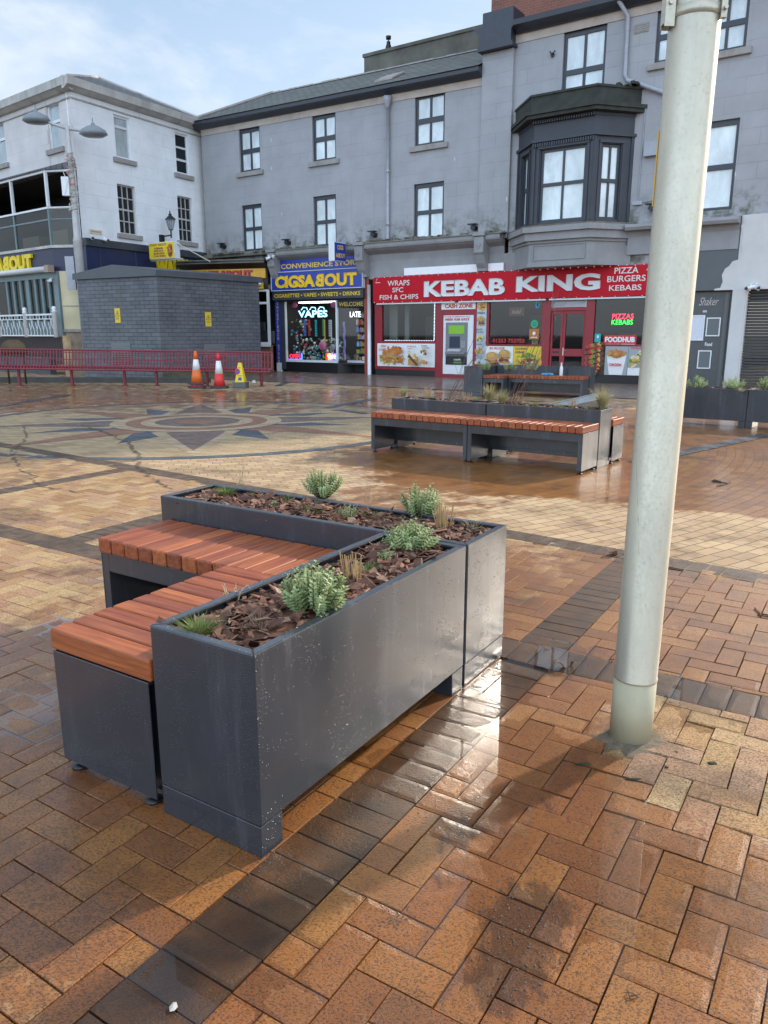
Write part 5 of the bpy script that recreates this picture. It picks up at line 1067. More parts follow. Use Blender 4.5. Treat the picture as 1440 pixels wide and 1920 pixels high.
p.el(GLD, 4.53, 2.36, .17, .13, .06, 20); p.heap([RED_, CRM, GRN], 4.53, 2.36, .11, .08, 12, .03); p.tx(BLK, 'PIZZA', 4.38, 4.66, 2.13, 2.19); p.burger(4.53, 1.93, .28); p.tx(BLK, 'BEEF', 4.41, 4.62, 1.60, 1.65); p.tx(BLK, 'BURGERS', 4.38, 4.66, 1.52, 1.57)
p.heap([GRN, CRM, YEL], 4.52, 1.34, .11, .08, 14, .05); p.tx(BLK, 'WRAPS', 4.40, 4.64, 1.12, 1.17); p.heap([GLD, YEL, BUN], 4.52, .93, .12, .08, 18, .05); p.tx(BLK, 'CHICKEN', 4.38, 4.66, .74, .78); p.tx(BLK, 'NUGGETS', 4.38, 4.66, .68, .72); p.heap([RED_, GRN, CRM, MAR], 4.52, .50, .13, .08, 20, .045)
panel('menu_strip', 'tall narrow food poster strip right of the cash machine', 'poster', 4.345, 4.695, .37, 2.50, -.064, p, back=LBL, group='food posters of the red takeaway')
p = Pic(-.066); p.tx(RED_, 'BURGER', 4.84, 5.40, .98, 1.06, shear=.2, bold=.02); p.burger(5.42, .80, .44); p.burger(5.02, .70, .50); panel('burger_poster', 'white poster of two sesame burgers below the middle window', 'poster', 4.70, 5.70, .27, 1.09, -.064, p, group='food posters of the red takeaway')
p = Pic(-.066); p.tx(BLK, 'DONNER', 5.78, 6.18, .98, 1.05, shear=.2, bold=.02); p.tx(BLK, 'KEBAB', 5.78, 6.10, .87, .94, shear=.2, bold=.02); p.el(GLD, 6.25, .58, .44, .30, .08, 18); p.heap([GRN, GRN, YEL], 6.22, .70, .36, .18, 40, .07); p.heap([MAR, BRN, CRM, ORA], 6.34, .58, .24, .12, 36, .06); p.heap([MAR, RED_], 6.18, .42, .30, .06, 22, .06)
panel('kebab_poster', 'orange poster of a doner kebab left of the red doors', 'poster', 5.71, 6.68, .27, 1.09, -.064, p, back=YEL, group='food posters of the red takeaway')
p = Pic(-.066); 
for i in range(5): p.skewer(8.20, .42 + i * .17, 8.66, .60 + i * .15, .075)
p.heap([GRN, RED_, ORA], 8.42, .5, .24, .3, 20, .04); p.tx(RED_, 'KEBABS', 8.22, 8.68, 1.04, 1.11, bold=.03); panel('skewer_poster', 'dark poster packed with meat skewers right of the red doors', 'poster', 8.12, 8.74, .27, 1.12, -.064, p, back=DBR, group='food posters of the red takeaway')
p = Pic(-.066); p.mb.cur = WHT; y = p.up(); p.mb.add([(8.90, y, .28), (9.30, y, .28), (9.40, y, .86), (8.80, y, .86)], [(0, 1, 2, 3)]); p.heap([ORA, BUN, ORA], 9.10, .90, .25, .09, 34, .07); p.tx(RED_, 'CHICKEN', 8.90, 9.28, .54, .62, bold=.04, shear=.15); panel('bucket_poster', 'grey poster of a white bucket of fried chicken', 'poster', 8.75, 9.44, .27, 1.12, -.064, p, back=GRY, group='food posters of the red takeaway')
p = Pic(-.066); p.tx(RED_, 'WRAPS', 9.50, 9.96, 1.04, 1.11, bold=.03); p.rect(WHT, 9.46, 10.0, .28, .50); p.heap([CRM, GLD, GRN], 9.62, .68, .08, .16, 20, .06); p.heap([CRM, GLD, GRN], 9.82, .80, .10, .18, 24, .06); panel('wrap_poster', 'grey poster of stacked wraps partly hidden by the lamp column', 'poster', 9.45, 10.05, .27, 1.12, -.064, p, back=GRY, group='food posters of the red takeaway')
p = Pic(-.012); p.tx(WHT, 'FOODHUB', 8.70, 9.60, 1.24, 1.40, bold=.05); p.tx(WHT, 'ORDER ONLINE', 8.70, 9.14, 1.14, 1.19); p.rect(WHT, 9.20, 9.60, 1.14, 1.19); panel('window_sticker', 'red window sticker reading FOODHUB', 'sticker', 8.66, 9.64, 1.11, 1.45, -.010, p, .004, RED_, group='stickers on the takeaway windows')
p = Pic(-.006); p.tx(RED_, '01253 753753', 4.92, 6.06, 1.20, 1.33, bold=.03); solid('phone_lettering', 'red phone number 01253 753753 on the middle window', 'lettering', F, p.mb, PAL, (5.4, 0, 1.2))
p = Pic(-.008); p.el(GRN, 6.38, 1.79, .125, .125, 0, 24); p.tx(BLK, 'ORDER', 6.30, 6.46, 1.80, 1.84); p.tx(BLK, 'HERE', 6.32, 6.44, 1.73, 1.77); solid('round_sticker', 'round green sticker on the middle window', 'sticker', F, p.mb, [flat((.02, .42, .20)) if i == GRN else m for i, m in enumerate(PAL)], (6.38, 0, 1.79), 'stickers on the takeaway windows')
p = Pic(-.012); p.el(WHT, 6.38, 1.50, .055, .055, 0, 14); p.rect(WHT, 6.27, 6.49, 1.36, 1.39); panel('square_sticker', 'square orange sticker below the round green one', 'sticker', 6.22, 6.55, 1.31, 1.64, -.010, p, .004, ORA, group='stickers on the takeaway windows')
p = Pic(-.012); p.rect(BLK, 6.36, 6.46, 1.20, 1.25); panel('small_sticker', 'small green sticker at the corner of the middle window', 'sticker', 6.32, 6.52, 1.16, 1.27, -.010, p, .004, GRN, group='stickers on the takeaway windows')
p = Pic(-.012); p.el(WHT, 8.47, 1.40, .03, .05); panel('teal_sticker', 'teal sticker at the left edge of the right window', 'sticker', 8.37, 8.56, 1.24, 1.49, -.010, p, .004, LBL, group='stickers on the takeaway windows').data.materials[LBL] = flat((.02, .38, .38))
p = Pic(-.008); p.el(LBL, 6.46, 2.37, .07, .10, 0, 18); p.el(BLK, 6.46, 2.37, .035, .065, 0, 14); solid('ring_sticker', 'small blue ring sticker high on the middle window', 'sticker', F, p.mb, [flat((.05, .35, .62)) if i == LBL else m for i, m in enumerate(PAL)], (6.46, 0, 2.37), 'stickers on the takeaway windows')
p = Pic(.06); p.rect(MAR, 5.45, 5.98, 2.05, 2.32); p.tx(CRM, 'halal', 5.55, 5.88, 2.12, 2.25, shear=.3); solid('window_notice', 'faded maroon notice inside the middle window', 'sign', F, p.mb, PAL, (5.7, 0, 2.05))
T = thing('neon_sign', 'red and green neon sign reading PIZZAS KEBABS', 'neon sign', F, (9.2, .05, 1.75))
f = MB(); text(f, 'PIZZAS', 8.86, 9.50, 1.92, 2.07, .03, .012); part('red_tube', f, glow('neon_red', (1, .03, .10), 2.2), T)
f = MB(); text(f, 'KEBABS', 8.85, 9.49, 1.75, 1.90, .03, .012); part('green_tube', f, glow('neon_green', (.05, 1, .10), 1.8), T)
T = thing('fairy_lights', 'string of small white lights round the left takeaway window', 'lights', F, (2.6, 0, 1.3)); f = MB()
for i in range(26): f.box(2.66, 2.685, -.02, .0, 1.27 + i * .048, 1.292 + i * .048)
for i in range(30): f.box(.6 + i * .07, .622 + i * .07, -.02, 0, 1.245, 1.262)
part('bulb', f, glow('bulb_cool', (.75, .88, 1), 1.2), T)
# --- the convenience store
M_BLUE = paint('sign_blue', (.018, .050, .34), .35, .08); M_GOLD = paint('sign_yellow', (.88, .56, .012), .4, .06)
T = thing('convenience_shopfront', 'charcoal convenience store front with crowded lit window and angled doorway', 'shop', F, (-2.4, 0, 0))
f = MB(); f.box(-4.40, -4.18, -.05, .08, .1, 2.74); f.box(-.27, -.05, -.05, .08, 0, 2.74); f.box(-4.18, -.27, -.02, .06, 2.70, 2.76); f.box(-4.66, -4.40, -.02, .06, .36, 2.74); part('shop_frame', f, M_CHAR, T, .006)
f = MB(); f.box(-4.18, -1.58, -.03, .04, .40, .49); f.box(-4.18, -4.12, -.03, .04, .49, 2.7); f.box(-1.64, -1.56, -.03, .04, .49, 2.7); f.box(-1.55, -.30, .55, .62, .40, .49); f.box(-.33, -.28, .5, .62, .1, 2.6); part('window_trim', f, M_WHITE, T)
f = MB(); f.box(-4.18, -1.58, -.02, .08, 0, .40); f.prism([(-1.58, -.02), (-1.18, .55), (-.28, .55), (-.28, .62), (-1.2, .62), (-1.66, .05)], .40, 'z', 0); part('stall_riser', f, M_BLACK, T)
f = MB(); f.quad((-4.12, .01, .49), (-1.64, .01, .49), (-1.64, .01, 2.7), (-4.12, .01, 2.7)); part('shop_window', f, glassy('shop_glass', (.9, .92, .92), .02, .8), T)
f = MB(); f.quad((-1.55, .03, .49), (-.95, .58, .49), (-.95, .58, 2.5), (-1.55, .03, 2.5)); f.quad((-.95, .58, .49), (-.30, .58, .49), (-.30, .58, 2.5), (-.95, .58, 2.5)); part('shop_window', f, MATS['shop_glass'], T)
f = MB(); f.box(-4.4, -.1, 2.2, 2.3, 0, 3.2); f.box(-4.4, -.1, .1, 2.2, .35, .40); f.box(-4.5, -4.4, .1, 2.3, 0, 3.2); f.box(-.1, 0, .1, 2.3, 0, 3.2); f.box(-4.4, -.1, .1, 2.2, 2.72, 2.76); part('interior', f, M_DARKROOM, T)
f = MB(); f.box(-4.66, -4.40, -.06, -.021, .0, .35); part('plinth_block', f, M_WHITE, T)
f = MB(); f.box(-.26, -.06, -.09, -.052, .0, 3.4); part('rainwater_pipe', f, paint('rust_red_pipe', (.30, .06, .045), .5), T)
f = MB(); f.smooth = True; f.tube([(-.02, -.12, .0), (-.02, -.12, 3.2)], .07, 10); part('white_pipe', f, M_WHITE, T)
# goods in the window
f = MB(); f.box(-3.9, -2.0, .5, .75, 2.66, 2.70); f.box(-1.5, -.4, .9, 1.05, 2.66, 2.70); part('ceiling_light', f, glow('shop_ceiling_light', (1, .96, .90), 5.0), T)
cols = [(.55, .05, .05), (.05, .2, .5), (.6, .45, .05), (.5, .5, .5), (.1, .4, .15), (.55, .25, .5), (.7, .7, .68), (.06, .06, .07), (.05, .4, .45), (.6, .25, .05)]
GD = [flat(c) for c in cols]
T2 = thing('shop_shelving', 'shelves of bright packets inside the convenience store doorway', 'shelves', F, (-.8, 1.2, .4)); f = MB()
for k in range(8): f.box(-1.5, -.12, 1.1, 1.5, .45 + k * .27, .465 + k * .27)
part('shelf_board', f, M_BLACK, T2); f = MB()
for k in range(7):
    x = -1.48
    while x < -.2: wv_ = rnd.uniform(.04, .10); f.cur = rnd.randrange(10); f.box(x, x + wv_ * .9, 1.05, 1.2, .466 + k * .27, .466 + k * .27 + rnd.uniform(.12, .22)); x += wv_
part('packet_row', f, GD, T2)
def goods(name, label, cat, fn):
    f = MB(); fn(f); return f
f = MB()
for _ in range(330):
    x = rnd.uniform(-4.05, -1.7); z = .50 + (rnd.random() ** 1.3) * 1.25 * (1.25 if x < -3.3 else .62); r = rnd.uniform(.02, .07); f.cur = rnd.choice((0, 1, 2, 3, 3, 6, 6, 7, 7, 7, 8, 4)); f.smooth = True
    f.lathe([(0, z - r), (r * .8, z - r * .5), (r, z), (r * .8, z + r * .5), (0, z + r)], x, rnd.uniform(.15, .6), 7)
solid('window_display', 'jumble of toys and packets piled in the convenience store window', 'display', F, f, GD, (-3, .3, .5), kind='stuff')
for (x, z, c, lb) in [(-3.30, 2.02, 1, 'olive strip of hanging goods'), (-3.08, 2.02, 0, 'orange red strip of hanging goods'), (-2.74, 2.0, 8, 'teal strip of hanging goods'), (-2.36, 2.02, 4, 'green strip of hanging goods'), (-2.06, 2.0, 3, 'silver strip of hanging goods')]:
    f = MB(); f.cur = c
    for k in range(7): f.box(x - .04, x + .04, .12, .16, z - .09 * k - .075, z - .09 * k)
    solid('hanging_strip', lb + ' in the convenience store window', 'goods strip', F, f, GD, (x, .14, z), 'hanging strips in the shop window')
f = MB(); f.smooth = True; f.lathe([(0, .10), (.16, .09), (.18, .14), (.10, .16), (.09, .20), (0, .21)], -2.42, 0, 20, 1.03, 'y'); solid('party_hat', 'pink cowboy style hat hanging in the shop window', 'hat', F, f, flat((.72, .18, .33)), (-2.42, .1, 1.0))
f = MB(); f.smooth = True; f.lathe([(0, .10), (.10, .09), (.13, .14), (.10, .19), (0, .20)], -1.92, 0, 18, .98, 'y'); solid('toy_ball', 'grey toy ball with a face hanging beside the pink hat', 'toy', F, f, flat((.35, .36, .37)), (-1.92, .1, .98))
for z, x in ((1.5, -2.30), (1.5, -1.98)): f = MB(); f.box(x - .015, x + .015, .12, .15, 1.15, 2.0); solid('toy_sword', ('yellow' if x < -2.1 else 'white') + ' toy stick standing upright in the shop window', 'toy', F, f, flat((.7, .5, .1) if x < -2.1 else (.75, .75, .75)), (x, .12, 1.15))
for (x, z, lb) in [(-3.78, 2.58, 'pink hat shape at the top left of the store window'), (-1.85, 2.56, 'pink hat shape at the top right of the store window')]:
    f = MB(); f.smooth = True; f.lathe([(0, .10), (.11, .09), (.12, .14), (0, .18)], x, 0, 16, z, 'y'); solid('party_hat', lb, 'hat', F, f, flat((.62, .16, .30)), (x, .1, z))
f = MB()
for k in range(26): a = k * .7; f.tube([(-1.45 + .02 * math.sin(a), .2, .5 + k * .055), (-1.40 + .03 * math.cos(a), .2, .54 + k * .055), (-1.36 + .02 * math.sin(a), .2, .5 + k * .055)], .02, 5)
solid('tinsel_strip', 'violet tinsel strip hanging by the store doorway', 'decoration', F, f, flat((.28, .26, .55)), (-1.4, .2, .5))
def neon(name, label, t, x0, x1, z0, z1, c, s, y=.06, bold=.015):
    f = MB(); text(f, t, x0, x1, z0, z1, y, bold); return solid(name, label, 'neon sign', F, f, glow(name + '_' + t.lower(), c, s), ((x0 + x1) / 2, y, z0))
neon('neon_sign', 'pale blue neon sign reading VAPES', 'VAPES', -3.56, -2.10, 2.10, 2.36, (.35, .75, 1), 1.6, bold=.03)
f = MB()
for i in range(3): f.tube([(-3.4 + .42 * i, .065, 2.38), (-3.3 + .42 * i, .065, 2.48), (-3.12 + .42 * i, .065, 2.46), (-3.10 + .42 * i, .065, 2.38)], .018, 5)
solid('neon_cloud', 'pale blue neon smoke curls above the word VAPES', 'neon sign', F, f, MATS['neon_sign_vapes'], (-2.8, .06, 2.4))
neon('neon_late', 'white neon sign reading LATE', 'LATE', -1.38, -.88, 2.10, 2.30, (.9, .95, 1), 1.5, .52)
neon('neon_open', 'red neon sign reading OPEN', 'OPEN', -4.06, -3.52, .53, .70, (1, .02, .06), 2.0)
f = MB(); f.box(-3.46, -3.40, .05, .08, .50, .74); f.box(-4.1, -3.46, .05, .08, .49, .51); solid('neon_border', 'blue neon border beside the OPEN sign', 'neon sign', F, f, glow('neon_blue', (.05, .2, 1), 1.6), (-3.8, .06, .5))
T2 = thing('neon_sign', 'rainbow lit panel reading VAPE in the window corner', 'neon sign', F, (-1.95, .05, .5))
for i, c in enumerate([(1, .05, .02), (1, .7, .02), (.9, .2, .7), (.3, .1, 1), (.1, .4, 1)]): f = MB(); f.box(-2.22 + i * .115, -2.11 + i * .115, .06, .08, .50, .76); part('lit_panel', f, glow('panel_%s' % ('red', 'amber', 'pink', 'violet', 'azure')[i], c, .9), T2)
f = MB(); text(f, 'VAPE', -2.14, -1.74, .56, .70, .055, .03); part('lettering', f, glow('panel_white', (1, .95, 1), 1.4), T2)
# its signs
f = MB(); f.box(-4.42, -.32, -.12, -.055, 3.84, 4.24); T2 = thing('fascia_sign', 'upper blue sign board reading CONVENIENCE STORE', 'sign', F, (-2.4, -.1, 3.84)); part('board', f, M_BLUE, T2)
f = MB(); text(f, 'CONVENIENCE STORE', -4.22, -.46, 3.92, 4.10, -.124, .02); part('lettering', f, M_GOLD, T2)
T2 = thing('fascia_sign', 'large blue sign board with big yellow letters over the convenience store', 'sign', F, (-2.4, -.2, 3.12)); f = MB(); f.box(-4.60, -.22, -.26, -.13, 3.13, 3.78); part('board', f, M_BLUE, T2)
f = MB(); f.box(-4.62, -.20, -.28, -.12, 3.781, 3.81); f.box(-4.62, -.20, -.28, -.12, 3.10, 3.129); f.box(-4.63, -4.601, -.28, -.12, 3.10, 3.81); f.box(-.219, -.19, -.28, -.12, 3.10, 3.81); part('board_frame', f, flat((.55, .56, .58)), T2)
f = MB(); text(f, 'CIGSABOUT', -4.40, -.45, 3.20, 3.66, -.264, .055, flip=5, depth=-.02); part('lettering', f, M_GOLD, T2)
T2 = thing('fascia_sign', 'dark sign strip listing cigarettes, vapes, sweets and drinks', 'sign', F, (-2.4, -.2, 2.74)); f = MB(); f.box(-4.62, -.22, -.22, -.06, 2.76, 3.095); part('board', f, M_CHAR, T2)
f = MB(); text(f, 'CIGARETTES \u2022 VAPES \u2022 SWEETS \u2022 DRINKS', -4.52, -.34, 2.85, 2.99, -.224, .02); part('lettering', f, M_GOLD, T2)
T2 = thing('blade_sign', 'square blue projecting sign reading CIGS ABOUT with white edge', 'sign', F, (-.75, -.7, 3.95)); f = MB(); f.box(-.98, -.72, -1.22, -.55, 3.98, 4.62); part('casing', f, M_WHITE, T2, .01)
f = MB(); f.box(-.719, -.712, -1.20, -.57, 4.0, 4.60); part('face', f, M_BLUE, T2)
f = MB(); text(f, 'CIGS', -1.06, -.72, 4.37, 4.52, -.708, .025, axis='x'); part('lettering', f, M_GOLD, T2); f = MB(); text(f, 'ABOUT', -1.14, -.62, 4.10, 4.25, -.708, .025, axis='x', flip=1); part('lettering', f, M_GOLD, T2)
T2 = thing('pilaster_sign', 'narrow upright blue sign reading CONVENIENCE STORE down the left pier', 'sign', F, (-4.52, 0, .35)); f = MB(); f.box(-4.66, -4.40, -.05, -.022, .36, 2.76); part('board', f, M_BLUE, T2); f = MB()
for i, ch in enumerate('CONVENIENCE STORE'):
    if ch != ' ': z = 2.86 - i * .150; text(f, ch, -4.57, -4.49 if ch != 'I' else -4.545, z - .11, z, -.054, .02) if z < 2.76 else None
part('lettering', f, M_GOLD, T2)
T2 = thing('doorway_sign', 'dark header over the doorway reading WELCOME in gold', 'sign', F, (-.9, 0, 2.4)); f = MB(); f.box(-1.55, -.28, -.03, .02, 2.44, 2.70); part('board', f, flat((.02, .022, .03)), T2); f = MB(); text(f, 'WELCOME', -1.48, -.36, 2.48, 2.63, -.034, .02); part('lettering', f, paint('dull_gold', (.62, .40, .04), .5), T2)
p = Pic(.5); p.rect(WHT, -.80, -.34, .52, .64); p.tx(RED_, 'WE ARE OPEN', -.78, -.36, .56, .60); solid('door_notice', 'small white notice low in the store doorway', 'sign', F, p.mb, PAL, (-.6, .5, .5))
# --- the corner takeaway between store and white building
G3a, G3b = F.w(-8.28, -1.55), F.w(-4.72, -.35); dd = G3b - G3a; G3 = Frame(G3a.x, G3a.y, math.degrees(math.atan2(dd.y, dd.x))); LL = dd.length
T = thing('corner_shopfront', 'low takeaway front with white windows between store and white building', 'shop', G3, (LL / 2, 0, 0))
f = MB(); f.box(0, LL, .05, .3, 0, 1.05); part('stall_riser', f, M_REDBR, T)
f = MB()
for a, b, c, d in [(2.55, 2.66, 1.16, 3.18), (LL - .09, LL, 1.16, 3.18), (2.55, LL, 1.05, 1.16), (2.66, LL - .09, 2.62, 2.71), (2.66, LL - .09, 3.10, 3.18), (3.10, 3.16, 2.71, 3.10), (0, .1, 1.05, 3.2), (.1, 2.55, 1.05, 1.14)]: f.box(a, b, .02, .12, c, d)
f.box(2.50, LL + .02, -.05, .03, .98, 1.045); part('window_frame', f, M_WHITE, T)
f = MB(); f.quad((.1, .08, 1.1), (LL - .05, .08, 1.1), (LL - .05, .08, 3.15), (.1, .08, 3.15)); part('shop_window', f, M_GLASSD, T)
f = MB(); f.box(0, LL, 1.6, 1.7, 0, 3.6); f.box(0, LL, .3, 1.6, 1.0, 1.04); part('interior', f, M_DARKROOM, T)
f = MB(); f.box(2.6, LL - .2, .5, .52, 1.28, 1.32); part('counter_rail', f, paint('rail_red', (.4, .04, .04), .5), T)
f = MB(); f.box(2.7, LL - .1, .6, .7, 1.1, 1.6); f.box(2.9, 3.3, .5, .7, 1.6, 1.95); part('interior_fitting', f, flat((.12, .13, .15)), T)
f = MB(); f.box(-.02, LL, .0, .3, 3.19, 4.0); part('fascia_backing', f, M_BLACK, T)
f = MB(); f.prism([(-.05, 3.98), (-.12, 3.98), (-.30, 4.12), (-.36, 4.15), (-.36, 4.26), (1.6, 4.45), (1.6, 3.98)], LL + .05, 'x', -.02); part('roof_gutter', f, M_BLACK, T)
f = MB(); f.box(-.02, LL + .03, -.375, -.361, 4.16, 4.19); f.prism([(-.34, 4.262), (-.34, 4.30), (1.6, 4.50), (1.6, 4.46)], LL + .05, 'x', -.02); part('roof_edge', f, M_LEDGE, T)
T2 = thing('fascia_sign', 'orange sign board with raised red letters ending in ABOUT', 'sign', G3, (LL / 2, -.05, 3.58)); f = MB(); f.box(.2, LL - .05, -.10, -.02, 3.60, 3.96); part('board', f, paint('sign_orange', (.72, .36, .02), .4), T2)
f = MB(); text(f, 'ROAST ABOUT', .35, LL - .62, 3.63, 3.90, -.13, .05, depth=.03); part('lettering', f, paint('letter_red', (.55, .02, .04), .4), T2)
f = MB(); text(f, 'ROAST ABOUT', .39, LL - .58, 3.62, 3.91, -.104, .065); part('letter_shadow', f, M_BLACK, T2)
T2 = thing('fascia_sign', 'small yellow sign reading KEBABS under the orange board', 'sign', G3, (LL - .6, -.05, 3.2)); f = MB(); f.box(LL - 1.35, LL - .18, -.08, -.02, 3.20, 3.44); part('board', f, M_GOLD, T2); f = MB(); text(f, 'KEBABS', LL - 1.28, LL - .28, 3.25, 3.39, -.083, .03); part('lettering', f, MATS['letter_red'], T2)
f = MB(); f.smooth = True; f.lathe([(0, 3.30), (.06, 3.32), (.085, 3.38), (.07, 3.44), (0, 3.47)], LL - .28, -.16, 12); solid('globe_lamp', 'white globe lamp at the end of the small yellow sign', 'lamp', G3, f, M_WHITE, (LL - .28, -.16, 3.3))
# menu light box on the flat roof
q0 = F.w(-7.6, -3.4); LBX = Frame(q0.x, q0.y, -30); xa, za = LBX.at(281, 487); xb, zb = LBX.at(326, 452)
T2 = thing('light_box', 'yellow menu light box with a kebab picture standing on the flat roof edge', 'sign', LBX, (xa, 0, za)); f = MB(); f.box(xa, xb, .0, .28, za, zb); part('casing', f, M_WHITE, T2)
f = MB(); f.box(xa + .01, xb - .01, -.012, -.002, za + .02, zb - .02); part('face', f, paint('menu_yellow', (.78, .62, .02), .4), T2); wd = xb - xa; ht = zb - za
f = MB(); text(f, 'ROAST ABOUT', xa + .05 * wd, xa + .70 * wd, za + .78 * ht, za + .92 * ht, -.014, .03)
for i, t in enumerate(('KEBAB', 'PIZZA', 'BURGERS', 'CHICKEN')): text(f, t, xa + (.22 - .02 * i) * wd, xa + (.56 + .03 * i) * wd, za + (.58 - .155 * i) * ht, za + (.70 - .155 * i) * ht, -.014, .05)
part('lettering', f, flat((.30, .04, .08)), T2)
p = Pic(-.013); p.el(MAR, xa + .84 * wd, za + .46 * ht, .10 * wd, .40 * ht, .08); p.heap([RED_, ORA, MAR], xa + .84 * wd, za + .68 * ht, .07 * wd, .13 * ht, 12, .05 * wd); p.heap([GLD, CRM, ORA], xa + .84 * wd, za + .42 * ht, .05 * wd, .15 * ht, 10, .04 * wd)
o = bpy.data.objects.new('picture', p.mb.mesh('picture', PAL, ORG[T2])); COL.objects.link(o); o.parent = T2; ORG[o] = ORG[T2]
f = MB(); f.box(xa, xb + .3, .05, .12, za - .06, za - .002); f.tube([(xb - .02, .14, zb - .05), (xb + .9, .9, za - .1)], .022, 6); part('support', f, M_GALV, T2)
# --- the part-painted unit on the right
T = thing('painted_unit', 'dark grey shop unit half repainted white, with closed roller shutter', 'shop', F, (12, 0, 0))
f = MB(); f.box(10.25, 12.22, -.08, .1, 2.66, 4.56); f.box(10.25, 10.9, -.06, .1, 0, 2.66); part('grey_fascia', f, paint('slate_grey_paint', (.105, .115, .118), .6, .10, 1.5), T)
edge = [(12.28, 4.57), (12.26, 4.35), (12.22, 4.30), (12.30, 4.05), (12.27, 3.85), (12.32, 3.62), (12.28, 3.45), (12.10, 3.40), (12.02, 3.28), (11.93, 3.22), (11.86, 3.05), (11.90, 2.88), (11.85, 2.72), (11.70, 2.69), (11.70, 2.655), (14.2, 2.655), (14.2, 4.57)]
f = MB(); f.prism(edge, .02, 'y', -.10); f.box(12.18, 12.52, -.10, .1, 0, 2.654); f.box(12.521, 12.56, -.08, .3, 0, 2.654); f.box(12.23, 14.2, -.078, .1, 2.66, 4.56); part('white_fascia', f, paint('new_white_paint', (.60, .58, .56), .6, .07, 2.0, .1), T)
f = MB()
for i in range(33): z = .03 + i * .079; f.prism([(.10, z), (.075, z + .02), (.075, z + .055), (.10, z + .075)], 1.7, 'x', 12.56)
part('roller_shutter', f, paint('shutter_grey', (.055, .055, .052), .5, .15), T)
f = MB(); f.box(10.9, 12.18, .06, .10, 0, 2.62); f.box(12.06, 12.10, .02, .06, 0, 2.6); part('door_panel', f, paint('door_grey', (.085, .088, .088), .5, .12), T)
f = MB(); f.box(11.98, 12.06, .03, .058, .0, 2.6); part('door_trim', f, flat((.12, .12, .12)), T)
for (a, b, c, d, dark) in [(11.55, 11.92, 1.42, 1.93, 1), (11.40, 11.76, .52, 1.03, 1), (11.12, 11.50, 1.30, 2.0, 0)]:
    T2 = thing('notice_frame', ('empty white-edged menu frame, upper one on the grey door panel' if a == 11.55 else 'empty white-edged menu frame, lower one on the grey door panel') if dark else 'blank white notice half hidden by the lamp column', 'frame', F, (a, .05, c), 'frames on the grey door panel'); f = MB(); s_ = .03
    f.box(a, b, .035, .058, c, c + s_); f.box(a, b, .035, .058, d - s_, d); f.box(a, a + s_, .035, .058, c + s_, d - s_); f.box(b - s_, b, .035, .058, c + s_, d - s_); part('edge_strip', f, M_WHITE, T2); f = MB(); f.box(a + s_, b - s_, .045, .058, c + s_, d - s_); part('sheet', f, flat((.13, .14, .145)) if dark else flat((.66, .67, .74)), T2)
f = MB(); text(f, 'Shaker', 11.30, 11.82, 2.26, 2.48, .052, .0, shear=.45); solid('script_lettering', 'pale slanted script lettering at the top of the grey door panel', 'lettering', F, f, flat((.50, .45, .42)), (11.5, .05, 2.26))
f = MB(); text(f, 'on', 11.42, 11.53, 2.07, 2.13, .052, .03); solid('word_lettering', 'tiny white word on above the blank notice', 'lettering', F, f, M_WHITE, (11.45, .05, 2.07))
f = MB(); text(f, 'Food', 11.56, 11.75, 1.15, 1.25, .052, .03); solid('word_lettering', 'small white word Food above the lower frame', 'lettering', F, f, M_WHITE, (11.6, .05, 1.15))
def cctv(fr, x, y, z, label, yaw=0.0):
    T = thing('security_camera', label, 'security camera', fr, (x, y, z), 'white security cameras on the buildings'); f = MB(); f.smooth = True; c, s = math.cos(yaw), math.sin(yaw)
    f.tube([(x - .10 * s * 0, y, z + .10), (x, y - .10, z + .10), (x, y - .12, z + .04)], .02, 6); part('bracket', f, M_WHITE, T); f = MB(); f.smooth = True
    f.tube([(x + .10 * s, y - .05, z + .03), (x - .12 * s, y - .22 * c, z - .02)], [.055, .06], 10); part('body', f, M_WHITE, T); f = MB(); f.lathe([(.0, y - .24), (.04, y - .24), (.04, y - .21)], x - .13 * s, 0, 10, z - .022, 'y'); part('lens', f, M_BLACK, T)
a, b = F.at(1408, 540, -.1); cctv(F, a, -.08, b, 'white camera over the roller shutter, left one of the pair', .7); cctv(F, a + .14, -.08, b, 'white camera over the roller shutter, right one of the pair', -.7)
a, b = F.at(505, 485, -.5); cctv(F, a, -.45, b, 'white camera beside the corbel, left one of the pair', .6); cctv(F, a + .22, -.45, b, 'white camera beside the corbel, right one of the pair', -.3)
# ------------------------------------------------------------------ the white corner building
CW = (-10.67, 28.37); W = Frame(CW[0], CW[1], math.degrees(math.atan2(.861, .509))); V = Frame(CW[0], CW[1], math.degrees(math.atan2(-.631, .776)))
M_WH1 = stucco('white_render_lit', (.84, .86, .87), True, .45, 1.1, .22); M_WH2 = stucco('white_render_shaded', (.66, .62, .60), True, .45, 1.1, .25)  # one white render, painted paler for the lit face, darker for the shaded
M_CORN = paint('stained_cornice', (.48, .46, .43), .8, .18, 2, .2, dirt=.8, dirtc=(.13, .12, .11)); M_UPVC = paint('white_window_frame', (.74, .76, .78), .35, .04)
M_NAVY = paint('navy_fascia', (.012, .022, .075), .35, .2, 2); M_NAVY2 = paint('navy_panel', (.022, .026, .060), .4, .15); M_TEAL = paint('teal_paint', (.155, .215, .225), .45, .12, dirt=.2); M_LETY = paint('letter_yellow', (.78, .56, .01), .35, .06)
M_PANEP = pane_white('pale_blind_pane', (.42, .47, .48)); M_PANED = paint('dark_pane', (.010, .012, .016), .08, .3, 3)
T = thing('white_corner_building', 'white rendered corner building with grey cornice, navy fascia and glazed balcony', 'building', W, (3, 1, 0))
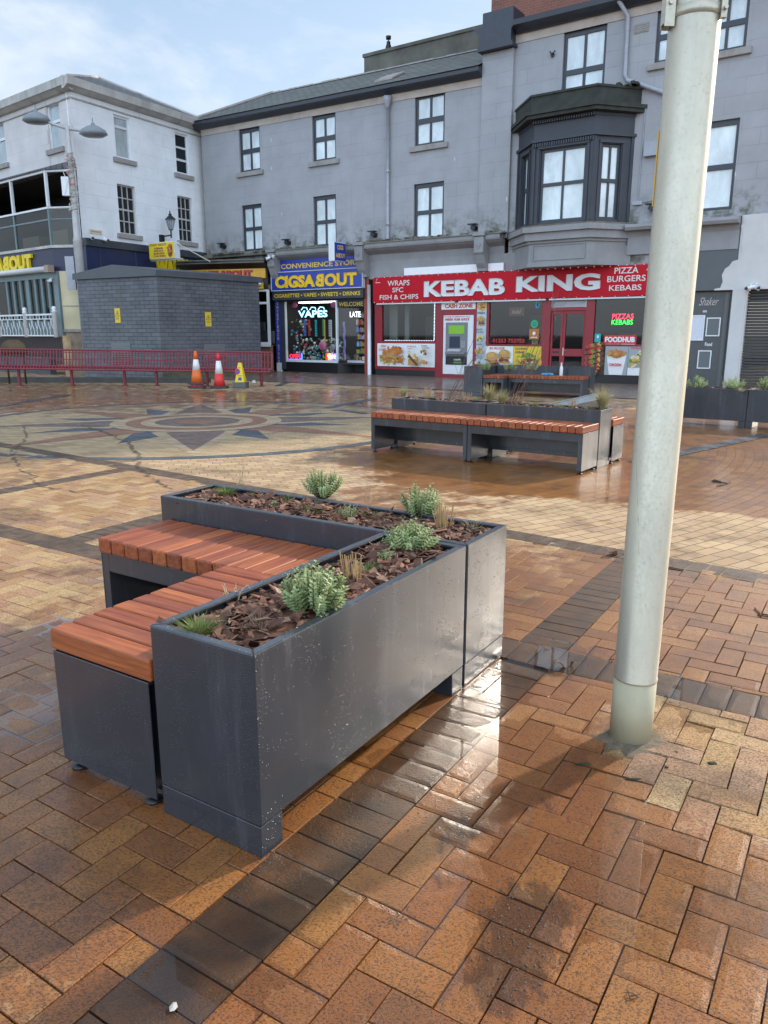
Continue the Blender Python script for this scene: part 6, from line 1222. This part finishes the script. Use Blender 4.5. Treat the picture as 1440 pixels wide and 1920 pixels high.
rows_ = [(1.79, 2.53, 7.75, 9.20), (4.78, 5.50, 7.71, 9.23)]; rl = [(1.72, 2.56, 5.12, 6.85), (4.72, 5.53, 5.15, 6.87)]
w = MB(); wall(w, 0, 6.6, 0, 9.56, rows_ + rl, 0, .16); w.box(-.0, 6.6, .18, .22, 4.6, 9.5); part('wall', w, M_WH1, T)
for i, h in enumerate(rows_): window(T, *h, .06, M_UPVC, M_PANEP if i == 0 else M_PANED, cols=1, rows=2 if i == 0 else 3, fw=.075, bar=.07, rail=.08, mid=h[2] + 1.07, sill=M_SILL)
for i, h in enumerate(rl): window(T, *h, .08, M_UPVC if False else paint('aged_white_frame', (.48, .47, .44), .5, .12), M_PANED, cols=3, rows=4, fw=.05, bar=.035, rail=.06, sill=M_SILL)
def rot_part(name, fr, mb, mats, parent):      # shapes given in another frame of the same building
    pf = W; vs = []
    for p in mb.v: q = fr.w(*p); x, y = pf.loc((q.x, q.y)); vs.append((x, y, q.z))
    mb.v = vs; return part(name, mb, mats, parent)
def window2(T, fr, x0, x1, z0, z1, y, fm, gm, rows=2, sill=True, frac=.6):
    f = MB(); fw = .075
    f.box(x0, x0 + fw, y, y + .06, z0, z1); f.box(x1 - fw, x1, y, y + .06, z0, z1); f.box(x0, x1, y + .003, y + .06, z0, z0 + fw); f.box(x0, x1, y + .003, y + .06, z1 - fw, z1); zc = z0 + (z1 - z0) * frac; f.box(x0, x1, y + .004, y + .06, zc - .045, zc + .045)
    Wn = rot_part('window', fr, f, fm, T); g = MB(); g.quad((x0 + fw, y + .045, z0 + fw), (x1 - fw, y + .045, z0 + fw), (x1 - fw, y + .045, z1 - fw), (x0 + fw, y + .045, z1 - fw)); rot_part('pane', fr, g, gm, Wn)
    if sill: s = MB(); s.box(x0 - .15, x1 + .15, -.09, y, z0 - .17, z0); rot_part('sill', fr, s, M_SILL, Wn)
xw0, zw1 = V.at(86, 197); xw1, zw0 = V.at(117, 275); xv1, zv0 = V.at(13, 297)
hv = [(xw0, xw1, zw0, zw1), (xv1 - 1.0, xv1, zw0, zw1)]
w = MB(); wall(w, -9, -.002, 7.05, 9.56, hv, 0, .16); w.box(-9, -.4, .18, .22, 7, 9.5); rot_part('wall', V, w, M_WH2, T)
for h in hv: window2(T, V, *h, .06, M_UPVC, M_PANEP)
w = MB(); cp = [(-.003, 9.30), (-.05, 9.30), (-.05, 9.34), (-.003, 9.34)]; w.prism(cp, 6.6, 'x', 0)
w.prism([(-.003, 9.50), (-.10, 9.52), (-.26, 9.62), (-.32, 9.63), (-.34, 9.88), (-.003, 9.92)], 6.95, 'x', -.32); part('cornice', w, M_CORN, T)
w = MB(); w.prism(cp, 9, 'x', -9); w.prism([(-.003, 9.495), (-.10, 9.515), (-.26, 9.615), (-.315, 9.625), (-.335, 9.875), (-.003, 9.915)], 9.2, 'x', -9); rot_part('cornice', V, w, M_CORN, T)
# hipped slate roof
ra = W.loc(V.w(0, 0).xy); P0 = (-.2, -.2, 9.9); P1 = (6.7, -.2, 9.9); far_ = V.w(-9, 0); fx, fy = W.loc(far_.xy); rx = W.loc(V.w(-2.2, 3.0).xy)
xr_, zr_ = W.at(183, 146, 3.0)
w = MB(); apex = (xr_, 3.0, zr_); w.add([P0, P1, (6.7, 5.5, 9.9), apex, (fx + 5.2, fy - 3.0, zr_ - .1), (fx, fy - .2, 9.9)], [(0, 1, 3), (1, 2, 3), (0, 3, 4, 5)]); rf = part('roof', w, M_SLATEB, T)
w = MB(); w.tube([P0, apex, P1], .07, 6); part('ridge', w, M_CORN, rf)
w = MB(); w.box(4.2, 4.9, 4.0, 4.6, 9.8, 10.6); part('chimney', w, M_CORN, rf)
# navy fascia on the right face
w = MB(); w.box(-.02, 6.55, -.16, -.004, 3.55, 4.52); part('fascia', w, M_NAVY, T)
w = MB(); w.box(-.04, 6.58, -.24, -.004, 4.525, 4.78); part('fascia_cap', w, M_CHAR, T)
w = MB()
for x in (.55, 2.2): w.box(x, x + .035, -.175, -.161, 3.55, 4.52)
part('fascia_strip', w, M_CHAR, T)
w = MB(); text(w, 'WALKABOUT', 3.15, 7.9 - 1.45, 3.62, 4.42, -.24, .06, depth=.07); part('raised_lettering', w, M_LETY, T)
# lower storeys of the left face, standing forward with a splayed corner
Y = -.6; xp = V.at(92, 400, Y)[0]
def splay(mb, z0, z1, out=0.0, inn=.12):
    mb.prism([(-9, Y - out), (xp + out * .4, Y - out), (.0, -.02 - out), (.0, inn), (xp, Y + inn), (-9, Y + inn)], z1 - z0, 'z', z0)
w = MB(); splay(w, 3.68, 4.46, .0, .3); rot_part('fascia', V, w, M_NAVY2, T)
w = MB(); splay(w, 4.465, 4.56, .06, .5); rot_part('balcony_edge', V, w, M_CORN, T)
w = MB(); w.prism([(-9, Y - .02), (xp, Y - .02), (-.0, -.03), (0, .3), (-9, .3)], .012, 'z', 4.56); w.box(-9, -.75, 2.4, 2.5, 4.56, 7.2); w.box(-9.1, -9.0, -.5, 2.5, 4.56, 7.2); w.prism([(-9, .0), (-.06, .0), (-.75, 2.4), (-9, 2.4)], .05, 'z', 7.0); w.prism([(-.10, .02), (-.04, .02), (-.70, 2.4), (-.76, 2.4)], 2.45, 'z', 4.575); rot_part('balcony_interior', V, w, MATS['black_plastic'], T)
w = MB(); w.prism([(-9, Y - .1), (xp, Y - .1), (.02, -.04), (.02, -.003), (-9, -.003)], .05, 'z', 7.05); w.add([(-9, Y - .1, 7.101), (xp, Y - .1, 7.101), (.02, -.04, 7.101), (-.1, -.004, 7.36), (-9, -.004, 7.36)], [(0, 1, 3, 4), (1, 2, 3)]); rot_part('balcony_roof', V, w, M_SLATEB, T)
posts = [xp, V.at(26, 400, Y)[0], V.at(26, 400, Y)[0] * 2 - xp]
w = MB()
for x in posts: w.box(x - .045, x + .045, Y - .045, Y + .045, 5.85, 7.05)
w.box(-.09, -.01, -.09, -.03, 4.6, 7.05)
w.box(-9, xp, Y - .04, Y + .04, 6.97, 7.048); w.tube([(xp, Y, 7.01), (-.05, -.06, 7.01)], .04, 6); w.box(-9, xp, Y - .05, Y + .05, 5.78, 5.845); w.tube([(xp, Y, 5.81), (-.05, -.06, 5.81)], .035, 6); rot_part('balcony_frame', V, w, M_WHITE, T)
w = MB()
for x in posts: w.box(x - .04, x + .04, Y - .04, Y + .04, 4.57, 5.778)
w.box(-9, xp, Y - .03, Y + .03, 5.40, 5.45); w.tube([(xp, Y, 5.42), (-.05, -.06, 5.42)], .03, 6); rot_part('balustrade_frame', V, w, M_TEAL, T)
w = MB(); w.quad((-9, Y, 4.57), (xp, Y, 4.57), (xp, Y, 5.78), (-9, Y, 5.78)); w.quad((xp, Y, 4.57), (-.05, -.06, 4.57), (-.05, -.06, 5.78), (xp, Y, 5.78)); rot_part('balcony_glass', V, w, M_GLASSD, T)
w = MB()
for x, z, y in ((xp - .9, 6.0, .8), (xp + .5, 6.35, 1.2), (xp - 2.6, 6.2, .9)): w.smooth = True; w.lathe([(0, z - .16), (.12, z - .1), (.16, z), (.12, z + .1), (0, z + .16)], x, y, 10)
rot_part('globe_lamp', V, w, flat((.16, .16, .17)), T)
w = MB(); w.box(xp - 2.2, xp - 1.0, .6, 1.2, 4.6, 5.3); w.box(xp - 4.3, xp - 3.0, .5, 1.2, 4.6, 5.2); w.box(xp + .3, xp + .5, .5, .6, 4.6, 5.5); rot_part('balcony_furniture', V, w, flat((.20, .14, .07)), T)
xa, za = V.at(2, 503, Y); xb, zb = V.at(61, 468, Y)
w = MB(); text(w, 'WALKABOUT', xb - (xb - xa) * 1.98, xb, 3.80, 4.36, Y - .10, .06, flip=5, depth=.09); rot_part('raised_lettering', V, w, M_LETY, T)
w = MB(); w.smooth = True; xe = V.at(88, 507, Y - .25)[0]; w.tube([(-9, Y - .25, 3.74), (xe, Y - .25, 3.74)], .10, 12); rot_part('awning_roll', V, w, M_WHITE, T)
w = MB(); w.box(xe, xe + .28, Y - .36, Y - .13, 3.62, 3.86); rot_part('awning_bracket', V, w, flat((.35, .26, .2)), T)
# teal shopfront
xt = V.at(113, 560, Y)[0]
w = MB()
mull = [xt - .22, xt - .72, xt - 1.22, xt - 1.72, xt - 2.30, xt - 2.85, xt - 3.40, xt - 3.95]
for i, x in enumerate(mull): ww = (.13 if i in (0, 4) else .07); w.box(x - ww, x + ww, Y - .02, Y + .08, 1.95, 3.55)
w.box(-9, xt - .001, Y - .03, Y + .08, 3.45, 3.675); w.box(-9, xt, Y - .03, Y + .10, 1.38, 1.95); w.box(xt - .22, xt, Y - .035, Y + .3, 1.95, 3.45); rot_part('teal_front', V, w, M_TEAL, T)
w = MB(); w.quad((-9, Y + .04, 1.95), (xt - .2, Y + .04, 1.95), (xt - .2, Y + .04, 3.5), (-9, Y + .04, 3.5)); rot_part('shop_window', V, w, M_GLASSD, T)
w = MB(); w.box(-9, xt - .6, 1.8, 1.9, 1.3, 3.6); w.box(-9.1, -9, Y, 1.9, 0, 3.6); w.box(-9, xt - .1, Y + .15, 1.8, 3.6, 3.66); w.box(-9, xt - .1, Y + .1, 1.8, 1.30, 1.34); rot_part('interior', V, w, M_DARKROOM, T)
w = MB(); w.box(xt - 2.0, xt - 1.8, .6, .7, 1.4, 2.7); w.box(xt - 1.0, xt - .7, .5, .9, 1.4, 3.1); rot_part('interior_fitting', V, w, flat((.12, .10, .09)), T)
w = MB(); w.box(-9, xt, Y + .01, Y + .2, .62, 1.375)
for i in range(40): w.box(xt - .01 - i * .16, xt - i * .16, Y + .003, Y + .01, .62, 1.37)
rot_part('plank_base', V, w, paint('dark_planks', (.040, .030, .030), .6, .2), T)
w = MB(); w.box(-9, xt - .75, Y - .25, Y + .0, 0, .60); rot_part('brick_plinth', V, w, brickwork('dark_brick', (.06, .07, .075), (.085, .095, .10), (.05, .055, .055), .225, .075), T)
w = MB(); w.prism([(xt, Y + .05), (.0, -.03), (.0, .2), (xt, Y + .3)], 2.07, 'z', 1.60); rot_part('cream_wall', V, w, paint('cream_paint', (.62, .54, .34), .7, .1, 2, .2, dirt=.25), T)
w = MB(); w.prism([(xt, Y + .08), (.0, .0), (.0, .2), (xt, Y + .3)], 1.59, 'z', 0); rot_part('stone_base', V, w, paint('brown_stone', (.26, .20, .145), .85, .4, 2.5, .6, dirt=.6), T)
w = MB(); w.prism([(xt - .02, Y + .0), (.02, -.08), (.0, .2), (xt, Y + .3)], .10, 'z', 1.55); rot_part('string_course', V, w, M_SILL, T); w = MB(); w.prism([(xt - .02, Y + .02), (.02, -.06), (.0, .2), (xt, Y + .3)], .03, 'z', 2.45); rot_part('string_course', V, w, M_SILL, T)
# fixed things on that building
p = Pic(-.03); x0, z1 = W.at(166, 429); x1, z0 = W.at(191, 441); p.mb.cur = BLK; text(p.mb, 'THE STRAND', x0 + .05, x1 - .05, z0 + .07, z1 - .05, p.up(), .03)
panel('street_sign', 'old cream street nameplate reading THE STRAND', 'sign', x0, x1, z0 + .02, z1, -.028, p, .024, CRM, W)
cx, cz_ = W.at(174, 443, -.1); cctv(W, cx - .25, -.24, cz_ - .1, 'white camera under the street nameplate, left one', .4); cctv(W, cx + .3, -.24, cz_ - .1, 'white camera under the street nameplate, right one', -.5)
cx, cz_ = V.at(96, 523, Y - .1); cctv(V, cx, Y - .05, cz_ - .08, 'white camera at the top right of the teal shopfront', .3)
T2 = thing('wall_lantern', 'black Victorian wall lantern on a bracket by the white building', 'lantern', W, (3.9, -.3, 5.2)); lx, lz = W.at(321, 440, -.55); ly = -.55
S_ = .62
f = MB(); f.tube([(lx - .02, -.004, lz - .05), (lx - .02, ly, lz - .02), (lx, ly, lz)], .03, 8); f.tube([(lx, ly, lz - .12), (lx, ly, lz + .30 * S_)], .03, 8); f.box(lx - .12, lx + .08, -.10, -.004, lz - .5, lz + .02); part('bracket', f, M_BLACK, T2)
def shrink(mb): mb.v = [(lx + (v[0] - lx) * S_, ly + (v[1] - ly) * S_, lz + (v[2] - lz) * S_) for v in mb.v]; return mb
f = MB(); f.lathe([(.13, lz + .28), (.13, lz + .31), (.27, lz + .86), (.34, lz + .88), (.34, lz + .92), (.14, lz + 1.10), (.10, lz + 1.13), (.11, lz + 1.22), (.04, lz + 1.26), (.05, lz + 1.36), (.015, lz + 1.40), (.0, lz + 1.52)][3:], lx, ly, 6)
for k in range(6): a = k * 1.0472; f.tube([(lx + .13 * math.cos(a), ly + .13 * math.sin(a), lz + .28), (lx + .29 * math.cos(a), ly + .29 * math.sin(a), lz + .88)], .012, 5)
f.lathe([(.13, lz + .26), (.14, lz + .30), (.03, lz + .30)], lx, ly, 6); part('lantern_frame', shrink(f), M_BLACK, T2)
f = MB(); f.lathe([(.125, lz + .30), (.28, lz + .87)], lx, ly, 6); part('glass', shrink(f), glassy('lantern_glass', (.75, .76, .78), .05, 1.0), T2)
# dark block behind at far left, roof of a further house
f = MB(); f.prism([(-16, 11.0), (-12.2, 11.0), (-10.0, 9.5), (-16, 9.5)], 6, 'y', 6); f.box(-16, -10, 6.2, 12, 0, 9.5); solid('rear_house', 'slate roofed house peeping over the cornice at the far left', 'house', V, f, M_SLATEB, (-13, 9, 0))
# ------------------------------------------------------------------ brick substation
b0 = Vector((*gp(306, 712), 0)); dl, dr = Vector((-.877, .481, 0)), Vector((.632, .775, 0)); WL, WR, HS = 3.72, 4.35, 3.30
SB = Frame(b0.x, b0.y, math.degrees(math.atan2(dr.y, dr.x)))
lp = SB.loc((b0 + dl * WL).xy); qp = (lp[0] + WR, lp[1])
T = thing('brick_substation', 'grey brick substation hut with low dark fascia roof', 'hut', SB, (WR / 2, lp[1] / 2, 0))
PL = [(0, 0), (WR, 0), qp, lp]
M_GBR = brickwork('grey_brick', (.085, .092, .105), (.125, .132, .145), (.045, .048, .052), .335, .127, .014, .55)
w = MB(); w.prism(PL, HS, 'z', 0); part('wall', w, M_GBR, T)
w = MB(); c = (sum(p[0] for p in PL) / 4, sum(p[1] for p in PL) / 4); E = [(c[0] + (p[0] - c[0]) * 1.045, c[1] + (p[1] - c[1]) * 1.05) for p in PL]; I = [(c[0] + (p[0] - c[0]) * .94, c[1] + (p[1] - c[1]) * .94) for p in PL]
ms, me = ((E[0][0] + E[3][0]) / 2, (E[0][1] + E[3][1]) / 2), ((E[1][0] + E[2][0]) / 2, (E[1][1] + E[2][1]) / 2); z0, z1, z2 = HS + .001, HS + .19, HS + .42
w.add([(*E[0], z0), (*E[1], z0), (*E[2], z0), (*E[3], z0), (*E[0], z1), (*E[1], z1), (*E[2], z1), (*E[3], z1), (*ms, z2), (*me, z2)], [(0, 1, 5, 4), (1, 2, 6, 9, 5), (2, 3, 7, 6), (3, 0, 4, 8, 7), (4, 5, 9, 8), (8, 9, 6, 7), (3, 2, 1, 0)])
part('roof', w, paint('grey_fascia_roof', (.075, .082, .095), .45, .15, 2, dirt=.2), T)
w = MB(); w.prism([(-.12, -.12), (WR + .1, -.12), (WR + .1, 0.0), (-.0, 0.0)], .22, 'z', 0); part('mossy_kerb', w, paint('mossy_kerb', (.10, .11, .06), .9, .5, 3, .5, dirt=.6, dirtc=(.05, .075, .02)), T)
SLf = Frame(SB.w(*lp).x, SB.w(*lp).y, math.degrees(math.atan2(-dl.y, -dl.x)))
for fr, px, py, lb in ((SLf, 221, 591, 'yellow hazard sign on the left wall of the brick hut'), (SB, 390, 598, 'yellow hazard sign on the right wall of the brick hut')):
    xc, zc = fr.at(px, py); p = Pic(-.022); a = .105; p.mb.cur = BLK; y = p.up(); tri = [(xc - a, zc - .04), (xc + a, zc - .04), (xc, zc + .155)]; p.mb.add([(q[0], y, q[1]) for q in tri], [(0, 1, 2)])
    p.mb.cur = YEL; y = p.up(); p.mb.add([(xc + (q[0] - xc) * .78, y, zc + .025 + (q[1] - zc - .025) * .78) for q in tri], [(0, 1, 2)]); p.mb.cur = BLK; y = p.up(); p.mb.add([(xc + q[0] * .62, y, zc + q[1] * .62) for q in ((.02, .16), (-.05, .06), (-.01, .06), (-.03, -.03), (.05, .09), (.01, .09))], [tuple(range(6))])
    p.rect(BLK, xc - .075, xc + .075, zc - .10, zc - .09); p.rect(BLK, xc - .075, xc + .075, zc - .13, zc - .12)
    panel('hazard_sign', lb, 'sign', xc - .125, xc + .125, zc - .25, zc + .23, -.020, p, .018, YEL, fr, 'hazard signs on the brick hut')
for fr, px, py in ((SLf, 228, 655), (SB, 402, 657)):
    xc, zc = fr.at(px, py); f = MB(); f.box(xc - .45, xc + .45, -.03, -.002, zc - .25, zc + .22)
    for i in range(5): f.box(xc - .36, xc + .36, -.04, -.03, zc - .2 + i * .08, zc - .165 + i * .08)
    q = [(SB.loc(fr.w(*v).xy)[0], SB.loc(fr.w(*v).xy)[1], v[2]) for v in f.v]; f.v = q; part('vent_grille', f, flat((.16, .165, .17)), T)
# ------------------------------------------------------------------ long red bench
RB = Frame(-13.5, 22.75, -2.3)
M_BER = paint('crimson_paint', (.205, .022, .034), .42, .14, 4, dirt=.2, dirtc=(.12, .03, .04))
T = thing('long_bench', 'long crimson steel bench of close vertical slats, running in front of the brick hut', 'bench', RB, (5, 0, 0)); L0, L1 = 0.0, 10.25
def hz2(x): return .605 - .012 * x     # seat height along the sloping pavement
def sx(x): t = .14 * math.sin(x * .3) * 0; return t
f = MB(); pr = [(-.42, -.06), (-.40, .0), (-.05, -.03), (.06, .02), (.10, .12), (.13, .30), (.16, .47)]
n = int((L1 - L0) / .093)
for i in range(n):
    x = L0 + i * .093; b = hz2(x)
    f.tube([(x, p[0], b + p[1]) for p in pr], .017, 5, False)
part('slat_row', f, M_BER, T)
f = MB()
for (y, dz, r) in ((-.42, -.06, .028), (.06, .0, .03), (.165, .475, .024), (.15, .40, .012), (.12, .20, .012)): f.tube([(L0, y, hz2(L0) + dz), (L1, y, hz2(L1) + dz)], r, 8)
f.tube([(L1, p[0], hz2(L1) + p[1]) for p in pr], .024, 6); part('rail', f, M_BER, T)
for px in (35, 134, 233, 293, 388, 490):
    x, z = RB.at(px, 700); f = MB(); f.tube([(x, .0, .002), (x, .0, hz2(x) - .02)], .045, 10); f.tube([(x, -.40, hz2(x) - .07), (x, .06, hz2(x) - .03)], .028, 6); f.lathe([(.10, .002), (.10, .016)], x, 0, 12); part('leg', f, M_BER, T)
f = MB()
for px in (228, 402):
    x = RB.at(px, 668)[0]; b = hz2(x)
    for k in range(6): f.box(x - .28, x + .28, .10 + .012 * k, .115 + .012 * k, b + .06 + k * .065, b + .095 + k * .065)
part('mesh_panel', f, M_BER, T)
# ------------------------------------------------------------------ traffic cones
CO, CW_, CR = paint('cone_orange', (.72, .14, .02), .5, .1, 12), paint('cone_white', (.76, .76, .76), .4, .08, 12), paint('cone_red', (.68, .035, .035), .5, .1, 12); CBK = paint('cone_base_rubber', (.055, .055, .055), .8, .2)
def cone(px, py, h, mats, label, stack=False):
    x, y = gp(px, py); fr = Frame(x, y, rnd.uniform(0, 40)); T = thing('traffic_cone', label, 'traffic cone', fr, (0, 0, 0), 'traffic cones by the red bench'); z0 = .12 if stack else .035
    f = MB(); s_ = .23; f.prism([(s_ * math.cos(R(k * 45 + 22.5)) * 1.1, s_ * math.sin(R(k * 45 + 22.5)) * 1.1) for k in range(8)], .06, 'z', .004)
    if stack: f.prism([(s_ * math.cos(R(k * 45 + 30)) * 1.08, s_ * math.sin(R(k * 45 + 30)) * 1.08) for k in range(8)], .05, 'z', .11)
    part('base', f, CBK, T)
    R0, R1 = .165, .035; rz = lambda z: R0 + (R1 - R0) * (z - z0) / (h - z0)
    for nm, a, b, m_ in (('lower_band', z0 + .02, z0 + .02 + h * .36, mats[0]), ('white_band', z0 + .02 + h * .36, h * .78, CW_), ('tip', h * .78, h, mats[0])):
        f = MB(); f.smooth = True; f.lathe([(rz(a), a), (rz(b), b)] + ([(0, b + .004)] if nm == 'tip' else []), 0, 0, 24); part(nm, f, m_, T)
    if stack: f = MB(); f.smooth = True; f.lathe([(.20, .062), (.17, .112)], 0, 0, 20); part('lower_cone', f, CR, T)
cone(370, 728, 1.02, (CO,), 'orange and white traffic cone, standing on a second base', True)
cone(412, 728, .97, (CR,), 'red and white traffic cone, between the orange cone and the small yellow one')
x, y = gp(452, 727.5); fr = Frame(x, y, -8); T = thing('warning_cone', 'small yellow four sided no-parking cone on a grey base', 'traffic cone', fr, (0, 0, 0)); f = MB(); f.box(-.19, .19, -.17, .17, .004, .17); part('base', f, flat((.10, .10, .10)), T, .02)
f = MB(); f.add([(-.135, -.12, .17), (.135, -.12, .17), (.135, .12, .17), (-.135, .12, .17), (-.05, -.04, .70), (.05, -.04, .70), (.05, .04, .70), (-.05, .04, .70)], [(0, 1, 5, 4), (1, 2, 6, 5), (2, 3, 7, 6), (3, 0, 4, 7), (4, 5, 6, 7)]); part('body', f, paint('cone_yellow', (.75, .56, .015), .45), T, .012)
p = Pic(-.0); sl = .08 / .53
def onface(mb): mb.v = [(v[0], -.123 + (v[2] - .17) * sl + v[1], v[2]) for v in mb.v]; return mb
p.el(RED_, -.06, .46, .075, .085, 0, 18); p.el(BLK, -.06, .46, .055, .065, 0, 18); p.bar_(RED_, -.06, .46, .14, .02, -45); p.rect(BLK, -.03, .06, .22, .30); p.rect(BLK, -.05, .08, .34, .352); p.rect(BLK, -.03, .03, .56, .575)
o = bpy.data.objects.new('marking', onface(p.mb).mesh('marking', [flat((.03, .06, .30)) if i == BLK else m for i, m in enumerate(PAL)], ORG[T])); COL.objects.link(o); o.parent = T; ORG[o] = ORG[T]
# ------------------------------------------------------------------ twin-arm street lamp at the left
r_ = ray(150, 505); t = 27.75 / r_.y; SLx = r_.x * t; LP = Frame(SLx, 27.75, 0); H1 = LP.at(126, 240)[1]
T = thing('street_lamp', 'tall pale twin-arm street lamp behind the brick hut', 'street lamp', LP, (0, 0, 0)); M_PALE = paint('pale_grey_column', (.46, .45, .44), .45, .08)
f = MB(); f.smooth = True; f.lathe([(.15, 0), (.15, 4.6), (.16, 4.62), (.115, 4.75), (.10, 6.2), (.085, H1 - .9), (.10, H1 - .88), (.10, H1 - .8), (.075, H1 - .78), (.07, H1 + .05), (0, H1 + .06)], 0, 0, 18); part('column', f, M_PALE, T)
M_HEADG = paint('lamp_head_grey', (.22, .24, .26), .4, .1)
for px, py, sgn in ((68, 222, -1), (175, 247, 1)):
    hx, hz_p = LP.at(px, py, -.3 * sgn * 0); f = MB(); f.smooth = True; f.tube([(0, 0, H1 - .02), (hx * .5, 0, H1 + (hz_p - H1) * .5 - .02), (hx * .75, 0, hz_p)], .05, 8); A = part('arm', f, M_PALE, T)
    f = MB(); f.smooth = True; f.lathe([(0, hz_p - .17), (.30, hz_p - .15), (.42, hz_p - .08), (.36, hz_p + .05), (.18, hz_p + .16), (.07, hz_p + .20), (.05, hz_p + .26), (.015, hz_p + .28), (.015, hz_p + .42), (0, hz_p + .42)], hx, 0, 24); f.v = [(hx + (v[0] - hx) * 1.12, v[1] * .85, v[2]) for v in f.v]; part('lamp_head', f, M_HEADG, A)
f = MB(); f.box(-.30, -.06, -.2, .0, H1 - 2.15, H1 - 1.55); f.tube([(-.2, -.21, H1 - 2.1), (-.1, -.22, H1 - 1.7), (-.2, -.21, H1 - 1.4), (0, -.1, H1 - 1.3)], .012, 5); part('control_box', f, M_WHITE, T)
f = MB()
for k in range(150):
    a, z = rnd.uniform(0, 6.28), rnd.uniform(5.55, 7.45); f.cur = 0 if z > 6.3 and rnd.random() < .6 else 1; r = rnd.uniform(.11, .17); f.lathe([(0, z - .03), (.025, z), (0, z + .03)], r * math.cos(a), r * math.sin(a), 5)
f.cur = 2
for s in range(9): f.tube([(.125 * math.cos(s * .7 + k * .9), .125 * math.sin(s * .7 + k * .9), 5.5 + s * .22 + k * .022) for k in range(10)], .008, 4)
part('light_string', f, [flat((.62, .25, .22)), flat((.62, .60, .50)), flat((.25, .25, .22))], T)
f = MB(); f.box(-.46, -.16, -.10, .1, 3.0, 4.1); part('sign_back', f, MATS['grey_pipe'], T)
# ------------------------------------------------------------------ white railing before the teal front, timber post, brown arch
RL = Frame(*V.w(0, Y - .45).xy, math.degrees(V.a)); xr1 = RL.at(104, 610)[0]; xr0 = RL.at(49, 610)[0]
T = thing('white_railing', 'white wrought railing with wavy bars before the teal shopfront', 'railing', RL, (xr1 - 2, 0, 1.4)); zb_, zt2 = 1.40, 2.14
f = MB()
for x in (xr1, xr0, 2 * xr0 - xr1): g_ = MB(); g_.smooth = True; g_.lathe([(.085, zb_ - .04), (.085, zt2 + .10), (.10, zt2 + .11), (.10, zt2 + .14), (.05, zt2 + .15), (.085, zt2 + .22), (.05, zt2 + .29), (0, zt2 + .30)], x, 0, 12); part('post', g_, M_WHITE, T)
f = MB(); f.box(-9, xr1, -.025, .025, zt2 - .01, zt2 + .05); f.box(-9, xr1, -.02, .02, zt2 - .15, zt2 - .12); f.box(-9, xr1, -.02, .02, zb_, zb_ + .04); part('rail', f, M_WHITE, T)
f = MB(); x = xr1 - .16; k = 0
while x > xr1 - 5:
    d = .10 * (1 if k % 2 else -1); f.tube([(x, 0, zb_ + .03), (x - d * .2, 0, zb_ + .2), (x + d, 0, zb_ + .42), (x + d * .7, 0, zt2 - .13)], .013, 5); f.tube([(x + .02, 0, zt2 - .14), (x + .02, 0, zt2)], .013, 5)
    if k % 2: f.tube([(x - d * .1, 0, zb_ + .22), (x - d * .9, 0, zb_ + .48)], .012, 5)
    x -= .235; k += 1
part('baluster', f, M_WHITE, T)
q = V.w(V.at(139, 650, Y - .1)[0], Y - .1); f = MB(); f.prism([(.13 * math.cos(k * .785) * (1.25 if k % 3 else .9), .11 * math.sin(k * .785)) for k in range(8)], 1.42, 'z', 0)
solid('timber_post', 'weathered split timber post between bench and brick hut', 'post', Frame(q.x - .1, q.y - .3, 20), f, paint('weathered_timber', (.36, .25, .14), .85, .45, 3, .6, dirt=.7, dirtc=(.10, .07, .045)), (0, 0, 0), bevel=.01)
q = V.w(V.at(132, 650, Y)[0], Y); f = MB(); f.box(-.2, .25, -.1, .1, 0, 1.15); solid('dark_hatch', 'dark timber hatch beside the weathered post', 'hatch', Frame(q.x + .75, q.y - .1, -39), f, MATS['dark_planks'], (0, 0, 0))
xa_, _ = RB.at(2, 640, .8); xb_, _ = RB.at(44, 640, .8); f = MB(); f.smooth = True; cxx = (xa_ + xb_) / 2; rr_ = (xb_ - xa_) / 2
f.prism([(cxx + rr_ * math.cos(math.pi * k / 14) * 1.15, 1.02 + .30 * math.sin(math.pi * k / 14)) for k in range(15)] + [(cxx - rr_, .88), (cxx + rr_, .88)], .12, 'y', .8); f.box(cxx - rr_ * .8, cxx - rr_ * .7, .83, .89, 0, .9); f.box(cxx + rr_ * .7, cxx + rr_ * .8, .83, .89, 0, .9); solid('timber_sign', 'brown arched timber board showing over the back of the red bench', 'board', RB, f, paint('brown_board', (.10, .055, .02), .6, .3, 5), (cxx, .8, 0))
f = MB(); f.box(-.9, 8.0, 1.35, 1.75, 0, .16); solid('raised_kerb', 'low dark kerb edging the ground behind the red bench', 'kerb', RB, f, paint('dark_kerb', (.075, .075, .07), .8, .3, 3, .4), (2, 1.5, 0))
f = MB(); f.lathe([(0, .016), (.05, .02), (.05, .09), (0, .10)], 0, 0, 10); q = gp(476, 719); solid('litter_cup', 'white litter cup lying near the right end of the red bench', 'litter', Frame(q[0], q[1], 0), f, M_WHITE, (0, 0, 0))
